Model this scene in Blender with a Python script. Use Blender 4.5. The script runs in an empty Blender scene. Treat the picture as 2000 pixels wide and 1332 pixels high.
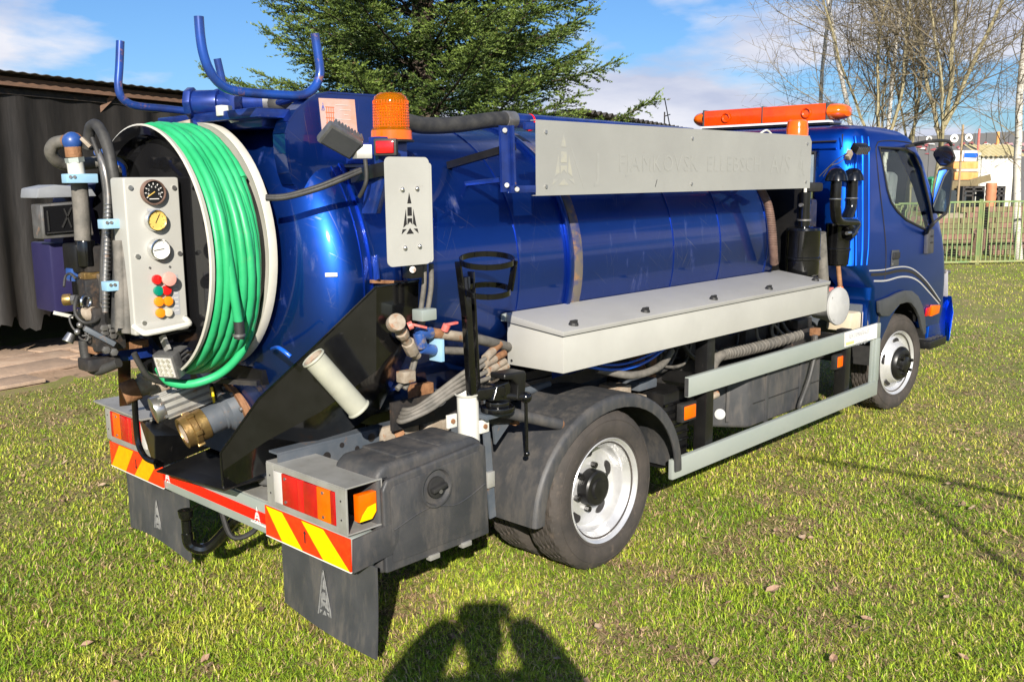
import bpy, bmesh, math, random
import numpy as np
from mathutils import Vector, Matrix
random.seed(7)
RS = np.random.RandomState(11)
SC = bpy.context.scene
COL = SC.collection
PI = math.pi

# ------------------------------------------------------------------ camera
cam_data = bpy.data.cameras.new('camera')
cam = bpy.data.objects.new('camera', cam_data)
COL.objects.link(cam)
cam_data.sensor_width = 36.0
cam_data.lens = 33.005
cam_data.clip_start = 0.02
cam_data.clip_end = 600.0
CAM = Vector((-3.33197, -3.53497, 1.79233))
_yaw, _pit, _rol = 0.757702, -0.169008, -0.010573
_f = Vector((math.cos(_pit) * math.cos(_yaw), math.cos(_pit) * math.sin(_yaw), math.sin(_pit)))
_r0 = Vector((math.sin(_yaw), -math.cos(_yaw), 0.0))
_u0 = _r0.cross(_f)
_r = math.cos(_rol) * _r0 + math.sin(_rol) * _u0
_u = -math.sin(_rol) * _r0 + math.cos(_rol) * _u0
cam.matrix_world = Matrix(((_r.x, _u.x, -_f.x, CAM.x), (_r.y, _u.y, -_f.y, CAM.y), (_r.z, _u.z, -_f.z, CAM.z), (0, 0, 0, 1)))
SC.camera = cam

# ------------------------------------------------------------------ sky, sun, exposure
SUN_EL = math.radians(25.5)
SUN_AZ = math.atan2(-0.712, -0.702)            # direction towards the sun, from +X
world = bpy.data.worlds.new('World')
SC.world = world
world.use_nodes = True
wn, wl = world.node_tree.nodes, world.node_tree.links
wn.clear()
w_out = wn.new('ShaderNodeOutputWorld')
w_bg = wn.new('ShaderNodeBackground')
w_sky = wn.new('ShaderNodeTexSky')
w_sky.sky_type = 'NISHITA'
w_sky.sun_disc = False
w_sky.sun_elevation = SUN_EL
w_sky.sun_rotation = PI / 2 - SUN_AZ
w_sky.air_density = 1.0
w_sky.dust_density = 0.6
w_sky.ozone_density = 3.0
w_tc = wn.new('ShaderNodeTexCoord')
w_sep = wn.new('ShaderNodeSeparateXYZ')
w_add = wn.new('ShaderNodeMath'); w_add.operation = 'ADD'; w_add.inputs[1].default_value = 0.22
w_mx = wn.new('ShaderNodeMath'); w_mx.operation = 'MAXIMUM'; w_mx.inputs[1].default_value = 0.05
w_dx = wn.new('ShaderNodeMath'); w_dx.operation = 'DIVIDE'
w_dy = wn.new('ShaderNodeMath'); w_dy.operation = 'DIVIDE'
w_cmb = wn.new('ShaderNodeCombineXYZ')
w_n = wn.new('ShaderNodeTexNoise')
w_n.inputs['Scale'].default_value = 1.0
w_n.inputs['Detail'].default_value = 7.0
w_n.inputs['Roughness'].default_value = 0.52
w_n.inputs['Distortion'].default_value = 0.15
w_ramp = wn.new('ShaderNodeValToRGB')
w_ramp.color_ramp.elements[0].position = 0.485
w_ramp.color_ramp.elements[1].position = 0.57
w_mix = wn.new('ShaderNodeMixRGB')
w_hs = wn.new('ShaderNodeHueSaturation')
w_hs.inputs['Saturation'].default_value = 1.0
w_hs.inputs['Value'].default_value = 0.95
w_mix.inputs[2].default_value = (5.3, 5.6, 6.6, 1)
w_bg.inputs['Strength'].default_value = 0.066
w_tint = wn.new('ShaderNodeMixRGB'); w_tint.blend_type = 'MULTIPLY'; w_tint.inputs[0].default_value = 1.0; w_tint.inputs[2].default_value = (0.50, 0.72, 0.98, 1)
w_bank = wn.new('ShaderNodeMapRange'); w_bank.inputs[1].default_value = 0.02; w_bank.inputs[2].default_value = 0.19; w_bank.inputs[3].default_value = 0.13; w_bank.inputs[4].default_value = -0.035
w_sum = wn.new('ShaderNodeMath'); w_sum.operation = 'ADD'
w_off = wn.new('ShaderNodeVectorMath'); w_off.operation = 'ADD'; w_off.inputs[1].default_value = (0.86, 1.26, 0.0)
w_n2 = wn.new('ShaderNodeTexNoise'); w_n2.inputs['Scale'].default_value = 1.9; w_n2.inputs['Detail'].default_value = 6.0
w_cc = wn.new('ShaderNodeMixRGB'); w_cc.inputs[1].default_value = (4.0, 4.4, 5.7, 1); w_cc.inputs[2].default_value = (6.3, 6.4, 7.0, 1)
w_cr = wn.new('ShaderNodeMapRange'); w_cr.inputs[1].default_value = 0.36; w_cr.inputs[2].default_value = 0.62
wl.new(w_off.outputs[0], w_n2.inputs['Vector']); wl.new(w_n2.outputs[0], w_cr.inputs[0]); wl.new(w_cr.outputs[0], w_cc.inputs[0]); wl.new(w_cc.outputs[0], w_mix.inputs[2])
wl.new(w_tc.outputs['Generated'], w_sep.inputs[0])
wl.new(w_sep.outputs[2], w_add.inputs[0]); wl.new(w_add.outputs[0], w_mx.inputs[0])
wl.new(w_sep.outputs[0], w_dx.inputs[0]); wl.new(w_mx.outputs[0], w_dx.inputs[1])
wl.new(w_sep.outputs[1], w_dy.inputs[0]); wl.new(w_mx.outputs[0], w_dy.inputs[1])
wl.new(w_dx.outputs[0], w_cmb.inputs[0]); wl.new(w_dy.outputs[0], w_cmb.inputs[1])
wl.new(w_cmb.outputs[0], w_off.inputs[0]); wl.new(w_off.outputs[0], w_n.inputs['Vector'])
wl.new(w_sep.outputs[2], w_bank.inputs[0]); wl.new(w_bank.outputs[0], w_sum.inputs[1]); wl.new(w_n.outputs[0], w_sum.inputs[0]); wl.new(w_sum.outputs[0], w_ramp.inputs[0]); wl.new(w_ramp.outputs[0], w_mix.inputs[0])
wl.new(w_sky.outputs[0], w_hs.inputs['Color']); wl.new(w_hs.outputs[0], w_tint.inputs[1]); wl.new(w_tint.outputs[0], w_mix.inputs[1])
wl.new(w_mix.outputs[0], w_bg.inputs['Color']); wl.new(w_bg.outputs[0], w_out.inputs['Surface'])

sun_data = bpy.data.lights.new('sun', 'SUN')
sun_data.energy = 4.8
sun_data.angle = math.radians(0.53)
sun_data.color = (1.0, 0.93, 0.82)
sun = bpy.data.objects.new('sun', sun_data)
COL.objects.link(sun)
_sd = Vector((math.cos(SUN_AZ) * math.cos(SUN_EL), math.sin(SUN_AZ) * math.cos(SUN_EL), math.sin(SUN_EL)))
sun.rotation_euler = _sd.to_track_quat('Z', 'Y').to_euler()
sun.location = _sd * 30

SC.view_settings.view_transform = 'Standard'
SC.view_settings.look = 'None'
SC.view_settings.gamma = 1.0
SC.view_settings.use_curve_mapping = False
SC.view_settings.exposure = 1.06
SC.cycles.max_bounces = 8
SC.cycles.transparent_max_bounces = 12

# ------------------------------------------------------------------ helpers: objects
def tag(o, label=None, cat=None, group=None, kind=None):
    if label: o['label'] = label
    if cat: o['category'] = cat
    if group: o['group'] = group
    if kind: o['kind'] = kind
    return o

def empty(name, loc=(0, 0, 0), rz=0.0):
    o = bpy.data.objects.new(name, None)
    o.empty_display_size = 0.2
    COL.objects.link(o)
    o.location = loc
    o.rotation_euler = (0, 0, rz)
    return o

def V(p): return Vector(p)

def frame(d):
    d = V(d).normalized()
    a = Vector((0, 0, 1)) if abs(d.z) < 0.92 else Vector((1, 0, 0))
    s = d.cross(a).normalized()
    return d, s, s.cross(d).normalized()

def smooth_path(pts, n=6):
    P_ = [V(p) for p in pts]
    if len(P_) < 3: return P_
    out = []
    for i in range(len(P_) - 1):
        p0 = P_[max(i - 1, 0)]; p1 = P_[i]; p2 = P_[i + 1]; p3 = P_[min(i + 2, len(P_) - 1)]
        for k in range(n):
            t = k / n
            out.append(0.5 * ((2 * p1) + (p2 - p0) * t + (2 * p0 - 5 * p1 + 4 * p2 - p3) * t * t + (3 * p1 - p0 - 3 * p2 + p3) * t ** 3))
    out.append(P_[-1])
    return out

class M:
    """collects shapes, builds ONE mesh object"""
    def __init__(s): s.v = []; s.f = []
    def add(s, vs, fs):
        b = len(s.v)
        s.v += [tuple(v) for v in vs]
        s.f += [tuple(b + i for i in f) for f in fs]
        return s
    def box(s, x0, x1, y0, y1, z0, z1):
        return s.add([(x0, y0, z0), (x1, y0, z0), (x1, y1, z0), (x0, y1, z0), (x0, y0, z1), (x1, y0, z1), (x1, y1, z1), (x0, y1, z1)],
                     [(0, 3, 2, 1), (4, 5, 6, 7), (0, 1, 5, 4), (1, 2, 6, 5), (2, 3, 7, 6), (3, 0, 4, 7)])
    def cbox(s, c, sx, sy, sz, ax=None, ay=None, az=None):
        c = V(c)
        ax = V(ax).normalized() if ax is not None else Vector((1, 0, 0))
        ay = V(ay).normalized() if ay is not None else Vector((0, 1, 0))
        az = V(az).normalized() if az is not None else ax.cross(ay).normalized()
        vs = []
        for k in (-.5, .5):
            for (i, j) in ((-.5, -.5), (.5, -.5), (.5, .5), (-.5, .5)):
                vs.append(c + ax * sx * i + ay * sy * j + az * sz * k)
        return s.add(vs, [(0, 3, 2, 1), (4, 5, 6, 7), (0, 1, 5, 4), (1, 2, 6, 5), (2, 3, 7, 6), (3, 0, 4, 7)])
    def bar(s, p0, p1, w, h, up=None):
        p0, p1 = V(p0), V(p1)
        d, a, b = frame(p1 - p0)
        if up is not None:
            a = d.cross(V(up)).normalized(); b = a.cross(d).normalized()
        return s.cbox((p0 + p1) / 2, (p1 - p0).length, w, h, d, a, b)
    def cyl(s, p0, p1, r0, r1=None, n=20, cap=True):
        p0, p1 = V(p0), V(p1)
        r1 = r0 if r1 is None else r1
        d, a, b = frame(p1 - p0)
        vs = []
        for p, r in ((p0, r0), (p1, r1)):
            for k in range(n):
                t = 2 * PI * k / n
                vs.append(p + a * (r * math.cos(t)) + b * (r * math.sin(t)))
        fs = [(k, (k + 1) % n, n + (k + 1) % n, n + k) for k in range(n)]
        if cap: fs += [tuple(range(n - 1, -1, -1)), tuple(range(n, 2 * n))]
        return s.add(vs, fs)
    def tube(s, pts, r, n=8, smooth=0, cap=True, closed=False):
        P_ = smooth_path(pts, smooth) if smooth else [V(p) for p in pts]
        m = len(P_)
        rr = r if isinstance(r, (list, tuple)) else [r] * m
        if len(rr) != m: rr = [rr[0] + (rr[-1] - rr[0]) * i / (m - 1) for i in range(m)]
        T = []
        for i in range(m):
            if closed: t = P_[(i + 1) % m] - P_[i - 1]
            else: t = P_[min(i + 1, m - 1)] - P_[max(i - 1, 0)]
            T.append(t.normalized())
        d, a, b = frame(T[0])
        vs = []
        for i in range(m):
            a = (a - T[i] * a.dot(T[i])).normalized()
            b = T[i].cross(a)
            for k in range(n):
                t = 2 * PI * k / n
                vs.append(P_[i] + a * (rr[i] * math.cos(t)) + b * (rr[i] * math.sin(t)))
        fs = []
        for i in range(m if closed else m - 1):
            j = (i + 1) % m
            for k in range(n):
                fs.append((i * n + k, i * n + (k + 1) % n, j * n + (k + 1) % n, j * n + k))
        if cap and not closed: fs += [tuple(range(n - 1, -1, -1)), tuple(range((m - 1) * n, m * n))]
        return s.add(vs, fs)
    def lathe(s, prof, o=(0, 0, 0), axis=(0, 0, 1), n=32, closed=False, arc=None, cap=False):
        """prof = [(h along axis, radius)]"""
        o = V(o); d, a, b = frame(axis)
        vs = []; m = len(prof)
        full = arc is None
        cnt = n if full else n + 1
        for h, r in prof:
            for k in range(cnt):
                t = 2 * PI * k / n if full else arc[0] + (arc[1] - arc[0]) * k / n
                vs.append(o + d * h + a * (r * math.cos(t)) + b * (r * math.sin(t)))
        fs = []
        for i in range(m if closed else m - 1):
            j = (i + 1) % m
            for k in range(n):
                k2 = (k + 1) % cnt
                fs.append((i * cnt + k, i * cnt + k2, j * cnt + k2, j * cnt + k))
        if cap and full:
            fs += [tuple(range(n - 1, -1, -1)), tuple(range((m - 1) * n, m * n))]
        return s.add(vs, fs)
    def prism(s, poly, ext):
        """poly = 3-D outline, ext = extrusion vector"""
        e = V(ext); n = len(poly)
        vs = [V(p) for p in poly] + [V(p) + e for p in poly]
        fs = [tuple(range(n)), tuple(range(2 * n - 1, n - 1, -1))]
        fs += [(k, n + k, n + (k + 1) % n, (k + 1) % n) for k in range(n)]
        return s.add(vs, fs)
    def sphere(s, c, r, n=14, m=9, sq=(1, 1, 1)):
        c = V(c); vs = [c + Vector((0, 0, -r * sq[2]))]
        for i in range(1, m):
            ph = -PI / 2 + PI * i / m
            for k in range(n):
                t = 2 * PI * k / n
                vs.append(c + Vector((r * sq[0] * math.cos(ph) * math.cos(t), r * sq[1] * math.cos(ph) * math.sin(t), r * sq[2] * math.sin(ph))))
        vs.append(c + Vector((0, 0, r * sq[2])))
        fs = [(0, 1 + (k + 1) % n, 1 + k) for k in range(n)]
        for i in range(m - 2):
            for k in range(n):
                fs.append((1 + i * n + k, 1 + i * n + (k + 1) % n, 1 + (i + 1) * n + (k + 1) % n, 1 + (i + 1) * n + k))
        L = len(vs) - 1; b = 1 + (m - 2) * n
        fs += [(L, b + k, b + (k + 1) % n) for k in range(n)]
        return s.add(vs, fs)
    def torus(s, c, axis, R, r, n=32, m=8):
        c = V(c); d, a, b = frame(axis); vs = []
        for i in range(n):
            t = 2 * PI * i / n; q = a * math.cos(t) + b * math.sin(t)
            for k in range(m):
                u = 2 * PI * k / m
                vs.append(c + q * (R + r * math.cos(u)) + d * (r * math.sin(u)))
        fs = [(i * m + k, ((i + 1) % n) * m + k, ((i + 1) % n) * m + (k + 1) % m, i * m + (k + 1) % m) for i in range(n) for k in range(m)]
        return s.add(vs, fs)
    def loft(s, rings, cap=True):
        n = len(rings[0]); vs = [p for r in rings for p in r]; fs = []
        for i in range(len(rings) - 1):
            for k in range(n):
                fs.append((i * n + k, i * n + (k + 1) % n, (i + 1) * n + (k + 1) % n, (i + 1) * n + k))
        if cap: fs += [tuple(range(n - 1, -1, -1)), tuple(range((len(rings) - 1) * n, len(rings) * n))]
        return s.add(vs, fs)
    def mesh(s, name, mat, smooth=35, bevel=0.0, seg=2):
        me = bpy.data.meshes.new(name)
        me.from_pydata(s.v, [], s.f)
        bm = bmesh.new(); bm.from_mesh(me)
        bmesh.ops.recalc_face_normals(bm, faces=bm.faces)
        if bevel > 0:
            ed = [e for e in bm.edges if len(e.link_faces) == 2 and e.calc_face_angle(0) > 0.5]
            bmesh.ops.bevel(bm, geom=ed, offset=bevel, segments=seg, profile=0.6, affect='EDGES', clamp_overlap=True)
        bm.to_mesh(me); bm.free()
        if mat is not None: me.materials.append(mat)
        if smooth:
            me.shade_smooth()
            me.set_sharp_from_angle(angle=math.radians(smooth))
        return me
    def build(s, name, mat, parent=None, smooth=35, bevel=0.0, seg=2, label=None, loc=None):
        o = bpy.data.objects.new(name, s.mesh(name, mat, smooth, bevel, seg))
        COL.objects.link(o)
        if parent is not None: o.parent = parent
        if loc is not None: o.location = loc
        if label: o['label'] = label
        return o

def copy_to(o, parent, loc=None, rot=None):
    c = o.copy(); COL.objects.link(c); c.parent = parent
    if loc is not None: c.location = loc
    if rot is not None: c.rotation_euler = rot
    return c

def text_obj(name, body, size, mat, parent, origin, xdir, ydir, depth=0.0008, align='LEFT', xscale=1.0):
    cu = bpy.data.curves.new(name, 'FONT')
    cu.body = body; cu.size = size; cu.extrude = depth; cu.align_x = align; cu.resolution_u = 2
    t = bpy.data.objects.new(name, cu); COL.objects.link(t)
    dg = bpy.context.evaluated_depsgraph_get()
    me = bpy.data.meshes.new_from_object(t.evaluated_get(dg))
    bpy.data.objects.remove(t); bpy.data.curves.remove(cu)
    me.name = name
    me.materials.clear(); me.materials.append(mat)
    x = V(xdir).normalized(); y = V(ydir).normalized(); z = x.cross(y)
    mt = Matrix(((x.x * xscale, y.x, z.x, origin[0]), (x.y * xscale, y.y, z.y, origin[1]), (x.z * xscale, y.z, z.z, origin[2]), (0, 0, 0, 1)))
    me.transform(mt)
    o = bpy.data.objects.new(name, me); COL.objects.link(o); o.parent = parent
    return o

# ------------------------------------------------------------------ helpers: materials
ALB = 0.83          # overall albedo level that goes with the exposure above
def mat(name, c1, c2=None, rough=0.5, metal=0.0, scale=8.0, lo=0.35, hi=0.65, bump=0.0, bscale=60.0, coat=0.0,
        trans=0.0, ior=1.45, spec=0.5, rvar=0.0, c3=None, c3scale=3.0, c3lo=0.6, c3hi=0.7, stretch=None, det=5.0, emit=None, sheen=0.0, c3stretch=None, scratch=None):
    if metal < 0.9: c1, c2, c3, scratch = [tuple(ALB * q for q in c) if c else c for c in (c1, c2, c3, scratch)]
    m = bpy.data.materials.new(name); m.use_nodes = True
    N, L = m.node_tree.nodes, m.node_tree.links
    b = N['Principled BSDF']
    b.inputs['Roughness'].default_value = rough
    b.inputs['Metallic'].default_value = metal
    b.inputs['IOR'].default_value = ior
    b.inputs['Specular IOR Level'].default_value = spec
    b.inputs['Coat Weight'].default_value = coat
    b.inputs['Coat Roughness'].default_value = 0.06
    b.inputs['Transmission Weight'].default_value = trans
    if sheen: b.inputs['Sheen Weight'].default_value = sheen
    b.inputs['Base Color'].default_value = (*c1, 1)
    tc = N.new('ShaderNodeTexCoord')
    vec = tc.outputs['Object']
    def mapped(st):
        mp = N.new('ShaderNodeMapping'); mp.inputs['Scale'].default_value = st
        L.new(tc.outputs['Object'], mp.inputs['Vector']); return mp.outputs['Vector']
    v1 = mapped(stretch) if stretch else vec
    col = None
    if c2 is not None:
        n = N.new('ShaderNodeTexNoise'); n.inputs['Scale'].default_value = scale; n.inputs['Detail'].default_value = det
        n.inputs['Roughness'].default_value = 0.6
        L.new(v1, n.inputs['Vector'])
        r = N.new('ShaderNodeMapRange'); r.inputs[1].default_value = lo; r.inputs[2].default_value = hi
        L.new(n.outputs[0], r.inputs[0])
        mx = N.new('ShaderNodeMixRGB'); mx.inputs[1].default_value = (*c1, 1); mx.inputs[2].default_value = (*c2, 1)
        L.new(r.outputs[0], mx.inputs[0]); col = mx.outputs[0]
        if rvar:
            rr = N.new('ShaderNodeMapRange'); rr.inputs[3].default_value = rough; rr.inputs[4].default_value = min(1, rough + rvar)
            L.new(r.outputs[0], rr.inputs[0]); L.new(rr.outputs[0], b.inputs['Roughness'])
    if c3 is not None:
        n3 = N.new('ShaderNodeTexNoise'); n3.inputs['Scale'].default_value = c3scale; n3.inputs['Detail'].default_value = 8.0
        n3.inputs['Roughness'].default_value = 0.68
        L.new(mapped(c3stretch) if c3stretch else vec, n3.inputs['Vector'])
        r3 = N.new('ShaderNodeMapRange'); r3.inputs[1].default_value = c3lo; r3.inputs[2].default_value = c3hi
        L.new(n3.outputs[0], r3.inputs[0])
        m3 = N.new('ShaderNodeMixRGB'); m3.inputs[2].default_value = (*c3, 1)
        if col is not None: L.new(col, m3.inputs[1])
        else: m3.inputs[1].default_value = (*c1, 1)
        L.new(r3.outputs[0], m3.inputs[0]); col = m3.outputs[0]
        if metal > 0.2:
            mr = N.new('ShaderNodeMapRange'); mr.inputs[3].default_value = metal; mr.inputs[4].default_value = 0.0
            L.new(r3.outputs[0], mr.inputs[0]); L.new(mr.outputs[0], b.inputs['Metallic'])
        rq = N.new('ShaderNodeMapRange'); rq.inputs[3].default_value = rough; rq.inputs[4].default_value = max(rough, 0.7)
        L.new(r3.outputs[0], rq.inputs[0])
        if not rvar: L.new(rq.outputs[0], b.inputs['Roughness'])
    if scratch:
        for (ang, sc, lo_, st) in ((.6, 5.0, .655, 22), (-1.0, 6.0, .66, 26), (1.4, 4.5, .655, 26)):
            mp = N.new('ShaderNodeMapping'); mp.vector_type = 'TEXTURE'; mp.inputs['Rotation'].default_value = (0, ang, 0); mp.inputs['Scale'].default_value = (1.6, .5, 1.0 / st)
            L.new(tc.outputs['Object'], mp.inputs['Vector'])
            ns = N.new('ShaderNodeTexNoise'); ns.inputs['Scale'].default_value = sc; ns.inputs['Detail'].default_value = 3.0
            L.new(mp.outputs['Vector'], ns.inputs['Vector'])
            nm = N.new('ShaderNodeTexNoise'); nm.inputs['Scale'].default_value = 2.3; nm.inputs['Detail'].default_value = 3.0
            L.new(tc.outputs['Object'], nm.inputs['Vector'])
            ra = N.new('ShaderNodeMapRange'); ra.inputs[1].default_value = lo_; ra.inputs[2].default_value = lo_ + .05
            rb = N.new('ShaderNodeMapRange'); rb.inputs[1].default_value = .46; rb.inputs[2].default_value = .66; rb.inputs[4].default_value = .75
            L.new(ns.outputs[0], ra.inputs[0]); L.new(nm.outputs[0], rb.inputs[0])
            mu = N.new('ShaderNodeMath'); mu.operation = 'MULTIPLY'; L.new(ra.outputs[0], mu.inputs[0]); L.new(rb.outputs[0], mu.inputs[1])
            mk = N.new('ShaderNodeMixRGB'); mk.inputs[2].default_value = (*scratch, 1)
            if col is not None: L.new(col, mk.inputs[1])
            else: mk.inputs[1].default_value = (*c1, 1)
            L.new(mu.outputs[0], mk.inputs[0]); col = mk.outputs[0]
    if col is not None: L.new(col, b.inputs['Base Color'])
    if bump > 0:
        nb = N.new('ShaderNodeTexNoise'); nb.inputs['Scale'].default_value = bscale; nb.inputs['Detail'].default_value = 4.0
        L.new(v1, nb.inputs['Vector'])
        bp = N.new('ShaderNodeBump'); bp.inputs['Strength'].default_value = bump; bp.inputs['Distance'].default_value = 0.01
        L.new(nb.outputs[0], bp.inputs['Height']); L.new(bp.outputs[0], b.inputs['Normal'])
    if emit:
        b.inputs['Emission Color'].default_value = (*emit[0], 1); b.inputs['Emission Strength'].default_value = emit[1]
    return m


# a point on a plane of the place (axis = value) sighted from where the photograph was taken
def P3(u, v, ax, val):
    d = _f + _r * ((u - 1000) / 1833.58) + _u * ((666 - v) / 1833.58)
    i = 'xyz'.index(ax)
    return tuple(CAM + d * ((val - CAM[i]) / d[i]))
def P3d(u, v, dist):
    return tuple(CAM + (_f + _r * ((u - 1000) / 1833.58) + _u * ((666 - v) / 1833.58)) * dist)

K = {}
K['blue'] = mat('blue_metallic_paint', (0.006, 0.046, 0.27), (0.008, 0.052, 0.30), rough=0.43, metal=0.97, scale=5, coat=0.8, c3=(0.11, 0.095, 0.09), c3scale=8, c3lo=0.60, c3hi=0.80, c3stretch=(1.4, 1, .4), bump=0.010, bscale=7, scratch=(0.19, 0.20, 0.27))
K['cabblue'] = mat('cab_blue_paint', (0.004, 0.072, 0.44), (0.005, 0.078, 0.48), rough=0.42, metal=1.0, scale=4, coat=0.4, c3=(0.10, 0.09, 0.09), c3scale=7, c3lo=0.72, c3hi=0.9)
K['flatblue'] = mat('blue_bracket_paint', (0.012, 0.04, 0.24), (0.008, 0.025, 0.15), rough=0.38, metal=0.35, scale=14, coat=0.4, c3=(0.14, 0.075, 0.04), c3scale=24, c3lo=0.66, c3hi=0.73)
K['rackblue'] = mat('worn_blue_rack_paint', (0.014, 0.075, 0.38), (0.02, 0.04, 0.16), rough=0.34, metal=0.3, scale=10, coat=0.5, c3=(0.22, 0.09, 0.035), c3scale=16, c3lo=0.58, c3hi=0.66)
K['black'] = mat('black_gloss_metal', (0.003, 0.003, 0.0035), (0.006, 0.006, 0.0065), rough=0.16, scale=12, coat=0.4, c3=(0.06, 0.055, 0.05), c3scale=22, c3lo=0.68, c3hi=0.82)
K['blacksatin'] = mat('black_satin_metal', (0.006, 0.006, 0.0065), (0.011, 0.0105, 0.010), rough=0.38, scale=12, c3=(0.035, 0.03, 0.027), c3scale=20, c3lo=0.62, c3hi=0.78)
K['mirror'] = mat('shiny_black_disc', (0.008, 0.008, 0.009), rough=0.07, spec=0.55)
K['dark'] = mat('dark_greasy_metal', (0.014, 0.014, 0.016), (0.04, 0.034, 0.03), rough=0.55, scale=14, bump=0.2, bscale=50, c3=(0.10, 0.06, 0.035), c3scale=13, c3lo=0.58, c3hi=0.72)
K['plastic'] = mat('weathered_black_plastic', (0.034, 0.036, 0.040), (0.055, 0.055, 0.057), rough=0.52, scale=6, bump=0.10, bscale=220, c3=(0.12, 0.105, 0.09), c3scale=16, c3lo=0.46, c3hi=0.86, c3stretch=(1, 1, 0.3))
K['plastictop'] = K['plastic']
K['rubber'] = mat('rubber', (0.013, 0.013, 0.013), (0.024, 0.023, 0.022), rough=0.62, scale=20, bump=0.08, bscale=120)
K['hose'] = mat('black_rubber_hose', (0.022, 0.022, 0.023), (0.05, 0.048, 0.044), rough=0.58, scale=18, bump=0.1, bscale=150)
K['dusthose'] = mat('dusty_hose', (0.09, 0.085, 0.075), (0.17, 0.155, 0.135), rough=0.7, scale=18, bump=0.15, bscale=90)
K['tyre'] = mat('tyre_rubber', (0.034, 0.030, 0.027), (0.060, 0.050, 0.043), rough=0.78, scale=7, bump=0.18, bscale=70, c3=(0.13, 0.10, 0.075), c3scale=16, c3lo=0.58, c3hi=0.8)
K['rim'] = mat('silver_painted_rim', (0.74, 0.74, 0.74), (0.62, 0.62, 0.62), rough=0.25, metal=0.55, scale=10, c3=(0.25, 0.22, 0.2), c3scale=12, c3lo=0.68, c3hi=0.85)
K['grey'] = mat('light_grey_painted_steel', (0.45, 0.445, 0.41), (0.38, 0.375, 0.345), rough=0.42, scale=3.5, lo=0.3, hi=0.75, bump=0.02, bscale=20, c3=(0.22, 0.19, 0.15), c3scale=14, c3lo=0.67, c3hi=0.82)
K['panel'] = mat('faded_grey_panel', (0.315, 0.315, 0.292), (0.265, 0.265, 0.247), rough=0.5, scale=2.2, lo=0.3, hi=0.72, c3=(0.24, 0.21, 0.17), c3scale=17, c3lo=0.68, c3hi=0.80)
K['ghost'] = mat('ghost_lettering', (0.285, 0.287, 0.268), (0.312, 0.312, 0.289), rough=0.55, scale=16, lo=0.38, hi=0.62)
K['ghostlight'] = mat('ghost_sticker_patch', (0.36, 0.35, 0.29), (0.315, 0.315, 0.292), rough=0.55, scale=26, lo=0.4, hi=0.6)
K['white'] = mat('white_paint', (0.66, 0.65, 0.60), (0.56, 0.55, 0.49), rough=0.42, scale=5, c3=(0.35, 0.30, 0.22), c3scale=12, c3lo=0.66, c3hi=0.8)
K['flangewhite'] = mat('cream_reel_flange', (0.55, 0.53, 0.47), (0.45, 0.43, 0.37), rough=0.5, scale=5, c3=(0.2, 0.17, 0.13), c3scale=7, c3lo=0.62, c3hi=0.8)
K['galv'] = mat('galvanised_rail', (0.36, 0.41, 0.385), (0.44, 0.475, 0.44), rough=0.36, metal=0.35, scale=2.5, stretch=(0.4, 1, 1), c3=(0.5, 0.5, 0.47), c3scale=40, c3lo=0.66, c3hi=0.75)
K['alu'] = mat('aluminium', (0.50, 0.49, 0.46), (0.38, 0.37, 0.34), rough=0.42, metal=0.5, scale=9, c3=(0.24, 0.19, 0.15), c3scale=18, c3lo=0.62, c3hi=0.75)
K['steel'] = mat('bright_steel', (0.55, 0.54, 0.52), (0.4, 0.39, 0.38), rough=0.28, metal=0.9, scale=20)
K['zinc'] = mat('dull_zinc', (0.30, 0.30, 0.30), (0.2, 0.19, 0.18), rough=0.4, metal=0.7, scale=20, c3=(0.2, 0.10, 0.05), c3scale=18, c3lo=0.58, c3hi=0.7)
K['rust'] = mat('rusty_steel', (0.17, 0.075, 0.032), (0.30, 0.15, 0.07), rough=0.8, scale=22, bump=0.35, bscale=70)
K['dirtmetal'] = mat('dirty_fitting', (0.24, 0.19, 0.14), (0.34, 0.29, 0.23), rough=0.7, scale=30, bump=0.2, bscale=80, c3=(0.28, 0.12, 0.05), c3scale=24, c3lo=0.56, c3hi=0.68)
K['brass'] = mat('worn_brass', (0.42, 0.28, 0.10), (0.30, 0.18, 0.07), rough=0.36, metal=0.8, scale=24, bump=0.15, bscale=60, c3=(0.12, 0.07, 0.04), c3scale=20, c3lo=0.58, c3hi=0.72)
K['hoseG'] = mat('green_hose', (0.018, 0.34, 0.12), (0.035, 0.42, 0.17), rough=0.42, scale=6, bump=0.05, bscale=60, c3=(0.16, 0.25, 0.13), c3scale=14, c3lo=0.6, c3hi=0.82)
K['chassis'] = mat('chassis_blue_grey', (0.065, 0.08, 0.10), (0.10, 0.11, 0.125), rough=0.5, scale=12, c3=(0.2, 0.12, 0.07), c3scale=22, c3lo=0.6, c3hi=0.72)
K['purple'] = mat('dark_violet_blue_tank', (0.020, 0.018, 0.075), (0.030, 0.025, 0.09), rough=0.45, metal=0.2, scale=4)
K['ltblue'] = mat('pale_blue_clamp', (0.25, 0.45, 0.62), (0.34, 0.52, 0.66), rough=0.5, scale=12)
K['valveblue'] = mat('blue_valve', (0.016, 0.06, 0.24), (0.03, 0.09, 0.30), rough=0.4, scale=14, coat=0.3, c3=(0.2, 0.15, 0.1), c3scale=20, c3lo=0.56, c3hi=0.68)
K['redh'] = mat('red_handle', (0.60, 0.10, 0.085), (0.6, 0.2, 0.17), rough=0.5, scale=25)
K['amber'] = mat('amber_lens', (1.0, 0.36, 0.0), (1.0, 0.30, 0.0), rough=0.04, scale=6, coat=0.1, trans=0.8, ior=1.2)
K['amberhard'] = mat('amber_plastic', (0.92, 0.15, 0.001), (0.82, 0.10, 0.001), rough=0.16, scale=6, coat=0.4)
K['barlens'] = mat('light_bar_lens', (0.74, 0.045, 0.001), (0.82, 0.075, 0.001), rough=0.14, scale=5, coat=0.4)
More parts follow.
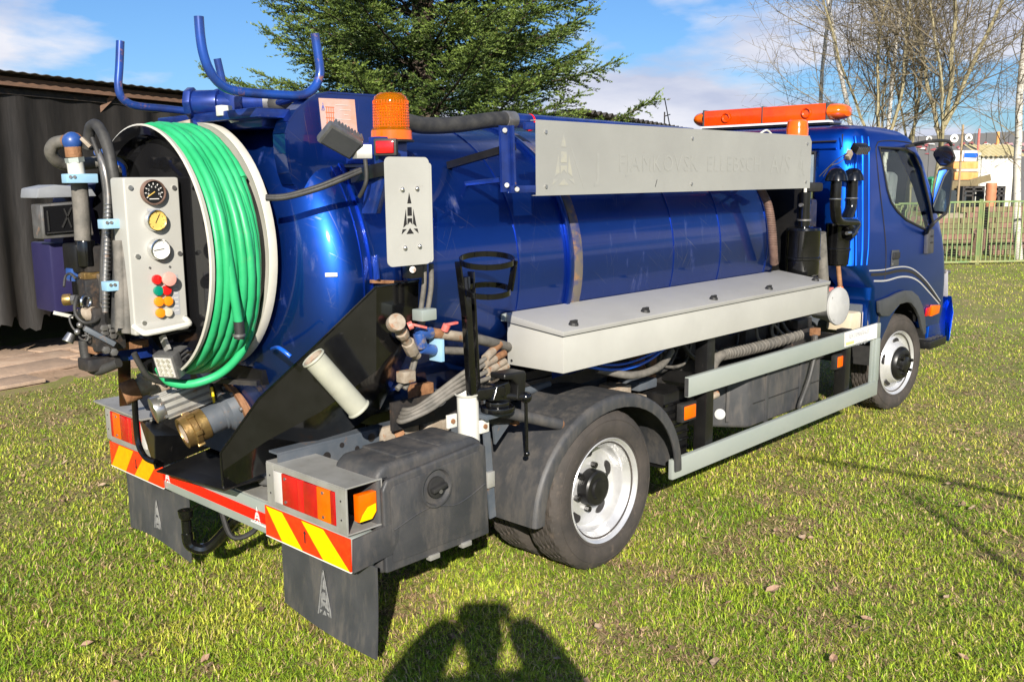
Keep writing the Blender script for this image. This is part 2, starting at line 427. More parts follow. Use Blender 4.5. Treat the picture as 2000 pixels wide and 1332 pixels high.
K['tubegrey'] = mat('grey_green_tube', (0.40, 0.40, 0.32), (0.33, 0.33, 0.27), rough=0.5, scale=8, c3=(0.24, 0.2, 0.15), c3scale=14, c3lo=0.6, c3hi=0.75)
K['bandrust'] = mat('dirty_tank_band', (0.02, 0.035, 0.16), (0.13, 0.11, 0.09), rough=0.5, scale=9, lo=0.42, hi=0.6, c3=(0.26, 0.14, 0.06), c3scale=13, c3lo=0.55, c3hi=0.66)
K['redlens'] = mat('red_lens', (0.42, 0.004, 0.008), (0.6, 0.01, 0.01), rough=0.14, scale=12, coat=0.7, trans=0.15)
K['clear'] = mat('clear_lens', (0.75, 0.72, 0.68), rough=0.12, coat=0.5, trans=0.3)
K['pink'] = mat('faded_pink_button', (0.78, 0.36, 0.30), (0.7, 0.3, 0.25), rough=0.45, scale=30)
K['red'] = mat('red_button', (0.65, 0.012, 0.012), rough=0.3, coat=0.3)
K['green'] = mat('green_button', (0.0, 0.22, 0.14), rough=0.3, coat=0.3)
K['orange'] = mat('orange_button', (0.90, 0.26, 0.01), rough=0.3, coat=0.3)
K['chevred'] = mat('chevron_red', (0.88, 0.045, 0.006), (0.82, 0.03, 0.004), rough=0.3, scale=40, coat=0.3)
K['chevyel'] = mat('chevron_yellow', (0.92, 0.68, 0.0), (0.86, 0.56, 0.0), rough=0.3, scale=40, coat=0.3)
K['chevyel_oblique'] = mat('chevron_yellow_oblique', (0.92, 0.42, 0.0), (0.86, 0.34, 0.0), rough=0.3, scale=40, coat=0.3)  # chevron yellow painted orange to mimic its reflected tone at an angle
K['redtape'] = mat('red_tape', (0.85, 0.008, 0.004), (0.75, 0.006, 0.004), rough=0.25, scale=8, coat=0.3)
K['whiteprint'] = mat('white_print', (0.72, 0.70, 0.66), rough=0.5)
K['darkprint'] = mat('dark_print', (0.02, 0.018, 0.018), rough=0.5)
K['greyprint'] = mat('grey_print', (0.33, 0.34, 0.36), rough=0.6)
K['greyemb'] = mat('scuffed_emboss', (0.16, 0.16, 0.16), (0.28, 0.28, 0.27), rough=0.6, scale=40)
K['flap'] = mat('mud_flap_rubber', (0.040, 0.042, 0.046), (0.062, 0.063, 0.066), rough=0.55, scale=5, bump=0.05, bscale=40, c3=(0.13, 0.115, 0.095), c3scale=18, c3lo=0.50, c3hi=0.84, c3stretch=(1, 1, .25))
K['glass'] = mat('window_glass', (0.90, 0.96, 0.93), rough=0.0, trans=1.0, ior=1.12, spec=0.6)
K['mirrorglass'] = mat('mirror_glass', (0.50, 0.56, 0.60), rough=0.04, metal=1.0)
K['chrome'] = mat('chrome', (0.75, 0.75, 0.75), rough=0.1, metal=1.0)
K['seat'] = mat('grey_seat_fabric', (0.52, 0.52, 0.50), (0.44, 0.45, 0.44), rough=0.85, scale=12)
K['cream'] = mat('cream_plastic', (0.62, 0.55, 0.40), (0.52, 0.44, 0.32), rough=0.5, scale=6)
K['gauge'] = mat('gauge_face_white', (0.74, 0.73, 0.68), rough=0.4)
K['gaugeY'] = mat('gauge_face_yellow', (0.72, 0.50, 0.13), (0.62, 0.42, 0.1), rough=0.4, scale=20)
K['gaugeK'] = mat('gauge_face_black', (0.012, 0.012, 0.012), rough=0.4)
K['bluehose'] = mat('blue_air_line', (0.005, 0.10, 0.62), rough=0.35, coat=0.3)
K['brownhose'] = mat('brown_ribbed_hose', (0.10, 0.06, 0.045), (0.2, 0.12, 0.09), rough=0.55, scale=14)
K['silverstripe'] = mat('silver_stripe', (0.55, 0.55, 0.57), rough=0.35, metal=0.4)
K['darkgrey'] = mat('dark_grey_flare', (0.045, 0.048, 0.052), (0.06, 0.062, 0.065), rough=0.55, scale=8, bump=0.05, bscale=200)
K['led'] = mat('led_reflector', (0.72, 0.70, 0.60), (0.35, 0.33, 0.27), rough=0.2, metal=0.3, scale=60)
K['finalu'] = mat('grey_finned_aluminium', (0.20, 0.20, 0.20), (0.13, 0.13, 0.13), rough=0.4, metal=0.5, scale=30)

K['housing'] = mat('grey_housing', (0.42, 0.42, 0.41), (0.34, 0.34, 0.33), rough=0.5, scale=8, c3=(0.2, 0.18, 0.15), c3scale=12, c3lo=0.62, c3hi=0.78)
K['lid'] = mat('shaded_dusty_lid', (0.36, 0.355, 0.335), (0.30, 0.295, 0.28), rough=0.5, scale=2.5, lo=.3, hi=.75, c3=(0.42, 0.41, 0.39), c3scale=20, c3lo=0.62, c3hi=0.75)  # dusty grey, darkened to paint in the weaker light on the top face
K['hood'] = mat('grey_hood_paint', (0.27, 0.285, 0.31), (0.22, 0.23, 0.25), rough=0.45, scale=6)
# ================================================================== THE TRUCK
truck = empty('vacuum_truck')
tag(truck, 'metallic blue vacuum tanker truck with green hose reel at its back, parked on the lawn', 'truck')
T = truck
TZ, TR = 1.39, 0.68                                   # tank axis height and radius

def dup(o, loc=None, rot=None, parent=None):
    return copy_to(o, parent or o.parent, loc, rot)

# ---------------- tank
prof = []
for i in range(0, 15):
    t = PI / 2 * i / 14
    prof.append((-1.13 - 0.245 * math.cos(t) ** 0.8, TR * math.sin(t) ** 0.72))
prof = [(h, max(r, 0.001)) for h, r in prof]
prof += [(-1.128, TR), (-0.5, TR), (0.3, TR), (1.2, TR), (2.06, TR)]
for i in range(1, 12):
    t = PI / 2 * i / 11
    prof.append((2.06 + 0.22 * math.sin(t) ** 0.8, max(0.001, TR * math.cos(t) ** 0.72)))
tank = M().lathe(prof, (0, 0, TZ), (1, 0, 0), n=96).build('tank', K['blue'], T, smooth=50)
def ring(x, w, h, name, m):
    return M().lathe([(x - w / 2, TR - .004), (x - w / 2, TR + h), (x + w / 2, TR + h), (x + w / 2, TR - .004)], (0, 0, TZ), (1, 0, 0), n=96, closed=True).build(name, m, tank, smooth=50, bevel=min(h, w) * 0.3)
for x in (-1.127, -0.26, 0.97, 1.45, 2.0): ring(x, .009, .004, 'weld_seam', K['blue'])
ring(-1.085, .022, .012, 'ring_band', K['blue'])
ring(0.085, .026, .022, 'ring_band', K['blue'])
ring(0.155, .06, .004, 'ring_band', K['bandrust'])
ring(-0.93, .02, .008, 'ring_band', K['flatblue'])
# tank saddles
for x in (-0.9, 0.15, 1.5):
    M().prism([(x, -.52, .93), (x, -.36, .83), (x, .36, .83), (x, .52, .93), (x, .5, .99), (x, -.5, .99)], (.06, 0, 0)).build('saddle', K['flatblue'], T, bevel=.004)
# little marks on the head
M().cbox((-1.251, -0.640, 1.453), .045, .003, .014, (.72, -.69, 0), (.69, .72, 0)).build('reflective_mark', K['whiteprint'], tank)

# ---------------- chassis
for s in (-1, 1):
    y = .51 * s
    m = M()
    m.box(-1.44, 2.6, y - .004, y + .004, .60, .772)
    m.box(-1.44, 2.6, y - (.06 if s > 0 else 0), y + (0 if s > 0 else .06), .772, .780)
    m.box(-1.44, 2.6, y - (.06 if s > 0 else 0), y + (0 if s > 0 else .06), .592, .60)
    rail = m.build('chassis_rail', K['chassis'], T, smooth=0)
for x in (-1.28, -.55, .6, 1.6, 2.6, 3.4):
    M().box(x, x + .07, -.506, .506, .61, .76).build('cross_member', K['chassis'], T)
# rail holes, near the back, visible side
for k in range(9):
    M().cyl((-1.22 + k * .075, -.5165, .735 + (.014 if k % 2 else -.016)), (-1.22 + k * .075, -.5138, .735 + (.014 if k % 2 else -.016)), .011 if k % 3 else .018, n=12).build('rail_hole', K['darkprint'], T, smooth=0)
m = M().cyl((0, -.75, .376), (0, .75, .376), .055).sphere((0, 0, .376), .17)
m.build('rear_axle', K['dark'], T)
M().cyl((3.914, -.7, .376), (3.914, .7, .376), .04).build('front_axle', K['dark'], T)
M().cyl((.2, 0, .5), (2.6, 0, .62), .04).build('drive_shaft', K['dark'], T)
M().box(2.55, 4.3, -.3, .3, .45, 1.0).build('engine', K['dark'], T, bevel=.04)
M().box(1.75, 2.5, -.22, .25, .55, .95).build('gearbox', K['dark'], T, bevel=.05)
for s in (-1, 1):
    m = M()
    for k in range(4):
        m.bar((-.6 + .06 * k, .45 * s, .60 - .014 * k), (.6 - .06 * k, .45 * s, .60 - .014 * k), .07, .012)
    m.build('leaf_spring', K['dark'], T)
M().box(-.5, 2.3, -.62, .62, .84, .86).build('floor_plate', K['dark'], T)
M().box(-1.3, -.9, -.34, .34, .845, .855).build('floor_plate', K['black'], T)

# ---------------- wheels (local: outer face at y = 0, inwards +y)
def tyre_mesh():
    prof = [(.028, .222, 0), (.014, .246, 0), (.004, .27, 0), (-.003, .305, 0), (.002, .335, 0), (.013, .358, 0), (.024, .3700, 1), (.032, .3755, 2)]
    for a in (.055, .085, .120, .150):
        prof += [(a - .005, .3765, 2), (a - .004, .367, 0), (a + .004, .367, 0), (a + .005, .3765, 2)]
    prof += [(.173, .3755, 2), (.181, .37, 1), (.192, .358, 0), (.203, .335, 0), (.208, .305, 0), (.201, .27, 0), (.191, .246, 0), (.177, .222, 0)]
    n = 150; vs = []; fs = []
    for i, (h, r, f) in enumerate(prof):
        for k in range(n):
            t = 2 * PI * k / n
            rr = r
            if f == 2 and (k + i) % 5 == 0: rr -= .008
            if f == 1 and k % 5 == 0: rr -= .006
            vs.append((rr * math.cos(t), h, rr * math.sin(t)))
    L = len(prof)
    for i in range(L - 1):
        for k in range(n):
            fs.append((i * n + k, i * n + (k + 1) % n, (i + 1) * n + (k + 1) % n, (i + 1) * n + k))
    m = M().add(vs, fs)
    for rr, hh in ((.335, .0015), (.262, .006)):
        m.torus((0, hh, 0), (0, 1, 0), rr, .0022, n=72, m=5)
    return m.mesh('tyre', K['tyre'], smooth=30)
TYRE = tyre_mesh()
Y = (0, 1, 0)
RIM_R = M().lathe([(.030, .226), (.010, .250), (.006, .247), (.012, .238), (.022, .230), (.040, .226), (.060, .206), (.075, .202), (.105, .198), (.118, .188), (.122, .165), (.112, .13), (.110, .10), (.115, .02)], (0, 0, 0), Y, n=64).mesh('rim', K['rim'], smooth=35)
RIM_F = M().lathe([(.030, .226), (.010, .250), (.006, .247), (.012, .238), (.024, .230), (.040, .220), (.050, .200), (.046, .188), (.030, .172), (.0, .152), (-.012, .140), (-.014, .115)], (0, 0, 0), Y, n=64).mesh('rim', K['rim'], smooth=35)
HUB_R = M().lathe([(.115, .088), (.06, .085), (.052, .078), (.05, .05), (.04, .046), (.036, .0)], (0, 0, 0), Y, n=28).mesh('hub', K['blacksatin'], smooth=35)
HUB_F = M().lathe([(-.010, .132), (-.026, .130), (-.046, .112), (-.052, .085), (-.050, .06), (-.066, .055), (-.072, .045), (-.074, .0)], (0, 0, 0), Y, n=32).mesh('hub', K['blacksatin'], smooth=35)
def ob(name, me, parent, loc=(0, 0, 0), rot=(0, 0, 0)):
    o = bpy.data.objects.new(name, me); COL.objects.link(o); o.parent = parent; o.location = loc; o.rotation_euler = rot
    return o
NUT = M().cyl((0, 0, 0), (0, -.028, 0), .014, n=6).mesh('wheel_nut', K['blacksatin'], smooth=20)
HOLE = M().lathe([(0, .0), (.001, .026), (.006, .028)], (0, 0, 0), (0, 1, 0), n=16).mesh('vent_hole', K['darkprint'], smooth=0)
def wheel(name, x, y, kind, flip=False, steer=0.0):
    w = ob(name, TYRE, T, (x, y, .369), (0, 0, (PI if flip else 0) + steer))
    w['label'] = 'brown-dusted tyre'
    ob('rim', RIM_R if kind == 'R' else RIM_F, w)
    ob('hub', HUB_R if kind == 'R' else HUB_F, w)
    for k in range(6):
        t = 2 * PI * k / 6 + .3
        if kind == 'R': ob('wheel_nut', NUT, w, (.105 * math.cos(t), .112, .105 * math.sin(t)))
        else: ob('wheel_nut', NUT, w, (.075 * math.cos(t), -.05, .075 * math.sin(t)))
    for k in range(5):
        t = 2 * PI * k / 5 + .35
        if kind == 'R':
            h = ob('vent_hole', HOLE, w, (.158 * math.cos(t), .1145, .158 * math.sin(t)), (0, -t, 0))
        else:
            h = ob('vent_hole', HOLE, w, (.168 * math.cos(t), .021, .168 * math.sin(t)), (0, -t, 0))
            h.rotation_euler = Matrix(((math.cos(t), -.76 * math.cos(t), math.sin(t)), (-.65, -.65, 0), (math.sin(t), -.76 * math.sin(t), -math.cos(t)))).to_euler() if False else (0, -t, 0)
        h.scale = (1.0, 1.0, 1.45)
    return w
wheel('rear_wheel', 0, -.982, 'R')
ob('inner_rear_wheel', TYRE, T, (0, -.735, .369))
wheel('rear_wheel', 0, .982, 'R', True)
ob('inner_rear_wheel', TYRE, T, (0, .735, .369), (0, 0, PI))
wheel('front_wheel', 3.914, -.80, 'F', steer=-.13)
wheel('front_wheel', 3.914, .80, 'F', True, steer=-.13)

# ---------------- rear mudguards
def mudguard(s):
    y0, y1 = -.992 * s, -.50 * s
    cx = .055
    def arc(r_x, r_z, a0, a1, n=26):
        return [(cx + r_x * math.cos(a0 + (a1 - a0) * i / n), .33 + r_z * math.sin(a0 + (a1 - a0) * i / n)) for i in range(n + 1)]
    ou = arc(.565, .485, PI + .0, 0)
    inn = arc(.555, .475, PI + .0, 0)
    lipo = ou; lipi = arc(.505, .425, PI, 0)
    m = M()
    n = len(ou); vs = []
    for (x, z) in ou: vs += [(x, y0 + .02 * s, z), (x, y1, z)]
    for (x, z) in inn: vs += [(x, y0 + .02 * s, z), (x, y1, z)]
    fs = []
    for i in range(n - 1):
        fs += [(2 * i, 2 * i + 1, 2 * i + 3, 2 * i + 2), (2 * n + 2 * i, 2 * n + 2 * i + 2, 2 * n + 2 * i + 3, 2 * n + 2 * i + 1)]
        fs += [(2 * i + 1, 2 * n + 2 * i + 1, 2 * n + 2 * i + 3, 2 * i + 3)]
    m.add(vs, fs)
    # rolled outer lip
    rings = []
    for i in range(n):
        (x, z), (xi, zi) = ou[i], lipi[i]
        nx, nz = x - xi, z - zi; L = math.hypot(nx, nz); nx /= L; nz /= L
        w = .062
        rings.append([(x, y0 + .022 * s, z), (x - nx * .006, y0 + .006 * s, z - nz * .006), (x - nx * .018, y0, z - nz * .018), (x - nx * w, y0 + .003 * s, z - nz * w), (x - nx * w, y0 + .012 * s, z - nz * w), (x - nx * .02, y0 + .02 * s, z - nz * .02)])
    m.loft(rings)
    return m.build('mudguard', K['plastic'], T, smooth=45)
mudguard(1); mudguard(-1)
M().tube([(-.42, -.60, .80), (.02, -.60, .82)], .024, n=14).build('mudguard_bar', K['chassis'], T)
M().cyl((-0.618, -0.860, 0.853), (-0.280, -0.930, 0.736), .026, n=18).build('mudguard_bar', K['plastic'], T)
M().cyl((-0.318, -0.925, 0.752), (-0.271, -0.932, 0.733), .020, n=14).build('bar_end', K['rust'], T)

# ---------------- rear bumper
BX = -1.44
bm_ = M().box(BX, BX + .10, -.955, .98, .427, .556).build('bumper', K['galv'], T, bevel=.006)
BOARD_T = .006
def board(y_out, y_in, shift, m_red, m_yel, fr):
    """red board with slanting stripes: fr = (t0 top, t1 top, t0 bottom, t1 bottom)"""
    z0, z1 = .430, .553
    x = BX - .002
    b = M().box(x - BOARD_T, x, min(y_out, y_in), max(y_out, y_in), z0, z1).build('chevron_board', m_red, T, bevel=.001)
    for (a, c, d, e) in fr:
        q = lambda t: y_in + (y_out - y_in) * t
        M().prism([(x - BOARD_T - .0012, q(a), z1 - .002), (x - BOARD_T - .0012, q(c), z1 - .002), (x - BOARD_T - .0012, q(e), z0 + .002), (x - BOARD_T - .0012, q(d), z0 + .002)], (.001, 0, 0)).build('stripe', m_yel, b, smooth=0)
    M().box(x - BOARD_T - .001, x - .0002, min(y_out, y_in), max(y_out, y_in), z0 - .003, z0 + .001).build('board_edge', K['whiteprint'], b)
    return b
bR = board(-.955, -.41, 0, K['chevred'], K['chevyel'], [(.02, .22, .21, .455), (.46, .71, .70, .985)])
bL = board(.98, .44, 0, K['chevred'], K['chevyel_oblique'], [(.06, .31, .28, .53), (.52, .80, .70, .985)])
ARR = [(0, .03), (.012, .016), (.004, .016), (.004, -.03), (-.004, -.03), (-.004, .016), (-.012, .016)]
M().prism([(BX - .0105, -.68 + a * .8, .492 + b * .8) for a, b in ARR], (.0008, 0, 0)).build('arrow_mark', K['darkprint'], bR, smooth=0)
M().prism([(BX - .0105, .70 + a * .8, .492 - b * .8) for a, b in ARR], (.0008, 0, 0)).build('arrow_mark', K['darkprint'], bL, smooth=0)
M().box(BX - .004, BX - .0005, -.405, .44, .468, .512).build('reflective_tape', K['redtape'], T)
# end caps
M().prism([(BX - .006, -.958, .43), (BX + .0, -.958, .553), (BX + .20, -.972, .575), (BX + .19, -.972, .50), (BX + .16, -.972, .455)], (0, -.012, 0)).build('bumper_end', K['plastic'], T, bevel=.003)
# logo mark (derrick shape) in unit coordinates: width -.5...5, height 0..1
LOGO = [[(0, 1.0), (.11, .74), (-.11, .74)],
        [(-.11, .65), (.11, .65), (.12, .44), (-.12, .44)],
        [(-.12, .38), (.12, .38), (.13, .22), (.0, .30), (-.13, .22)],
        [(-.20, .60), (-.17, .24), (-.36, .16)],
        [(.20, .60), (.36, .16), (.17, .24)],
        [(-.40, .12), (-.19, .12), (-.46, .0)],
        [(.40, .12), (.46, .0), (.19, .12)],
        [(0, .14), (.2, .0), (-.2, .0)]]
def logo(name, org, xd, yd, w, h, m, parent, nrm, th=.0012, outline=False):
    o, xd, yd, nr = V(org), V(xd).normalized(), V(yd).normalized(), V(nrm).normalized()
    mm = M()
    for poly in LOGO:
        mm.prism([o + xd * (a * w) + yd * (b * h) for a, b in poly], nr * th)
    if outline:
        for (p, q) in (((-.62, -.06), (0, 1.25)), ((.62, -.06), (0, 1.25)), ((-.62, -.06), (.62, -.06))):
            mm.bar(o + xd * (p[0] * w) + yd * (p[1] * h) + nr * th / 2, o + xd * (q[0] * w) + yd * (q[1] * h) + nr * th / 2, w * .07, th, up=nr)
    return mm.build(name, m, parent, smooth=0)
logo('logo', (BX - .0045, -.345, .463), (0, -1, 0), (0, 0, 1), .05, .066, K['whiteprint'], T, (-1, 0, 0))
logo('logo', (BX - .0045, .40, .466), (0, -1, 0), (0, 0, 1), .05, .066, K['whiteprint'], T, (-1, 0, 0))
M().box(BX - .002, BX - .0005, -.40, -.29, .454, .460).build('print_line', K['whiteprint'], T)

# mud flaps
def flap(y0, y1, z0, z1, curl, name='mud_flap', wav=0):
    m = M(); nx, nz = 12, 10; vs = []; fs = []
    for sgn in (0, 1):
        for j in range(nz + 1):
            t = j / nz
            for i in range(nx + 1):
                u = i / nx
                y = y0 + (y1 - y0) * u
                zb = z0 + wav * math.sin(u * PI * 1.1) - .028 * u * (1 if wav == 0 else 0)
                z = z1 + (zb - z1) * t
                x = -1.375 + curl * t * t * (math.sin(u * PI) * .6 + .5 * u) + sgn * .007
                vs.append((x, y, z))
    S = (nx + 1) * (nz + 1)
    for j in range(nz):
        for i in range(nx):
            a = j * (nx + 1) + i
            fs.append((a, a + 1, a + nx + 2, a + nx + 1)); fs.append((S + a, S + a + nx + 1, S + a + nx + 2, S + a + 1))
    bd = [i for i in range(nx + 1)] + [j * (nx + 1) + nx for j in range(1, nz + 1)] + [nz * (nx + 1) + i for i in range(nx - 1, -1, -1)] + [j * (nx + 1) for j in range(nz - 1, 0, -1)]
    for k in range(len(bd)):
        a, b = bd[k], bd[(k + 1) % len(bd)]
        fs.append((a, S + a, S + b, b))
    return m.add(vs, fs).build(name, K['flap'], T, smooth=40)
fR = flap(-.40, -1.005, .12, .44, -.03)
fL = flap(.985, .36, .085, .43, -.02, wav=.03)
logo('embossed_logo', (-1.389, -.70, .165), (0, -1, 0), (0, 0, 1), .07, .145, K['greyemb'], fR, (-1, 0, 0), .003, True)
logo('embossed_logo', (-1.384, .66, .13), (0, -1, 0), (0, 0, 1), .07, .14, K['greyemb'], fL, (-1, 0, 0), .003, True)

# tow ball
m = M().cyl((-1.45, .24, .255), (-1.45, .24, .33), .022).sphere((-1.45, .24, .35), .028, sq=(1, 1, 1)).cyl((-1.45, .24, .345), (-1.45, .24, .375), .03, .034)
m.tube([(-1.45, .24, .27), (-1.44, .23, .21), (-1.38, .18, .20), (-1.30, .08, .33), (-1.25, .02, .40)], .026, n=10, smooth=5)
m.box(-1.30, -1.1, -.10, .12, .36, .50)
m.build('tow_ball', K['black'], T, bevel=.0)
M().tube([(-1.40, .02, .42), (-1.38, -.02, .30), (-1.30, -.06, .31), (-1.26, -.1, .4)], .012, smooth=5).build('tow_cable', K['rubber'], T)
M().cyl((-1.360, -0.259, 0.626), (-1.300, -0.269, 0.603), .045, n=18).build('trailer_socket', K['finalu'], T, bevel=.004)
M().box(-1.43, -1.30, -.40, -.16, .556, .562).build('bumper_step', K['alu'], T)

# ---------------- tail lights
def tail(s, name):
    y0, y1 = (-.45, -.955) if s > 0 else (.50, .98)
    a, b = min(y0, y1), max(y0, y1)
    zb, zt = .566, .742
    box = M()
    x0, x1 = -1.455, -1.27
    box.box(x0, x1, a, b, zt - .006, zt)                  # roof
    box.box(x0, x1, a, b, zb, zb + .006)
    th = .05
    yin = (b - th, b) if s > 0 else (a, a + th)
    yout = (a, a + .062) if s > 0 else (b - .05, b)
    box.box(x0 - .002, x0 + .006, yin[0], yin[1], zb + .006, zt - .006)
    box.box(x0 - .002, x0 + .006, yout[0], yout[1], zb + .006, zt - .006)
    box.box(x0 - .0015, x0 + .006, a + .05, b - .05, zt - .026, zt - .006)
    box.box(x0 - .0015, x0 + .006, a + .05, b - .05, zb + .006, zb + .022)
    box.box(x1 - .006, x1, a, b, zb + .006, zt - .006)
    e = a if s > 0 else b
    box.box(x1 - .03, x1 - .006, e, e + .005 * s, zb + .006, zt - .006)
    h = box.build(name, K['alu'], T, smooth=0, bevel=.0015)
    # lens segments white, red, orange from the inside to the outside
    L0, L1 = (b - .052, a + .066) if s > 0 else (a + .052, b - .055)
    q = lambda t: L0 + (L1 - L0) * t
    def seg(t0, t1, m, nm, dx=.0):
        ya, yb = sorted((q(t0), q(t1)))
        M().box(x0 - .004 - dx, x0 + .03, ya, yb, zb + .024, zt - .028).build(nm, m, h, bevel=.003)
    seg(0.0, .135, K['clear'], 'reversing_lens'); seg(.14, .405, K['redlens'], 'brake_lens'); seg(.408, .50, mat('bright_red_lens', (.62, .01, .012), rough=.14, coat=.6), 'reflector_strip', .0005)
    seg(.503, .72, K['redlens'], 'brake_lens'); seg(.723, .93, K['amberhard'], 'indicator_lens'); seg(.933, 1, K['redlens'], 'brake_lens')
    for t in (.2, .82):
        for z in (zb + .04, zt - .045):
            M().cyl((x0 - .007, q(t), z), (x0 - .003, q(t), z), .006, n=10).build('lens_screw', K['zinc'], h)
    for z in (.62, .69):
        for yy in ((b - .025, a + .03) if s > 0 else (a + .025, b - .025)):
            M().cyl((x0 - .0035, yy, z), (x0 - .001, yy, z), .004, n=8).build('hole', K['darkprint'], h, smooth=0)
    return h
tR = tail(1, 'tail_light_box')
M().prism([(-1.40, -.952, .60), (-1.34, -.952, .60), (-1.32, -.952, .625), (-1.32, -.952, .70), (-1.40, -.952, .70)], (0, .03, 0)).build('side_reflector', K['amberhard'], tR, bevel=.003)
M().prism([(-1.398, -.9535, .602), (-1.345, -.9535, .602), (-1.325, -.9535, .625), (-1.325, -.9535, .655), (-1.36, -.9535, .65), (-1.385, -.9535, .625)], (0, .002, 0)).build('reflector_patch', K['chevyel'], tR, smooth=0)
tL = tail(-1, 'tail_light_box')
M().prism([(-1.50, .50, .745), (-1.50, 1.0, .755), (-1.28, 1.0, .755), (-1.28, .50, .745)], (0, 0, .008)).build('light_shelf', K['alu'], tL, smooth=0)

# ---------------- plastic toolbox behind the rear wheel
m = M()
m.prism([(-1.315, -.70, .375), (-1.32, -.70, .755), (-1.28, -.70, .785), (-.83, -.70, .80), (-.78, -.70, .77), (-.765, -.70, .372)], (0, -.255, 0))
tb = m.build('plastic_toolbox', K['plastic'], T, bevel=.025, seg=3)
for x0 in (-1.20, -1.0):
    M().box(x0, x0 + .10, -.93, -.72, .787, .798).build('lid_rib', K['plastictop'], tb, bevel=.004)
lid = M().prism([(-1.305, -.955, .385), (-1.31, -.955, .70), (-1.29, -.955, .735), (-.82, -.955, .775), (-.785, -.955, .755), (-.772, -.955, .385)], (0, -.022, 0)).build('toolbox_lid', K['plastic'], tb, bevel=.01, seg=3)
M().prism([(-1.275, -.977, .42), (-1.28, -.977, .69), (-1.265, -.977, .71), (-.835, -.977, .748), (-.81, -.977, .735), (-.80, -.977, .42)], (0, -.006, 0)).build('lid_panel', K['plastic'], lid, bevel=.005)
lc = V((-1.067, -0.985, 0.659))
M().lathe([(-.012, .078), (-.012, .070), (.006, .062), (.008, .0)], lc, (0, 1, 0), n=32).build('latch_recess', K['plastic'], lid)
M().cyl(lc + V((0, -.001, 0)), lc + V((0, -.014, 0)), .042, n=24).build('latch_disc', K['rubber'], lid, bevel=.003)
M().bar(lc + V((-.036, -.022, -.006)), lc + V((.036, -.022, .008)), .024, .018).build('latch_handle', K['rubber'], lid, bevel=.004)
M().cyl(lc + V((0, -.03, -.012)), lc + V((0, -.034, -.012)), .008, n=12).build('latch_lock', K['zinc'], lid)
m = M(); pts = [(-1.27, .545), (-1.1, .585), (-.95, .56), (-.80, .605)]
m.tube([(x, -.984, z) for x, z in pts], .003, n=6, smooth=5); m.build('lid_crease', K['plastic'], lid)
for x in (-1.10, -.93):
    M().box(x, x + .05, -.985, -.96, .372, .392).build('lid_clip', K['alu'], tb, bevel=.002)
# flat-bar straps and mount beside the toolbox
M().bar((-0.760, -0.955, 0.800), (-0.732, -0.955, 0.438), .035, .008, up=(0, 1, 0)).build('strap', K['chassis'], T)
for (u0, v0) in ((0, 0),):
    M().box(-.775, -.735, -.975, -.95, .575, .64).build('strap_bracket', K['alu'], T, bevel=.002)
M().prism([(-0.566, -0.800, 0.816), (-0.413, -0.800, 0.791), (-0.550, -0.800, 0.677)], (0, .012, 0)).build('gusset', K['chassis'], T, smooth=0)
M().bar((-0.634, -0.800, 0.806), (-0.433, -0.800, 0.774), .04, .04).build('cross_tube', K['dark'], T, bevel=.003)
M().box(*(lambda p: (p[0] - .012, p[0] + .015, p[1] - .03, p[1] + .02, p[2] - .03, p[2] + .03))((-0.446, -0.800, 0.777))).build('rusty_end_plate', K['rust'], T)

# ---------------- white upright tube with flange, tilted grey tube
pc = V((-0.732, -0.820, 0.781))
pt = V((-0.731, -0.820, 0.937)); pb = V((-0.727, -0.820, 0.732))
wt = M().lathe([((pb - pt).length * 1.35, .045), (.012, .045), (.004, .054), (0, .055), (0.0, .048), (.02, .041), (.25, .04), (.25, .001)], pt, pb - pt, n=32).build('white_tube', K['white'], T)
for p in ((-0.823, -0.820, 0.838), (-0.679, -0.860, 0.795)):
    b = M().cbox(p, .05, .012, .055).build('tube_clamp', K['white'], T, bevel=.002)
    M().cyl(V(p) + V((0, -.006, 0)), V(p) + V((0, -.013, 0)), .010, n=10).build('clamp_bolt', K['rust'], b)
a0, a1 = V((-1.418, -0.740, 1.175)), V((-1.266, -0.800, 0.964))
M().lathe([(0, .040), (-.002, .045), (.005, .047), (.010, .042), ((a1 - a0).length - .01, .042), ((a1 - a0).length - .004, .047), ((a1 - a0).length, .046), ((a1 - a0).length, .002)], a0, a1 - a0, n=32).build('grey_tube', K['tubegrey'], T)
M().lathe([(.0, .040), (.015, .036), (.017, .0)], a0, a1 - a0, n=24).build('tube_bottom', K['dirtmetal'], T)

# ---------------- black drip shield beside the tank and coupling tray
SX0, SY0, SX1, SY1 = -1.56, -.265, -1.155, -.775
top_ = [(-1.549, -0.279, 0.759), (-1.447, -0.408, 0.975), (-1.297, -0.597, 1.192), (-1.139, -0.765, 1.407), (-0.921, -0.755, 1.411)]
mid_ = [(-1.548, -0.281, 0.686), (-1.434, -0.424, 0.809), (-1.298, -0.595, 0.927), (-1.146, -0.755, 1.084), (-0.915, -0.735, 1.242)]
bot_ = [(-1.547, -0.282, 0.609), (-1.390, -0.340, 0.657), (-1.198, -0.420, 0.710), (-0.933, -0.500, 0.854), (-0.893, -0.620, 1.070)]
m = M(); off_ = V((.006, .008, 0)); nb_ = len(top_); rows_ = [top_, mid_, bot_]; S_ = 3 * nb_
fr = []
for j in range(2):
    for i in range(nb_ - 1):
        a_ = j * nb_ + i
        fr += [(a_, a_ + 1, a_ + nb_ + 1, a_ + nb_), (S_ + a_, S_ + a_ + nb_, S_ + a_ + nb_ + 1, S_ + a_ + 1)]
rim_ = list(range(nb_)) + [j * nb_ + nb_ - 1 for j in (1, 2)] + [2 * nb_ + i for i in range(nb_ - 2, -1, -1)] + [nb_]
for p_, q_ in zip(rim_, rim_[1:] + rim_[:1]): fr.append((p_, S_ + p_, S_ + q_, q_))
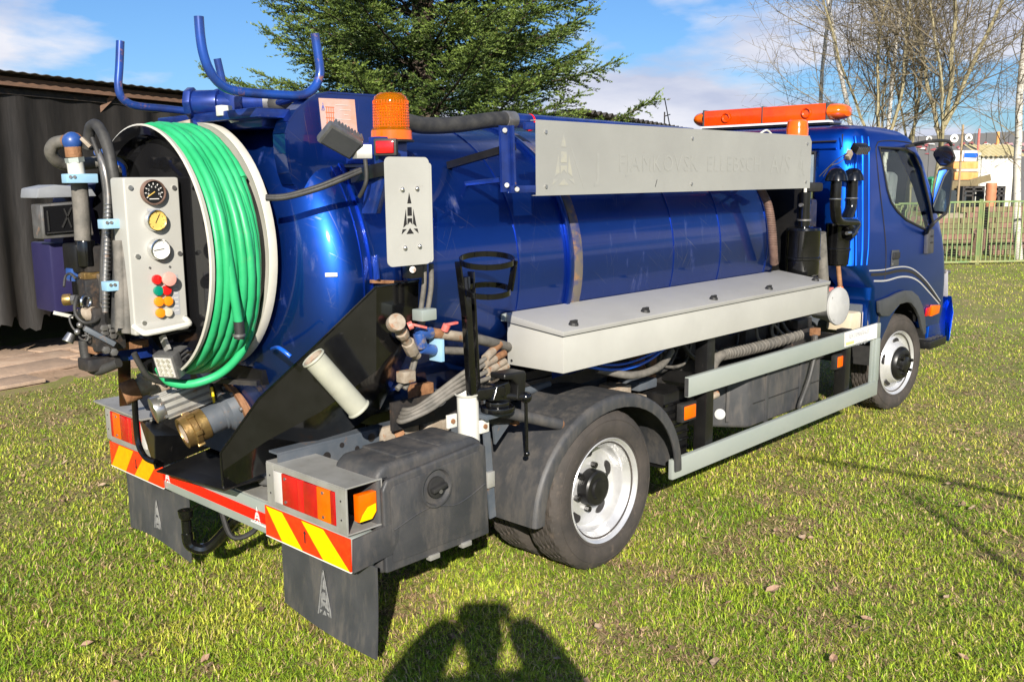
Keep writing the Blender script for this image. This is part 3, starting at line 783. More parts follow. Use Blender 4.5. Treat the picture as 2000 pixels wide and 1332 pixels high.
m.add([V(p) for r_ in rows_ for p in r_] + [V(p) + off_ for r_ in rows_ for p in r_], fr)
m.build('drip_shield', K['black'], T, smooth=25)
M().tube([bot_[0]] + top_, .005, n=6).build('shield_edge', K['black'], T)
lt = [(-1.560, 0.264, 0.582), (-1.560, 0.244, 0.736), (-1.450, 0.629, 0.736), (-1.300, 1.034, 0.753), (-1.0, .62, .95), (-1.0, .50, .58)]
M().prism(lt, (0, .008, 0)).build('tray_side', K['blacksatin'], T, smooth=0)
tA, tB = V((-1.560, 0.259, 0.578)), V((-1.560, -0.306, 0.620))
M().prism([tA, tB, (-.85, -.26, .62), (-.85, .46, .62)], (0, 0, -.006)).build('tray_floor', K['blacksatin'], T, smooth=0)
M().box(-1.02, -1.012, -.36, .62, .60, 1.0).build('tray_back', K['black'], T, smooth=0)

# ---------------- discharge coupling
c0, c1 = V((-1.543, 0.030, 0.780)), V((-1.245, -0.020, 0.875))
ax = (c1 - c0).normalized()
def onax(t): return c0 + ax * t
cp = M().lathe([(.012, .046), (.0, .050), (.0, .066), (.03, .068), (.034, .074), (.055, .074), (.060, .067), (.10, .067)], onax(0), ax, n=36).build('brass_coupling', K['brass'], T)
M().lathe([(.004, .044), (.09, .042), (.092, .0)], onax(0), ax, n=28).build('coupling_bore', K['dirtmetal'], cp)
for k in range(6):
    d, s1, s2 = frame(ax); t = 2 * PI * k / 6
    M().cbox(onax(.045) + s1 * (.074 * math.cos(t)) + s2 * (.074 * math.sin(t)), .03, .02, .016, ax, s1 * -math.sin(t) + s2 * math.cos(t)).build('coupling_lug', K['brass'], cp, bevel=.003)
M().lathe([(.10, .062), (.17, .060), (.175, .066), (.185, .066), (.20, .085), (.235, .09)], onax(0), ax, n=36).build('reducer', K['chassis'], T)
M().lathe([(.235, .05), (.235, .118), (.256, .118), (.256, .05)], onax(0), ax, n=40).build('valve_flange', K['rust'], T)
M().lathe([(.258, .05), (.258, .112), (.275, .112), (.275, .05)], onax(0), ax, n=40).build('valve_flange', K['rust'], T)
for k in range(8):
    d, s1, s2 = frame(ax); t = 2 * PI * k / 8 + .2
    q = onax(.225) + s1 * (.10 * math.cos(t)) + s2 * (.10 * math.sin(t))
    M().cyl(q, q + ax * .07, .009, n=6).build('flange_bolt', K['zinc'], T)
M().lathe([(.275, .085), (.30, .092), (.37, .095), (.42, .09), (.44, .11), (.47, .11), (.60, .10)], onax(0), ax, n=36).build('valve_body', K['valveblue'], T)
q = onax(.245)
M().bar(q + V((0, -.03, -.10)), q + V((-.06, -.05, -.135)), .025, .02).build('drain_lug', K['rust'], T, bevel=.004)
M().cyl(q + V((-.06, -.05, -.135)), q + V((-.085, -.055, -.14)), .014, n=10).build('drain_plug', K['brass'], T)
# actuator
b0, b1 = V((-1.590, 0.120, 0.882)), V((-1.401, 0.080, 0.932))
ad = (b1 - b0).normalized()
M().cyl(b0 - ad * .028, b0 + ad * .012, .056, n=28).build('actuator_cap', K['steel'], T, bevel=.004)
_, s1, s2 = frame(ad)
act = M().cbox((b0 + b1) / 2 + ad * .01, (b1 - b0).length, .098, .098, ad, s1, s2).build('actuator', K['alu'], T, bevel=.01, seg=3)
for k in (-.03, 0, .03):
    M().bar(b0 + s2 * .050 + s1 * k, b1 + s2 * .050 + s1 * k, .010, .006, up=s2).build('cooling_fin', K['alu'], act)
    M().bar(b0 + s1 * .050 * (1 if s1.y < 0 else -1) + s2 * k, b1 + s1 * .050 * (1 if s1.y < 0 else -1) + s2 * k, .006, .010, up=s2).build('cooling_fin', K['zinc'], act)
M().cbox(b1 + ad * .05, .05, .09, .09, ad, s1, s2).build('actuator_mount', K['blacksatin'], T, bevel=.004)
M().tube([b1 + V((0, -.05, .02)), b1 + V((0, -.06, -.02)), b1 + V((.01, -.055, -.07))], .006, n=6, smooth=4).build('yellow_cable', K['chevyel'], T)
# left coupling
d0, d1 = V((-1.642, 0.340, 0.917)), V((-1.522, 0.300, 0.958))
M().cyl(d0, d0 + (d1 - d0) * .5, .048, n=24).build('brown_coupling', K['rust'], T, bevel=.004)
M().cyl(d0 + (d1 - d0) * .45, d1, .04, .045, n=24).build('valve_neck', K['dirtmetal'], T)
M().cbox(d1, .09, .075, .10, (d1 - d0).normalized()).build('ball_valve', K['dirtmetal'], T, bevel=.012)
M().cbox(d1 + V((-.02, -.02, .06)), .03, .03, .025).build('valve_stem', K['white'], T, bevel=.004)
M().bar(d1 + V((0, -.03, .03)), d1 + V((.10, -.10, -.02)), .035, .03).build('valve_lever', K['dirtmetal'], T, bevel=.004)
M().cyl(d1 + V((.02, -.05, 0)), d1 + V((.02, -.062, 0)), .016, n=8).build('valve_bolt', K['steel'], T)
M().tube([(-1.600, 0.325, 0.885), (-1.600, 0.329, 0.776), (-1.600, 0.319, 0.692), (-1.600, 0.265, 0.646), (-1.580, 0.220, 0.630)], .013, n=10, smooth=5).build('bent_handle', K['black'], T)

# ---------------- hose reel on the tank's back
RY, RZ = -.01, 1.533
reel = M().lathe([(-1.652, .474), (-1.660, .479), (-1.655, .486), (-1.640, .482)], (0, RY, RZ), (1, 0, 0), n=80).build('hose_reel', K['flangewhite'], T, smooth=40)
M().lathe([(-1.660, .479), (-1.635, .445), (-1.60, .438), (-1.592, .43), (-1.592, .30), (-1.592, .001)], (0, RY, RZ), (1, 0, 0), n=80).build('reel_disc', K['mirror'], reel, smooth=25)
M().lathe([(-1.60, .442), (-1.38, .442)], (0, RY, RZ), (1, 0, 0), n=64).build('reel_drum', K['black'], reel)
M().lathe([(-1.405, .40), (-1.412, .475), (-1.418, .49), (-1.405, .497), (-1.385, .495), (-1.375, .475), (-1.375, .2)], (0, .0, RZ + .008), (1, 0, 0), n=80).build('reel_flange', K['flangewhite'], reel, smooth=40)
M().lathe([(-1.374, .44), (-1.30, .36), (-1.25, .30)], (0, 0, RZ), (1, 0, 0), n=48).build('reel_hub', K['black'], reel)
def coil(x0, x1, turns, rad, hr, name, seed, wob=.010):
    rr = random.Random(seed); pts = []
    ph = [rr.uniform(0, 6.28) for _ in range(6)]
    n = int(turns * 40)
    for i in range(n + 1):
        t = 2 * PI * turns * i / n
        s = i / n
        x = x0 + (x1 - x0) * s + wob * math.sin(t * .97 + ph[0]) + wob * .6 * math.sin(t * 2.03 + ph[1])
        r = rad + .006 * math.sin(t * 1.31 + ph[2]) + .004 * math.sin(t * 2.6 + ph[3])
        pts.append((x, RY + r * math.cos(t), RZ + r * math.sin(t)))
    return M().tube(pts, hr, n=9).build(name, K['hoseG'], reel, smooth=60)
coil(-1.622, -1.435, 6.0, .464, .0165, 'green_hose', 3, .006)
coil(-1.608, -1.432, 5.4, .476, .0165, 'green_hose', 5, .012)
gp = [(-1.431, -0.060, 1.966), (-1.554, -0.360, 1.819), (-1.588, -0.475, 1.629), (-1.574, -0.490, 1.427), (-1.551, -0.475, 1.292)]
M().tube(gp, .0165, n=10, smooth=8).build('green_hose', K['hoseG'], reel, smooth=60)
M().tube([(-1.551, -0.476, 1.296), (-1.549, -0.475, 1.257), (-1.552, -0.474, 1.231)], .019, n=12).build('hose_end', K['rubber'], reel)
M().cyl((-1.552, -0.475, 1.250), (-1.552, -0.475, 1.241), .023, n=12).build('hose_nut', K['zinc'], reel)
M().tube([(-1.429, -0.360, 1.247), (-1.460, -0.320, 1.146), (-1.513, -0.250, 1.065), (-1.596, -0.180, 1.028), (-1.649, -0.100, 1.035), (-1.648, -0.020, 1.076)], .0165, n=10, smooth=8).build('green_hose', K['hoseG'], reel, smooth=60)

# ---------------- control panel box
CY = -.22
cz0, cz1 = 1.248, 1.818
CX0, CX1 = -1.823, -1.612
ctl = M().box(CX0, CX1, CY, CY + .11, cz0, cz1).build('control_box', K['grey'], T, bevel=.012, seg=3)
def on_face(u, v): return V(P2[(u, v)])
def disc(p, r, h, m, name, parent=ctl, n=28, bev=0.0):
    p = V(p); return M().cyl(p + V((0, .002, 0)), p + V((0, -h, 0)), r, n=n).build(name, m, parent, bevel=bev)
g1 = V((-1.720, -0.222, 1.764)); g2 = V((-1.719, -0.222, 1.663)); g3 = V((-1.715, -0.222, 1.558))
def gauge(c, r, face, bez, depth):
    g = M().lathe([(0, r * .86), (-depth, r * .86), (-depth - .004, r * .90), (-depth - .003, r * .97), (-depth + .006, r), (0, r)], c, (0, 1, 0), n=40).build('gauge', bez, ctl)
    disc(c, r * .88, depth - .004, face, 'dial', g, n=36)
    return g
G1 = gauge(g1, .046, K['gaugeK'], K['brownhose'], .016)
G2 = gauge(g2, .039, K['gaugeY'], K['chrome'], .020)
G3 = gauge(g3, .039, K['gauge'], K['chrome'], .022)
def tick(c, r0, r1, ang, w, m, dep, par):
    a = math.radians(ang); d = V((math.cos(a), 0, math.sin(a)))
    M().bar(c + d * r0 + V((0, -dep, 0)), c + d * r1 + V((0, -dep, 0)), w, .0008, up=(0, 1, 0)).build('dial_mark', m, par, smooth=0)
for k in range(9): tick(g1, .027, .034, 215 - k * 31, .003, K['whiteprint'], .0135, G1)
tick(g1, -.004, .028, 212, .0035, K['gaugeY'], .0145, G1)
M().box(g1.x - .018, g1.x + .018, g1.y - .0135, g1.y - .0125, g1.z - .025, g1.z - .022).build('dial_mark', K['whiteprint'], G1, smooth=0)
for i, tx in enumerate(('0', '2', '4', '6', '8', '10')):
    a = math.radians(195 - i * 42)
    text_obj('dial_number', tx, .011, K['whiteprint'], G1, g1 + V((.021 * math.cos(a), -.0136, .021 * math.sin(a) - .004)), (1, 0, 0), (0, 0, 1), .0003, 'CENTER')
tick(g2, -.010, .024, 62, .0022, K['darkprint'], .0175, G2)
for k in range(11): tick(g2, .025, .030, 235 - k * 29, .0014, K['brownhose'], .0172, G2)
tick(g3, -.016, .024, 187, .0022, K['darkprint'], .0195, G3)
for k in range(11): tick(g3, .025, .030, 235 - k * 29, .0014, K['greyprint'], .0192, G3)
M().box(g1.x - .024, g1.x + .024, CY - .0012, CY, g1.z - .066, g1.z - .058).build('label_strip', K['greyprint'], ctl, smooth=0)
for (u, v) in ((254, 367), (339, 367), (268, 501), (350, 495), (281, 631), (362, 621)):
    disc(P3(u, v, 'y', -.22), .0085, .006, K['steel'], 'screw', n=12)
for (u, v) in ((292, 523), (331, 521)):
    disc(P3(u, v, 'y', -.22), .004, .004, K['zinc'], 'screw', n=8)
for (u, v, m, r) in ((305, 546, 'red', .018), (308, 568, 'green', .018), (324, 567, 'red', .018), (309, 589, 'orange', .018), (327, 588, 'orange', .018), (312, 611, 'orange', .018), (327, 610, 'cream', .016)):
    b = disc(P3(u, v, 'y', -.225), r, .012, K[m], 'button', n=24, bev=.003)
c = V((-1.697, -0.225, 1.446)); disc(c, .014, .022, K['pink'], 'button_stem')
disc(V((-1.696, -0.250, 1.449)), .026, .014, K['pink'], 'emergency_button', bev=.004, n=28)
M().box(CX1 - .056, CX1 - .032, CY - .0012, CY, 1.31, 1.46).build('legend_strip', K['greyprint'], ctl, smooth=0)
for k in range(8): M().box(CX1 - .053, CX1 - .037, CY - .0022, CY - .0012, 1.325 + k * .016, 1.327 + k * .016).build('legend_line', K['whiteprint'], ctl, smooth=0)
hz = V((-1.820, -0.240, 1.263)); hz2 = V((-1.625, -0.240, 1.274))
M().tube([hz + V((0, .03, .02)), hz + V((.005, -.015, .005)), hz + V((.03, -.03, 0)), hz2 + V((-.03, -.03, 0)), hz2 + V((-.005, -.015, .005)), hz2 + V((0, .03, .02))], .011, n=10, smooth=4).build('grab_handle', K['white'], ctl)
M().box(CX0 + .01, CX1 - .004, CY - .004, CY, cz0 + .004, cz0 + .045).build('base_plate', K['grey'], ctl, bevel=.002)

# LED work lamp under the control box
wl = V((-1.683, -0.180, 1.118))
xa = V((-.86, -.40, -.30)).normalized(); ya = V((.42, -.90, 0)).normalized(); za = xa.cross(ya).normalized()
if za.z < 0: za = -za
lamp = M().cbox(wl, .045, .095, .10, xa, ya, za).build('work_lamp', K['finalu'], T, bevel=.006)
M().cbox(wl + xa * .024, .004, .075, .08, xa, ya, za).build('lamp_glass', K['clear'], lamp)
for i in range(3):
    for j in range(4):
        q = wl + xa * .026 + ya * ((i - 1) * .022) + za * ((j - 1.5) * .019)
        M().cyl(q, q + xa * .002, .009, n=10).build('led', K['led'], lamp)
for k in range(6):
    M().cbox(wl - xa * .045 + za * ((k - 2.5) * .017), .055, .09, .005, xa, ya, za).build('heat_fin', K['finalu'], lamp)
M().bar(wl + V((0, 0, .055)), wl + V((-.01, .02, .11)), .035, .012).build('lamp_bracket', K['alu'], lamp)
M().tube([wl + V((0, .02, .11)), wl + V((.09, -.01, .12)), wl + V((.13, -.04, .05)), wl + V((.08, -.02, 0))], .005, n=6, smooth=6).build('lamp_cable', K['rubber'], lamp)

# ---------------- pipework left of the control box
def tb_(pts, r, m, name='hose', n=10, sm=6, parent=T, ends=None):
    return M().tube(pts, r, n=n, smooth=sm).build(name, K[m], parent, smooth=50)
tb_([(-1.836, -0.100, 1.270), (-1.810, -0.100, 1.496), (-1.794, -0.100, 1.683), (-1.805, -0.100, 1.850), (-1.801, -0.060, 1.942), (-1.803, 0.000, 2.007), (-1.809, 0.050, 1.998), (-1.810, 0.080, 1.928)], .021, 'hose')
tb_([(-1.845, -0.160, 1.277), (-1.835, -0.160, 1.427), (-1.824, -0.150, 1.593)], .022, 'dusthose')
tb_([(-1.829, -0.170, 1.257), (-1.819, -0.170, 1.426), (-1.808, -0.160, 1.593)], .020, 'dusthose')
h_ = tb_([(-1.856, -0.060, 1.326), (-1.845, -0.060, 1.459), (-1.818, -0.060, 1.665), (-1.809, -0.060, 1.758), (-1.811, -0.050, 1.851), (-1.811, 0.000, 1.916)], .012, 'zinc', 'spiral_conduit')
for k in range(26):
    t = k / 25
    a = V((-1.854, -0.060, 1.345)).lerp(V((-1.813, -0.060, 1.721)), t)
    M().torus(a, (0, 0, 1), .012, .003, n=14, m=5).build('conduit_ring', K['steel'], h_)
tb_([(-1.864, -0.050, 1.364), (-1.846, -0.050, 1.534), (-1.819, -0.050, 1.721), (-1.816, -0.030, 1.869), (-1.817, 0.020, 1.963)], .008, 'hose')
tb_([(-1.850, 0.100, 1.586), (-1.846, 0.100, 1.682), (-1.846, 0.100, 1.815)], .030, 'dusthose', 'riser_hose')
M().cyl((-1.843, 0.100, 1.585), (-1.843, 0.100, 1.488), .034, n=20).build('hose_sleeve', K['black'], T, bevel=.004)
M().cyl((-1.850, 0.100, 1.811), (-1.854, 0.100, 1.876), .030, n=20).build('pipe_nipple', K['white'], T)
M().cyl((-1.854, 0.100, 1.876), (-1.856, 0.100, 1.894), .034, n=6).build('pipe_nut', K['galv'], T)
M().cyl((-1.856, 0.100, 1.894), (-1.857, 0.100, 1.943), .030, n=18).build('elbow', K['rust'], T, bevel=.004)
M().sphere((-1.858, 0.100, 1.952), .036).build('valve_ball', K['valveblue'], T)
M().cyl((-1.845, 0.090, 1.961), (-1.858, 0.160, 1.956), .024, n=16).build('elbow', K['rust'], T)
tb_([(-1.858, 0.160, 1.956), (-1.881, 0.200, 1.948), (-1.892, 0.220, 1.922), (-1.871, 0.240, 1.890), (-1.822, 0.260, 1.871), (-1.703, 0.260, 1.880)], .024, 'dusthose', 'return_hose')
M().bar((-1.838, 0.060, 1.964), (-1.815, 0.040, 1.931), .03, .014).build('valve_lever', K['dirtmetal'], T, bevel=.003)
M().cyl((-1.798, 0.050, 1.909), (-1.774, 0.020, 1.916), .011, n=10).build('blue_fitting', K['valveblue'], T)
tb_([(-1.758, 0.150, 1.877), (-1.691, 0.120, 1.881), (-1.683, 0.080, 1.853)], .020, 'dusthose')
tb_([(-1.707, 0.020, 1.823), (-1.692, 0.060, 1.860), (-1.702, 0.100, 1.880)], .008, 'bluehose', 'air_line')
for (u, v, y) in ((156, 349, .06), (227, 437, -.14), (234, 557, -.15)):
    c = V(P3(u, v, 'y', y))
    cl = M().cbox(c, .115, .05, .034).build('pipe_clamp', K['ltblue'], T, bevel=.004)
    for sx in (-.045, -.03):
        M().cyl(c + V((sx, -.025, .006)), c + V((sx, -.029, .006)), .006, n=8).build('clamp_bolt', K['steel'], cl)
# violet box with lid and lens
vb = M().prism([(-1.856, 0.420, 1.564), (-1.658, 0.420, 1.554), (-1.673, 0.420, 1.273), (-1.856, 0.420, 1.280)], (0, .2, 0)).build('violet_tank', K['purple'], T, bevel=.012)
M().prism([(-1.728, 0.440, 1.786), (-1.589, 0.440, 1.806), (-1.620, 0.440, 1.540), (-1.800, 0.440, 1.550)], (0, .2, 0)).build('violet_tank', K['purple'], T, bevel=.012)
M().bar((-1.861, 0.410, 1.283), (-1.796, 0.410, 1.261), .03, .014).build('white_edge', K['white'], vb)
lidp = [(-1.907, 0.360, 1.743), (-1.900, 0.360, 1.782), (-1.833, 0.360, 1.795), (-1.693, 0.360, 1.784), (-1.671, 0.360, 1.746)]
M().prism(lidp, (0, .18, 0)).build('grey_hood', K['hood'], T, bevel=.008)
lb = M().prism([(-1.898, 0.360, 1.719), (-1.710, 0.360, 1.731), (-1.697, 0.360, 1.589), (-1.899, 0.360, 1.583)], (0, .10, 0)).build('work_lamp', K['zinc'], T, bevel=.008)
M().prism([(-1.890, 0.352, 1.711), (-1.727, 0.352, 1.719), (-1.716, 0.352, 1.607), (-1.890, 0.352, 1.601)], (0, .006, 0)).build('lamp_glass', K['mirror'], lb)
for (a, b) in (((125, 408), (140, 445)), ((140, 405), (122, 445)), ((92, 412), (96, 452)), ((92, 456), (165, 450))):
    M().bar(P3(a[0], a[1], 'y', .349), P3(b[0], b[1], 'y', .349), .005, .004, up=(0, 1, 0)).build('lamp_rib', K['rubber'], lb)
# valve cluster
def blob(u, v, y, sx, sy, sz, m, name, bev=.006):
    return M().cbox(P3(u, v, 'y', y), sx, sy, sz).build(name, K[m], T, bevel=bev)
blob(160, 503, .16, .10, .12, .11, 'blacksatin', 'pump_block', .012)
blob(182, 505, .12, .09, .10, .10, 'dark', 'pump_block', .01)
blob(160, 535, .16, .10, .06, .05, 'valveblue', 'valve_block')
blob(176, 540, .10, .07, .06, .035, 'brass', 'brass_fitting')
blob(152, 570, .14, .02, .06, .12, 'black', 'valve_body')
blob(186, 577, .08, .10, .07, .13, 'dark', 'valve_body', .01)
blob(205, 560, .04, .04, .05, .10, 'zinc', 'valve_body')
blob(204, 640, .06, .12, .10, .17, 'dark', 'manifold', .012)
blob(216, 600, .02, .06, .06, .12, 'blacksatin', 'manifold', .008)
blob(194, 708, .08, .13, .10, .05, 'dark', 'manifold', .012)
blob(232, 676, .06, .22, .05, .03, 'rust', 'bracket_bar', .004)
blob(245, 690, .10, .2, .06, .05, 'flatblue', 'bracket_bar', .004)
for (u, v) in ((205, 642), (206, 652), (207, 661), (219, 637), (221, 646), (222, 655), (209, 684), (224, 688)):
    c = V(P3(u, v, 'y', .0)); M().cyl(c + V((0, .03, 0)), c, .016, n=6).build('pipe_nut', K['zinc'], T, bevel=.002)
M().cyl((-1.935, 0.120, 1.366), (-1.911, 0.100, 1.367), .022, n=14).build('brass_cap', K['brass'], T, bevel=.004)
M().cyl((-1.911, 0.100, 1.367), (-1.900, 0.080, 1.366), .020, n=6).build('pipe_nut', K['zinc'], T)
M().torus((-1.883, 0.040, 1.361), (.4, -1, 0), .022, .006, n=20, m=6).build('eye_ring', K['chrome'], T)
M().cyl((-1.879, 0.050, 1.360), (-1.850, 0.120, 1.351), .022, n=16).build('valve_port', K['blacksatin'], T)
M().cyl((-1.901, 0.080, 1.315), (-1.875, 0.060, 1.314), .016, .026, n=12).build('pipe_union', K['dirtmetal'], T)
M().cyl((-1.875, 0.060, 1.314), (-1.840, 0.030, 1.309), .030, .024, n=14).build('pipe_union', K['dirtmetal'], T, bevel=.003)
M().cyl((-1.840, 0.030, 1.309), (-1.821, 0.020, 1.309), .015, n=10).build('hose_tail', K['rubber'], T)
tb_([(-1.907, 0.060, 1.379), (-1.926, 0.040, 1.344), (-1.929, 0.020, 1.312), (-1.911, 0.000, 1.288), (-1.873, 0.000, 1.288), (-1.845, 0.020, 1.298)], .007, 'hose', 'cable', 8)
tb_([(-1.913, 0.060, 1.312), (-1.940, 0.060, 1.305), (-1.936, 0.050, 1.267), (-1.913, 0.030, 1.237), (-1.894, 0.020, 1.236), (-1.900, 0.020, 1.217), (-1.921, 0.030, 1.228), (-1.920, 0.040, 1.257)], .004, 'hose', 'cable', 6)
tb_([(-1.881, 0.100, 1.206), (-1.878, 0.100, 1.146), (-1.871, 0.090, 1.103), (-1.855, 0.060, 1.089), (-1.832, 0.020, 1.103), (-1.809, -0.030, 1.125)], .019, 'hose')
tb_([(-1.844, 0.140, 1.197), (-1.845, 0.140, 1.136), (-1.842, 0.120, 1.103), (-1.826, 0.080, 1.098)], .017, 'hose')
M().bar((-1.905, 0.020, 1.266), (-1.812, -0.020, 1.196), .035, .02).build('lever_arm', K['chassis'], T, bevel=.004)
for (u, v) in ((156, 635), (168, 642), (151, 648)):
    M().sphere(P3(u, v, 'y', .02), .012, n=10, m=6).build('bolt_head', K['zinc'], T)
M().cyl((-1.902, 0.200, 1.192), (-1.884, 0.200, 1.222), .022, .016, n=12).build('steel_nipple', K['steel'], T)
tb_([(-1.831, 0.040, 1.334), (-1.800, 0.030, 1.332), (-1.790, 0.000, 1.290), (-1.796, -0.040, 1.240)], .018, 'dusthose')
tb_([(-1.935, 0.100, 1.418), (-1.918, 0.120, 1.454), (-1.899, 0.120, 1.462), (-1.889, 0.100, 1.443)], .005, 'hose', 'cable', 6)
tb_([(-1.756, -0.050, 1.156), (-1.702, -0.040, 1.056), (-1.610, -0.020, 1.012), (-1.491, 0.000, 0.995)], .012, 'hose', 'hose')
M().bar((-1.769, 0.000, 1.252), (-1.520, 0.601, 0.809), .05, .012).build('support_post', K['blacksatin'], T)
M().box(-1.36, -1.32, -.30, .40, 1.0, 1.06).build('reel_frame', K['blacksatin'], T)
M().box(4.2 - 5.5, -1.26, .34, .40, .76, 1.3).build('reel_frame', K['blacksatin'], T)
M().bar((-1.472, -0.100, 1.013), (-1.377, -0.300, 1.013), .03, .02).build('reel_frame', K['dark'], T)

# ---------------- top: hose cradle, cheek plate, pipes
ear = [(-1.131, -0.500, 2.127), (-0.894, -0.500, 2.128), (-0.876, -0.500, 1.926), (-.92, -.5, 1.78), (-1.17, -.5, 1.72), (-1.262, -0.500, 1.763), (-1.300, -0.500, 1.788), (-1.315, -0.500, 1.829), (-1.326, -0.500, 1.900), (-1.327, -0.500, 1.971), (-1.311, -0.500, 2.012), (-1.277, -0.500, 2.054), (-1.226, -0.500, 2.091), (-1.183, -0.500, 2.114)]
chk = M().prism(ear, (0, .012, 0)).build('cheek_plate', K['blue'], T, smooth=20)
m = M(); ed = ear[5:] + [ear[0], ear[1]]
for a, b in zip(ed[:-1], ed[1:]):
    a, b = V(a), V(b)
    n_ = (b - a).cross(V((0, 1, 0))).normalized() * .007
    m.add([a + V((0, -.004, 0)), b + V((0, -.004, 0)), b + V((0, .075, 0)), a + V((0, .075, 0)), a + n_ + V((0, -.004, 0)), b + n_ + V((0, -.004, 0)), b + n_ + V((0, .075, 0)), a + n_ + V((0, .075, 0))], [(0, 1, 2, 3), (4, 7, 6, 5), (0, 4, 5, 1), (3, 2, 6, 7), (0, 3, 7, 4), (1, 5, 6, 2)])
m.build('plate_rim', K['blue'], chk, smooth=30)
st = M().prism([(-1.176, -0.502, 2.107), (-1.008, -0.502, 2.110), (-0.996, -0.502, 1.936), (-1.166, -0.502, 1.975)], (0, -.002, 0)).build('instruction_sticker', mat('faded_sticker', (0.52, 0.42, 0.40), (0.62, 0.30, 0.20), rough=0.45, scale=9, lo=.3, hi=.7), chk, smooth=0)
sx0, sx1, sz1 = st.data.vertices[0].co.x, st.data.vertices[1].co.x, 2.098
for k in range(7):
    M().box(sx0 + .075 + .02 * (k % 3), sx0 + .135 + .012 * (k % 2), -.5055, -.5045, 2.085 - k * .018, 2.0865 - k * .018).build('sticker_line', K['whiteprint'], st, smooth=0)
orm = mat('orange_print', (0.80, 0.16, 0.05), rough=.5)
for k in range(4): M().box(sx0 + .032 + .010 * k, sx0 + .0345 + .010 * k, -.5055, -.5045, 1.975, 2.075).build('sticker_line', orm, st, smooth=0)
for k in range(6): M().box(sx0 + .028, sx0 + .068, -.5057, -.5047, 1.975 + k * .02, 1.977 + k * .02).build('sticker_line', orm, st, smooth=0)
logo('sticker_logo', (sx0 + .017, -.5045, 2.062), (1, 0, 0), (0, 0, 1), .018, .03, mat('blue_print', (.12, .14, .45), rough=.5), st, (0, -1, 0), .001)
un_ = [(-1.646, -0.500, 2.349), (-1.645, -0.500, 2.287), (-1.638, -0.500, 2.229), (-1.621, -0.500, 2.180), (-1.591, -0.500, 2.140), (-1.543, -0.500, 2.115), (-1.463, -0.500, 2.109), (-1.336, -0.500, 2.109), (-1.258, -0.500, 2.112), (-1.212, -0.500, 2.128), (-1.178, -0.500, 2.160), (-1.162, -0.500, 2.205), (-1.168, -0.500, 2.270), (-1.178, -0.500, 2.341)]
M().tube(un_, .0165, n=14, smooth=4).build('hose_cradle', K['rackblue'], T, smooth=60)
uf = [(-1.534, 0.340, 2.367), (-1.546, 0.340, 2.268), (-1.556, 0.340, 2.196), (-1.550, 0.340, 2.150), (-1.518, 0.340, 2.121), (-1.468, 0.340, 2.111), (-1.368, 0.340, 2.107), (-1.216, 0.340, 2.101), (-1.14, .34, 2.12), (-1.08, .34, 2.17), (-1.104, 0.340, 2.334)]
M().tube(uf, .0165, n=14, smooth=4).build('hose_cradle', K['rackblue'], T, smooth=60)
M().tube([(-1.224, -0.500, 2.119), (-1.22, -.3, 2.10), (-1.22, .34, 2.10)], .014, n=10).build('cradle_bar', K['flatblue'], T)
# big suction pipe along the top
y_ = -.12
s0, s1_ = V((-1.417, 0.020, 2.108)), V((-1.224, -0.220, 2.107))
dd_ = (s1_ - s0).normalized()
fl = M().cyl(s0 - dd_ * .01, s0 + dd_ * .02, .062, n=8).build('end_flange', K['flatblue'], T, bevel=.006)
M().cyl(s0 + dd_ * .02, s0 + dd_ * .12, .05, n=20).build('pipe_valve', K['flatblue'], T, bevel=.006)
M().cbox(s0 + dd_ * .15, .07, .11, .12, dd_).build('pipe_valve', K['flatblue'], T, bevel=.02)
M().cyl(s0 + dd_ * .12, s1_, .034, n=20).build('blue_pipe', K['flatblue'], T)
M().cyl(s1_, s1_ + dd_ * .035, .046, n=20).build('hose_clip', K['zinc'], T)
M().tube([s1_ + dd_ * .02, (-1.183, -0.300, 2.098), (-.95, -.40, 2.10), (-0.658, -0.420, 2.039), (-0.542, -0.420, 2.030), (-0.358, -0.420, 2.043), (-0.161, -0.420, 2.069), (-0.058, -0.420, 2.075)], .036, n=16, smooth=6).build('suction_hose', K['hose'], T, smooth=60)
M().cyl((-0.079, -0.420, 2.074), (-0.013, -0.420, 2.074), .041, n=20).build('hose_clip', K['zinc'], T, bevel=.002)
M().cyl((-0.023, -0.420, 2.074), (1.518, -0.420, 2.053), .034, n=20).build('blue_pipe', K['flatblue'], T)
M().torus((0.099, -0.420, 2.066), (1, 0, 0), .036, .006, n=20, m=6).build('red_band', K['redtape'], T)
for (u, v) in ((405, 244), (372, 246)):
    pass
M().cyl((-1.427, 0.000, 2.024), (-1.327, -0.020, 2.032), .022, n=14).build('blue_nipple', K['flatblue'], T)
M().cyl((-1.472, 0.040, 2.010), (-1.427, 0.000, 2.024), .022, n=14).build('brass_nozzle', K['dirtmetal'], T, bevel=.003)
lv = [(-1.422, -0.220, 2.065), (-1.406, -0.220, 2.052), (-1.382, -0.220, 2.030), (-1.307, -0.220, 2.047)]
M().tube(lv, .009, n=8).build('white_lever', K['white'], T)
M().sphere((-1.303, -0.220, 2.047), .016, n=12, m=8).build('lever_knob', K['white'], T)
M().cbox((-1.404, -0.210, 2.066), .05, .04, .04).build('lever_mount', K['white'], T, bevel=.005)
M().box(-1.42, -1.0, -.46, .30, 2.03, 2.065).build('top_plate', K['flatblue'], T, bevel=.006)
M().box(-1.35, -1.05, -.38, .20, 2.0, 2.045).build('top_plate', K['flatblue'], T, bevel=.006)
tb_([(-1.461, -0.560, 1.738), (-1.415, -0.620, 1.741), (-1.338, -0.700, 1.769), (-1.254, -0.740, 1.804), (-1.187, -0.760, 1.831)], .009, 'hose', 'cable', 8)
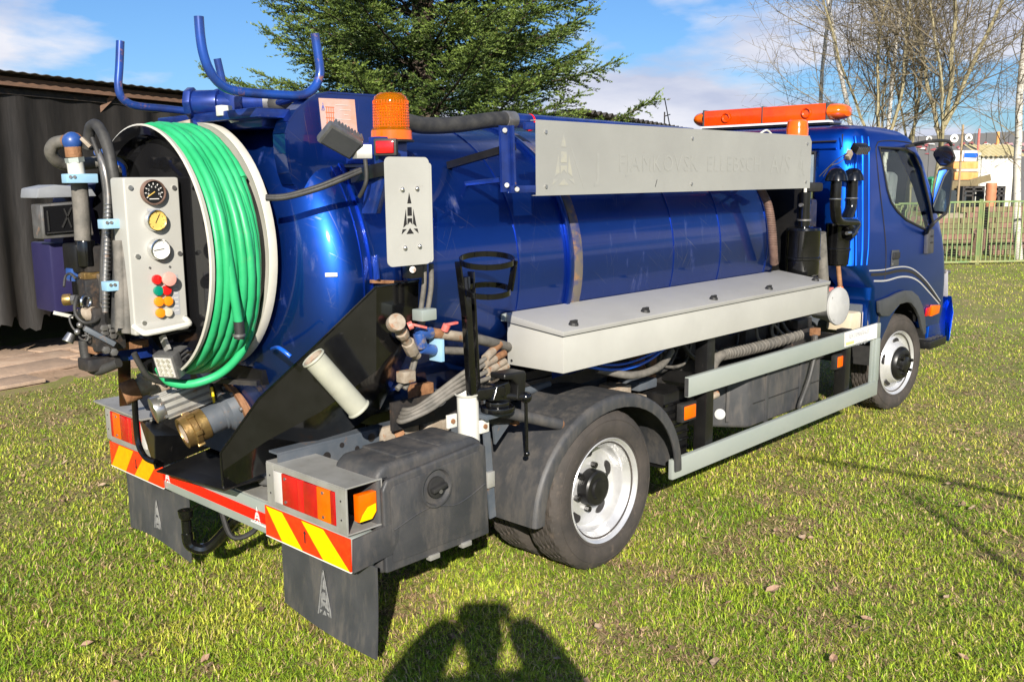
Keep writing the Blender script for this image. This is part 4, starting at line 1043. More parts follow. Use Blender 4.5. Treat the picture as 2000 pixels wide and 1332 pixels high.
tb_([(-1.461, -0.560, 1.746), (-1.414, -0.620, 1.750), (-1.337, -0.700, 1.780), (-1.258, -0.740, 1.813), (-1.187, -0.760, 1.839)], .007, 'hose', 'cable', 8)
tb_([(-1.182, -0.780, 1.873), (-1.178, -0.780, 1.813), (-1.181, -0.770, 1.776), (-1.183, -0.740, 1.739)], .008, 'hose', 'cable', 8)
tb_([(-1.37, -.40, 1.16), (-1.479, -0.620, 1.204), (-1.471, -0.680, 1.178)], .008, 'bluehose', 'air_line', 8)

# ---------------- beacon, lamp and plate at the back right corner
bc = V((-1.006, -0.720, 1.952)); 
bcn = M().lathe([(0, .076), (.035, .074), (.04, .068), (.135, .066), (.155, .060), (.167, .045), (.172, .0)], bc, (0, 0, 1), n=40).build('amber_beacon', K['amber'], T)
M().lathe([(-.004, .078), (.030, .0765), (.0305, .06)], bc, (0, 0, 1), n=40).build('beacon_base', K['amberhard'], bcn)
M().lathe([(.045, .022), (.06, .05), (.09, .055), (.12, .04)], bc, (0, 0, 1), n=24).build('beacon_reflector', K['gaugeY'], bcn)
m = M()
for k in range(9): m.torus(bc + V((0, 0, .045 + k * .010)), (0, 0, 1), .0675, .0016, n=40, m=5)
for k in range(36):
    t = 2 * PI * k / 36; m.bar(bc + V((.067 * math.cos(t), .067 * math.sin(t), .042)), bc + V((.0655 * math.cos(t), .0655 * math.sin(t), .14)), .0022, .0022)
m.build('lens_rib', K['amberhard'], bcn)
M().cyl(bc + V((0, 0, -.012)), bc + V((0, 0, -.004)), .085, n=32).build('beacon_plate', K['blacksatin'], T)
M().box(bc.x - .05, bc.x + .05, bc.y - .03, bc.y + .26, bc.z - .09, bc.z - .012).build('beacon_bracket', K['flatblue'], T, bevel=.004)
rl = V((-1.100, -0.800, 1.917))
rx = V((-.80, -.60, 0)); 
rlp = M().cbox(rl, .035, .085, .062, rx, (.6, -.8, 0)).build('red_lamp', K['rubber'], T, bevel=.006)
M().cbox(rl + rx * .018, .012, .068, .046, rx, (.6, -.8, 0)).build('lamp_lens', K['redlens'], rlp, bevel=.006)
M().cbox(rl + V((.02, .06, -.01)), .06, .06, .10).build('lamp_bracket', K['flatblue'], rlp, bevel=.004)
# grey finned work lamp
wl = V((-1.260, -0.740, 1.941))
ya = V((.86, -.10, -.42)).normalized(); xa = V((-.30, -.72, -.62)); xa = (xa - ya * xa.dot(ya)).normalized(); za = xa.cross(ya).normalized()
if za.z < 0: za = -za
lamp = M().cbox(wl, .035, .145, .085, xa, ya, za).build('work_lamp', K['finalu'], T, bevel=.008)
M().cbox(wl + xa * .019, .004, .125, .068, xa, ya, za).build('lamp_glass', K['darkgrey'], lamp)
for k in range(9):
    M().cbox(wl - xa * .034 + ya * ((k - 2.5) * .014), .04, .005, .08, xa, ya, za).build('heat_fin', K['finalu'], lamp)
M().cbox((-1.180, -0.760, 1.901), .055, .03, .05, (.8, -.6, 0)).build('lamp_bracket', K['alu'], lamp, bevel=.003)
# arm holding the plate
arm = [(-1.110, -0.700, 1.841), (-1.140, -0.840, 1.861), (-1.142, -0.840, 1.799), (-1.108, -0.740, 1.675), (-1.131, -0.680, 1.675)]
M().prism(arm, (.03, .01, 0)).build('bracket_arm', K['flatblue'], T, bevel=.003)
M().bar((-1.147, -0.660, 1.814), (-1.139, -0.850, 1.839), .03, .05).build('bracket_arm', K['blacksatin'], T, bevel=.003)
M().bar((-1.080, -0.690, 1.515), (-1.100, -0.720, 1.426), .03, .006).build('bracket_foot', K['flatblue'], T)
M().bar((-1.112, -0.700, 1.420), (-0.907, -0.730, 1.400), .02, .012).build('bracket_foot', K['rust'], T)
px0, px1, pz0, pz1 = -1.190, -.982, 1.490, 1.880
def rrect(x0, x1, z0, z1, r, y, n=5):
    out = []
    for (cx, cz, a) in ((x1 - r, z1 - r, 0), (x0 + r, z1 - r, 90), (x0 + r, z0 + r, 180), (x1 - r, z0 + r, 270)):
        for k in range(n + 1):
            t = math.radians(a + 90 * k / n); out.append((cx + r * math.cos(t), y, cz + r * math.sin(t)))
    return out
pl = M().prism(rrect(px0, px1, pz0, pz1, .022, -.90), (0, .004, 0)).build('sign_plate', K['grey'], T, smooth=20)
M().prism(rrect(px1 - .014, px1 + .014, pz0 + .004, pz1 - .02, .013, -.897), (0, .03, 0)).build('plate_flange', K['grey'], pl, smooth=20)
logo('cut_out_logo', (px0 + .108, -.900, pz0 + .115), (1, 0, 0), (0, 0, 1), .088, .148, K['darkprint'], pl, (0, -1, 0), .0012)
for (a, b) in ((.075, .275), (.145, .277), (.08, .065), (.15, .067)):
    M().sphere((px0 + a, -.902, pz0 + b), .009, n=10, m=6).build('screw', K['steel'], pl)
M().cbox((-1.040, -0.860, 1.468), .06, .05, .06).build('plate_bracket', K['blacksatin'], T, bevel=.004)
M().cyl((-1.062, -0.885, 1.471), (-1.070, -0.895, 1.473), .012, n=12).build('bracket_bolt', K['zinc'], T)
tb_([(-0.964, -0.840, 1.485), (-0.961, -0.830, 1.396), (-0.962, -0.810, 1.305)], .010, 'dusthose', 'conduit')
tb_([(-0.930, -0.840, 1.482), (-0.924, -0.830, 1.393), (-0.928, -0.810, 1.295)], .010, 'dusthose', 'conduit')
blob(829, 614, -.83, .075, .06, .045, 'galv', 'conduit_clamp', .005)
tb_([(-0.944, -0.800, 1.262), (-0.942, -0.760, 1.146), (-0.969, -0.740, 1.045), (-1.036, -0.740, 0.994)], .011, 'dusthose', 'conduit')
tb_([(-0.943, -0.760, 1.126), (-0.970, -0.750, 1.036), (-1.006, -0.750, 0.990)], .010, 'dusthose', 'conduit')
blob(793, 735, -.76, .06, .05, .045, 'dirtmetal', 'conduit_clamp', .005)

# ---------------- water valves beside the shield
M().cyl((-1.121, -0.840, 1.269), (-1.130, -0.870, 1.284), .034, n=20).build('hose_cap', K['dirtmetal'], T, bevel=.004)
M().cyl((-1.102, -0.840, 1.255), (-1.015, -0.800, 1.169), .020, n=14).build('brass_pipe', K['dirtmetal'], T)
M().cyl((-1.086, -0.835, 1.237), (-1.065, -0.825, 1.218), .026, n=8).build('pipe_nut', K['dirtmetal'], T, bevel=.003)
M().cyl((-1.033, -0.810, 1.188), (-0.992, -0.790, 1.140), .027, n=8).build('pipe_nut', K['dirtmetal'], T, bevel=.003)
M().cyl((-0.992, -0.790, 1.140), (-0.961, -0.780, 1.122), .018, n=12).build('brass_pipe', K['dirtmetal'], T)
M().cyl((-0.967, -0.800, 1.215), (-0.956, -0.800, 1.153), .024, n=16).build('valve_elbow', K['valveblue'], T, bevel=.004)
M().cyl((-0.975, -0.800, 1.212), (-0.903, -0.800, 1.207), .024, n=16).build('valve_elbow', K['valveblue'], T, bevel=.004)
M().cyl((-0.903, -0.800, 1.207), (-0.855, -0.800, 1.196), .021, n=14).build('rusty_nipple', K['rust'], T)
M().cyl((-0.860, -0.800, 1.197), (-0.738, -0.800, 1.169), .021, n=14).build('valve_body', K['dirtmetal'], T, bevel=.003)
M().cyl((-0.956, -0.800, 1.153), (-0.889, -0.800, 1.135), .022, n=14).build('valve_elbow', K['valveblue'], T, bevel=.004)
blob(853, 683, -.80, .02, .07, .09, 'ltblue', 'pipe_clamp', .003)
M().cyl((-0.828, -0.780, 1.124), (-0.712, -0.780, 1.104), .016, n=12).build('rigid_pipe', K['dusthose'], T)
for (u, v, u2, v2, u3, v3) in ((797, 638, 806, 634, 832, 640), (868, 646, 873, 634, 893, 630)):
    M().cyl(P3(u, v, 'y', -.82), P3(u2, v2, 'y', -.83), .016, n=12).build('valve_stem', K['redh'], T, bevel=.002)
    M().bar(P3(u2, v2, 'y', -.835), P3(u3, v3, 'y', -.84), .018, .010).build('red_lever', K['redh'], T, bevel=.003)
tb_([(-0.738, -0.800, 1.169), (-0.607, -0.780, 1.137), (-0.438, -0.720, 1.088), (-0.294, -0.660, 1.046)], .022, 'dusthose')
for i, (a, b) in enumerate((((976, 672), (948, 700)), ((985, 690), (945, 712)), ((985, 706), (950, 726)), ((990, 715), (955, 738)))):
    e = V(P3(a[0], a[1], 'y', -.74)); f = V(P3(b[0], b[1], 'y', -.78))
    M().cyl(e, e + (f - e) * .55, .016, n=12).build('hose_fitting', K['rust'] if i < 2 else K['dirtmetal'], T)
    M().cyl(e + (f - e) * .5, f, .019, n=12).build('hose_ferrule', K['dirtmetal'], T)
    M().tube([f, V(P3(900 - 3 * i, 732 + 11 * i, 'y', -.78)), V(P3(858 - 6 * i, 764 + 12 * i, 'y', -.74)), V(P3(815 - 8 * i, 795 + 9 * i, 'y', -.68)), V(P3(788 - 3 * i, 800 + 7 * i, 'y', -.60)), V(P3(800, 790 + 8 * i, 'y', -.45))], .0105, n=10, smooth=6).build('hose', K['dusthose'], T, smooth=60)
M().torus((-0.820, -0.740, 0.914), (.6, .2, -.7), .036, .004, n=20, m=5).build('cable_tie', K['rubber'], T)
blob(822, 770, -.52, .10, .06, .10, 'rust', 'rusty_bracket', .006)
blob(850, 775, -.48, .2, .10, .05, 'chassis', 'cross_bracket', .006)
blob(780, 842, -.54, .20, .03, .07, 'dirtmetal', 'spring_hanger', .01)
blob(850, 830, -.56, .14, .06, .07, 'dirtmetal', 'spring_hanger', .02)
M().cyl((-0.881, -0.555, 0.751), (-0.894, -0.575, 0.757), .022, n=8).build('hanger_bolt', K['rust'], T)
M().box(-.95, 2.2, -.60, -.585, .78, .90).build('subframe_rail', K['dark'], T)

# ---------------- cone holder with two hoops, vice
post_t, post_b = V((-0.774, -0.860, 1.422)), V((-0.747, -0.860, 0.941))
M().bar(post_t, post_b, .032, .032).build('holder_post', K['black'], T, bevel=.004)
M().bar(V((-0.708, -0.830, 1.435)), V((-0.685, -0.830, 0.947)), .034, .012).build('holder_post', K['black'], T, bevel=.004)
h1, h2 = V((-0.717, -0.930, 1.484)), V((-0.714, -0.930, 1.365))
def hoop(c, r, h):
    return M().lathe([(-h / 2, r), (-h / 2, r - .005), (h / 2, r - .005), (h / 2, r)], c, (-.11, -.13, 1), n=48, closed=True).build('hoop', K['black'], T)
hoop(h1, .110, .022); hoop(h2, .092, .022)
M().bar(h1 + V((.07, -.085, 0)), h2 + V((.065, -.06, 0)), .026, .008).build('hoop_link', K['black'], T)
M().bar(h1 + V((-.10, .06, 0)), h2 + V((-.08, .05, -.1)), .03, .008).build('hoop_link', K['black'], T)
vc = V((-0.616, -0.880, 0.873))
M().cyl(vc + V((0, 0, -.022)), vc + V((0, 0, .0)), .072, n=32).build('vice_base', K['black'], T, bevel=.004)
M().cyl(vc + V((0, 0, .0)), vc + V((0, 0, .022)), .052, n=28).build('vice_base', K['black'], T, bevel=.004)
va, vb_ = V((-0.715, -0.860, 0.931)), V((-0.498, -0.930, 0.895))
vd = (vb_ - va).normalized(); vd.z = 0; vd.normalize(); vs_ = V((-vd.y, vd.x, 0))
def vat(u, v, y): return V(P3(u, v, 'y', y))
M().cbox(vat(956, 766, -.875), .13, .05, .055, vd, vs_).build('vice_body', K['black'], T, bevel=.014, seg=3)
M().prism([vat(962, 785, -.91), vat(972, 752, -.91), vat(996, 742, -.91), vat(1003, 760, -.91), vat(998, 785, -.91)], (0, .07, 0)).build('vice_jaw', K['black'], T, bevel=.010, seg=3)
M().prism([vat(985, 742, -.93), vat(986, 731, -.93), vat(1026, 724, -.93), vat(1029, 732, -.93), vat(1026, 775, -.93), vat(1010, 782, -.93), vat(1012, 752, -.93), vat(1002, 742, -.93)], (0, .085, 0)).build('vice_jaw', K['blacksatin'], T, bevel=.008, seg=3)
M().cyl(va + V((.03, 0, 0)), vb_, .015, n=16).build('vice_screw', K['blacksatin'], T)
M().sphere(vb_, .026).build('vice_screw_head', K['black'], T)
M().cyl(vb_ + V((0, 0, .02)), V((-0.494, -0.930, 0.651)), .0075, n=12).build('vice_handle', K['black'], T)
M().sphere((-0.494, -0.930, 0.649), .013, n=12, m=8).build('handle_knob', K['black'], T)
M().cbox(vc + V((0, .06, -.035)), .17, .16, .02).build('vice_mount', K['chassis'], T, bevel=.004)

# ---------------- long aluminium locker
lk = M().prism([(-.337, -.672, .98), (-.337, -1.0, .98), (-.337, -1.0, 1.148), (-.337, -.672, 1.192)], (2.515, 0, 0)).build('long_locker', K['grey'], T, bevel=.003)
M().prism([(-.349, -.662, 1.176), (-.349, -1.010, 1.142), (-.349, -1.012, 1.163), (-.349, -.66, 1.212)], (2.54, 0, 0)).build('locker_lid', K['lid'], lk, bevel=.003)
M().prism([(-.342, -.668, 1.183), (-.342, -1.004, 1.139), (-.342, -1.004, 1.143), (-.342, -.668, 1.188)], (2.526, 0, 0)).build('locker_gap', K['darkprint'], lk, smooth=0)
for x in (-.215, .32, .93, 1.52, 2.10):
    b = M().cyl((x, -.955, 1.168), (x, -.957, 1.183), .024, .020, n=10).build('lid_latch', K['rubber'], lk, bevel=.003)
    M().cbox((x, -.957, 1.187), .04, .014, .012).build('latch_wing', K['rubber'], b, bevel=.002)
for x in (-.02, .1, 1.6, 1.9):
    M().prism([(x, -.66, .978), (x, -.96, .978), (x, -.66, .86)], (.008, 0, 0)).build('locker_bracket', K['flatblue'], T, smooth=0)
M().cbox((-.351, -.665, 1.193), .01, .028, .034).build('lid_corner', K['galv'], lk, bevel=.003)
for x in (-.31,):
    M().cyl((-.338, -.70, 1.0), (-.341, -.70, 1.0), .006, n=8).build('rivet', K['darkprint'], lk)

# ---------------- side name panel
PX0, PX1, PY, PZ0, PZ1 = -.348, 2.165, -.862, 1.731, 2.038
sp = M().prism([(PX0, PY, PZ0), (PX0, PY, PZ1), (PX1 - .03, PY, PZ1), (PX1, PY, PZ1 - .03), (PX1, PY, PZ0)], (0, .003, 0)).build('name_panel', K['panel'], T, smooth=0)
M().box(PX0, PX1, PY, PY + .03, PZ0 - .003, PZ0).build('panel_lip', K['panel'], sp)
M().box(PX0, PX1 - .03, PY, PY + .03, PZ1, PZ1 + .003).build('panel_lip', K['panel'], sp)
for (x) in (PX0 + .06, .84, PX1 - .06):
    for z in (PZ1 - .045, PZ0 + .035):
        M().cyl((x, PY, z), (x, PY - .006, z), .008, n=10).build('panel_screw', K['steel'], sp)
text_obj('ghost_letter', 'J', .16, K['ghost'], sp, (.05, PY - .0012, 1.80), (1, 0, 0), (0, 0, 1), .0001)
def letters(body, size, x, z):
    for ch in body:
        if ch == ' ': x += size * .3; continue
        o = text_obj('ghost_letter', ch, size, K['ghost'], sp, (x, PY - .0012, z), (1, 0, 0), (0, 0, 1), .0001)
        x = max(v.co.x for v in o.data.vertices) + size * .10
letters('FJAMKOVSK  ELLEBSCH', .115, .22, 1.83)
letters('A/S', .15, 1.66, 1.82)
logo('ghost_logo', (2.035, PY - .0010, 1.80), (1, 0, 0), (0, 0, 1), .11, .16, K['ghost'], sp, (0, -1, 0), .0002)
logo('ghost_logo', (-.17, PY - .0010, 1.77), (1, 0, 0), (0, 0, 1), .17, .22, K['ghostlight'], sp, (0, -1, 0), .0002)
for (a, b) in (((-.12, 1.93), (-.03, 1.755)),):
    M().bar((a[0], PY - .0004, a[1]), (b[0], PY - .0004, b[1]), .006, .0004, up=(0, 1, 0)).build('ghost_line', K['ghost'], sp, smooth=0)
M().bar((.52, PY - .0006, 1.755), (.535, PY - .0006, 1.79), .004, .0004, up=(0, 1, 0)).build('scratch', K['darkprint'], sp, smooth=0)
# panel frame
fp = M().bar((-0.518, -0.840, 2.012), (-0.511, -0.840, 1.747), .05, .012, up=(0, 1, 0)).build('panel_post', K['flatblue'], T)
M().bar((-0.484, -0.845, 2.013), (-0.473, -0.845, 1.747), .012, .03, up=(0, 1, 0)).build('panel_post', K['flatblue'], T)
for (u, v) in ((986, 255), (990, 362)): M().cyl(P3(u, v, 'y', -.845), P3(u, v, 'y', -.855), .010, n=10).build('post_bolt', K['steel'], fp)
M().box(-.50, PX0 + .02, -.86, -.835, 1.742, 1.772).build('panel_rail', K['flatblue'], T, bevel=.002)
M().cyl((-0.464, -0.860, 1.757), (-0.473, -0.868, 1.757), .010, n=10).build('post_bolt', K['steel'], fp)
M().box(-.40, 2.13, -.855, -.835, 2.0, 2.03).build('panel_rail', K['flatblue'], T, bevel=.002)
M().box(.9, .93, -.855, -.835, 1.74, 2.03).build('panel_post', K['flatblue'], T)
for x in (-.46, .9, 1.9):
    M().bar((x, -.84, 1.93), (x - .05, -.50, 1.86), .03, .03).build('panel_stay', K['blacksatin'], T)
    M().cyl((x, -.84, 1.80), (x, -.55, 1.78), .012, n=8).build('panel_stay', K['flatblue'], T)
tb_([(1.55, PY + .01, PZ1 + .0), (1.62, PY + .01, PZ1 + .02), (1.68, PY + .01, PZ1)], .006, 'white', 'white_cable', 6)
# extra antenna
M().tube([(2.212, 0.200, 2.155), (2.145, 0.200, 2.333)], .004, n=6).build('antenna', K['black'], T)

# ---------------- side guard rails
gr = M().box(.683, 3.10, -.975, -.947, .690, .796).build('guard_rail', K['galv'], T, bevel=.006)
M().box(.681, .684, -.972, -.95, .696, .790).build('rail_end', K['plastic'], gr)
M().box(.55, 3.10, -.975, -.947, .285, .390).build('guard_rail', K['galv'], T, bevel=.006)
M().box(3.03, 3.10, -.978, -.945, .390, .690).build('guard_upright', K['galv'], T, bevel=.004)
M().box(2.99, 3.012, -.972, -.95, .39, .69).build('guard_upright', K['galv'], T, bevel=.002)
for x in (.90, 2.62):
    M().box(x, x + .075, -.945, -.87, .31, 1.0 if x < 1 else .80).build('guard_bracket', K['blacksatin'], T, bevel=.004)
    M().box(x + .015, x + .06, -.90, -.40, .70, .76).build('guard_bracket', K['blacksatin'], T, bevel=.004)
stk = M().prism([(2.504, -0.977, 0.800), (3.024, -0.977, 0.802), (3.030, -0.977, 0.698), (2.515, -0.977, 0.704)], (0, -.0015, 0)).build('sticker', K['whiteprint'], gr, smooth=0)
so = V((2.550, -0.979, 0.754)); so2 = V((2.681, -0.979, 0.709))
text_obj('sticker_text', 'REN DEMINERALET', .042, K['greyprint'], stk, so + V((.02, 0, -.003)), (1, 0, 0), (0, 0, 1), .0004, 'LEFT', .9)
text_obj('sticker_text', 'VASK & FEJER', .036, K['greyprint'], stk, so2 + V((.0, 0, -.02)), (1, 0, 0), (0, 0, 1), .0004, 'LEFT', .9)
M().bar(V((2.530, -0.979, 0.722)), V((2.656, -0.979, 0.719)), .02, .001, up=(0, 1, 0)).build('sticker_mark', mat('yellow_print', (.6, .6, .25), rough=.5), stk, smooth=0)
def side_marker(u, v, y):
    c = V(P3(u, v, 'y', y))
    h = M().cbox(c, .135, .04, .10).build('side_marker', K['rubber'], T, bevel=.008)
    M().cbox(c + V((0, -.02, 0)), .105, .012, .072).build('marker_lens', K['amberhard'], h, bevel=.006)
side_marker(1341, 803, -.90); side_marker(1637, 705, -.90)
# fuel tank
plan = [(1.16, -.50), (1.43, -.885), (1.46, -.90), (2.34, -.90), (2.38, -.87), (2.40, -.50)]
fto = M().prism([(x, y, .365) for x, y in plan], (0, 0, .325)).build('fuel_tank', K['plastic'], T, bevel=.018, seg=3)
for x in (1.62, 2.05):
    M().box(x, x + .035, -.908, -.895, .362, .695).build('tank_strap', K['plastic'], fto, bevel=.003)
M().box(1.48, 2.33, -.903, -.899, .50, .506).build('tank_seam', K['rubber'], fto)
for k in range(4):
    t = .18 + .2 * k; x, y = 1.16 + .27 * t, -.50 - .385 * t
    M().cbox((x - .006, y - .004, .53), .012, .02, .26, (.82, .57, 0), (-.57, .82, 0)).build('tank_rib', K['plastic'], fto, bevel=.002)
M().tube([(2.194, -0.930, 0.703), (2.124, -0.930, 0.550), (2.013, -0.930, 0.405), (2.064, -0.900, 0.359)], .016, n=10, smooth=5).build('drain_hose', K['hose'], T)
M().cyl((1.113, -0.900, 0.510), (1.068, -0.930, 0.524), .030, n=24).build('round_gauge', K['housing'], T, bevel=.004)
M().cyl((.96, -.90, .62), (1.05, -.92, .64), .02, n=12).build('fuel_cap', K['dirtmetal'], T)
M().box(.63, .86, -.86, -.60, .30, .70).build('battery_box', K['blacksatin'], T, bevel=.01)
for k in range(8): M().box(.625, .85, -.872, -.86, .34 + k * .042, .352 + k * .042).build('battery_slat', K['black'], T)
# clutter between the locker and the rails
ch_ = [(1.266, -0.740, 0.647), (1.295, -0.740, 0.742), (1.393, -0.740, 0.788), (1.626, -0.740, 0.779), (1.939, -0.740, 0.775), (2.347, -0.740, 0.781)]
ch = tb_(ch_, .034, 'dusthose', 'corrugated_hose', 8)
for q in smooth_path(ch_[2:], 8): M().torus(q, (1, 0, .1), .033, .005, n=16, m=5).build('hose_rib', K['dusthose'], ch)
tb_([(.05, -.80, .93), (.25, -.84, .885), (.50, -.84, .89), (.80, -.80, .95)], .008, 'bluehose', 'air_line', 8)
tb_([(.05, -.78, .95), (.3, -.82, .90), (.6, -.82, .92), (.82, -.78, .96)], .007, 'bluehose', 'air_line', 8)
tb_([(.15, -.80, .90), (.35, -.86, .845), (.60, -.85, .85), (.78, -.80, .90)], .020, 'dusthose', 'hose', 8)
for (x, y, z, sx, sy, sz, m_) in ((.75, -.62, .80, .18, .10, .14, 'rust'), (.62, -.70, .74, .16, .14, .05, 'chassis'), (.45, -.68, .72, .10, .14, .08, 'dirtmetal'), (.55, -.74, .66, .09, .08, .07, 'dirtmetal'), (1.3, -.6, .86, .3, .1, .14, 'dark'), (1.9, -.62, .84, .26, .12, .12, 'dark'), (2.35, -.70, .86, .2, .16, .06, 'dark'), (1.0, -.55, .62, .8, .2, .3, 'dark'), (2.4, -.6, .62, .3, .3, .4, 'dark')):
    M().cbox((x, y, z), sx, sy, sz).build('underbody_part', K[m_], T, bevel=.01)
rr = random.Random(4)
for k in range(10):
    x = rr.uniform(.4, 2.3); M().tube([(x, -.70, .95), (x + rr.uniform(-.1, .2), -.74, .82), (x + rr.uniform(.1, .4), -.70, .78), (x + .35, -.66, .92)], .008 + .006 * rr.random(), n=7, smooth=6).build('hose', K['hose'] if k % 2 else K['dusthose'], T, smooth=60)
blob(1592, 648, -.84, .06, .05, .05, 'rust', 'rusty_bracket', .006)
M().cyl((2.289, -0.880, 0.800), (2.300, -0.880, 0.682), .018, n=10).build('strut', K['zinc'], T)
# ================================================================== THE CAB
def rr_ring(x0, x1, hw, z, rb, rf, n=7, dz=None):
    """plan outline: rounded rectangle, rear corner radius rb, front corner radius rf"""
    pts = []
    for (cx, cy, r, a) in ((x1 - rf, hw - rf, rf, 0), (x0 + rb, hw - rb, rb, 90), (x0 + rb, -hw + rb, rb, 180), (x1 - rf, -hw + rf, rf, 270)):
        for k in range(n + 1):
            t = math.radians(a + 90 * k / n); pts.append((cx + r * math.cos(t), cy + r * math.sin(t), z))
    return pts
XR = 2.93
lev = [  # z, x0, x1, half width, rear r, front r
    (.60, 3.38, 4.86, .835, .03, .22), (.70, 3.33, 4.87, .850, .04, .24), (.90, 3.24, 4.86, .858, .05, .26), (.93, 3.20, 4.855, .860, .06, .26), (1.02, 3.18, 4.85, .862, .07, .27), (1.12, XR + .10, 4.83, .862, .08, .28), (1.19, XR, 4.81, .862, .17, .28),
    (1.30, XR, 4.76, .860, .19, .28), (1.45, XR, 4.66, .852, .20, .27), (1.70, XR + .005, 4.47, .836, .20, .25), (1.90, XR + .015, 4.30, .822, .20, .24),
    (2.02, XR + .03, 4.16, .808, .20, .24), (2.08, XR + .05, 4.06, .79, .20, .24), (2.12, XR + .09, 3.95, .755, .17, .24), (2.145, XR + .15, 3.80, .69, .18, .24), (2.158, XR + .26, 3.62, .58, .2, .24)]
def cab_shell(off=0.0):
    m = M(); rings = []
    for (z, x0, x1, hw, rb, rf) in lev:
        zz = z
        rings.append(rr_ring(x0 + off, x1 - off, hw - off, zz, max(rb - off * .5, .02), max(rf - off * .5, .05)))
    if off:
        rings = [[(p[0], p[1], p[2] + (off if i == 0 else 0) - (off * .8 if i > 9 else 0)) for p in r] for i, r in enumerate(rings)]
    m.loft(rings)
    return m
outer = cab_shell(0).mesh('cab', K['cabblue'], smooth=0)
cab = bpy.data.objects.new('cab', outer); COL.objects.link(cab)
cutters = []
def cutter(m):
    o = bpy.data.objects.new('cutter', m.mesh('cutter', None, smooth=0)); COL.objects.link(o); cutters.append(o)
    md = cab.modifiers.new('b', 'BOOLEAN'); md.operation = 'DIFFERENCE'; md.solver = 'EXACT'; md.object = o
cutter(cab_shell(.045))
WIN = [(3.298, -0.830, 1.995), (3.773, -0.830, 1.992), (3.937, -0.830, 1.961), (4.069, -0.830, 1.848), (4.247, -0.840, 1.575), (4.324, -0.850, 1.414), (4.222, -0.850, 1.371), (3.772, -0.850, 1.474), (3.600, -0.845, 1.543), (3.487, -0.845, 1.612), (3.423, -0.840, 1.697)]
WIN = [(x, z) for x, y, z in WIN]
cutter(M().prism([(x, -.95, z) for x, z in WIN], (0, 1.9, 0)))
cutter(M().prism([(5.2, -.68, 1.35), (5.2, .68, 1.35), (5.2, .62, 1.98), (5.2, -.62, 1.98)], (-1.45, 0, 0)))
cutter(M().prism([(2.7, -.52, 1.55), (2.7, .52, 1.55), (2.7, .50, 1.97), (2.7, -.50, 1.97)], (.5, 0, 0)))
# wheel arches
arch = [(3.30, .30)] + [(3.885 + .46 * math.cos(t), .42 + .455 * math.sin(t)) for t in [PI - PI * i / 18 for i in range(19)]] + [(4.345, .30)]
cutter(M().prism([(x, -.95, z) for x, z in arch], (0, 1.9, 0)))
cutter(M().prism([(2.6, -.60, .5), (3.5, -.60, .5), (3.5, -.60, 1.10), (2.6, -.60, 1.22)], (0, 1.2, 0)))
dg = bpy.context.evaluated_depsgraph_get(); dg.update()
me = bpy.data.meshes.new_from_object(cab.evaluated_get(dg))
cab.modifiers.clear(); cab.data = me
me.materials.clear(); me.materials.append(K['cabblue'])
me.shade_smooth(); me.set_sharp_from_angle(angle=math.radians(28))
for o in cutters: bpy.data.objects.remove(o)
cab.parent = T
def side_y(z):
    for a, b in zip(lev[:-1], lev[1:]):
        if a[0] <= z <= b[0]: return -(a[3] + (b[3] - a[3]) * (z - a[0]) / (b[0] - a[0]))
    return -lev[-1][3]
def on_side(x, z, off=.004): return (x, side_y(z) - off, z)
# glass and trim
g = M(); n = len(WIN)
g.add([on_side(x, z, -.012) for x, z in WIN], [tuple(range(n))])
g.add([on_side(x, z, -.017) for x, z in WIN], [tuple(range(n))])
M().add([on_side(x, z, -.012) for x, z in WIN] + [on_side(x, z, -.017) for x, z in WIN], [tuple(range(n)), tuple(range(2 * n - 1, n - 1, -1))] + [(k, n + k, n + (k + 1) % n, (k + 1) % n) for k in range(n)]).build('side_window', K['glass'], T, smooth=0)
M().tube([on_side(x, z, .0) for x, z in WIN], .010, n=6, closed=True).build('window_seal', K['rubber'], T)
M().add([(x, -y, z) for x, y, z in [on_side(x, z, -.012) for x, z in WIN]] + [(x, -y, z) for x, y, z in [on_side(x, z, -.017) for x, z in WIN]], [tuple(range(n)), tuple(range(2 * n - 1, n - 1, -1))] + [(k, n + k, n + (k + 1) % n, (k + 1) % n) for k in range(n)]).build('side_window', K['glass'], T, smooth=0)
def fx(z):
    for a, b in zip(lev[:-1], lev[1:]):
        if a[0] <= z <= b[0]: return a[2] + (b[2] - a[2]) * (z - a[0]) / (b[0] - a[0])
ws = [(fx(1.34) - .02, -.69, 1.34), (fx(1.34) - .02, .69, 1.34), (fx(1.99) - .02, .63, 1.99), (fx(1.99) - .02, -.63, 1.99)]
M().prism(ws, (.006, 0, .0)).build('windscreen', K['glass'], T, smooth=0)
M().box(XR + .012, XR + .018, -.54, .54, 1.53, 1.99).build('rear_window', K['glass'], T, smooth=0)
M().tube([(XR + .0, a, b) for a, b in ((-.52, 1.56), (-.52, 1.96), (.52, 1.96), (.52, 1.56))], .014, n=6, closed=True).build('window_seal', K['rubber'], T)
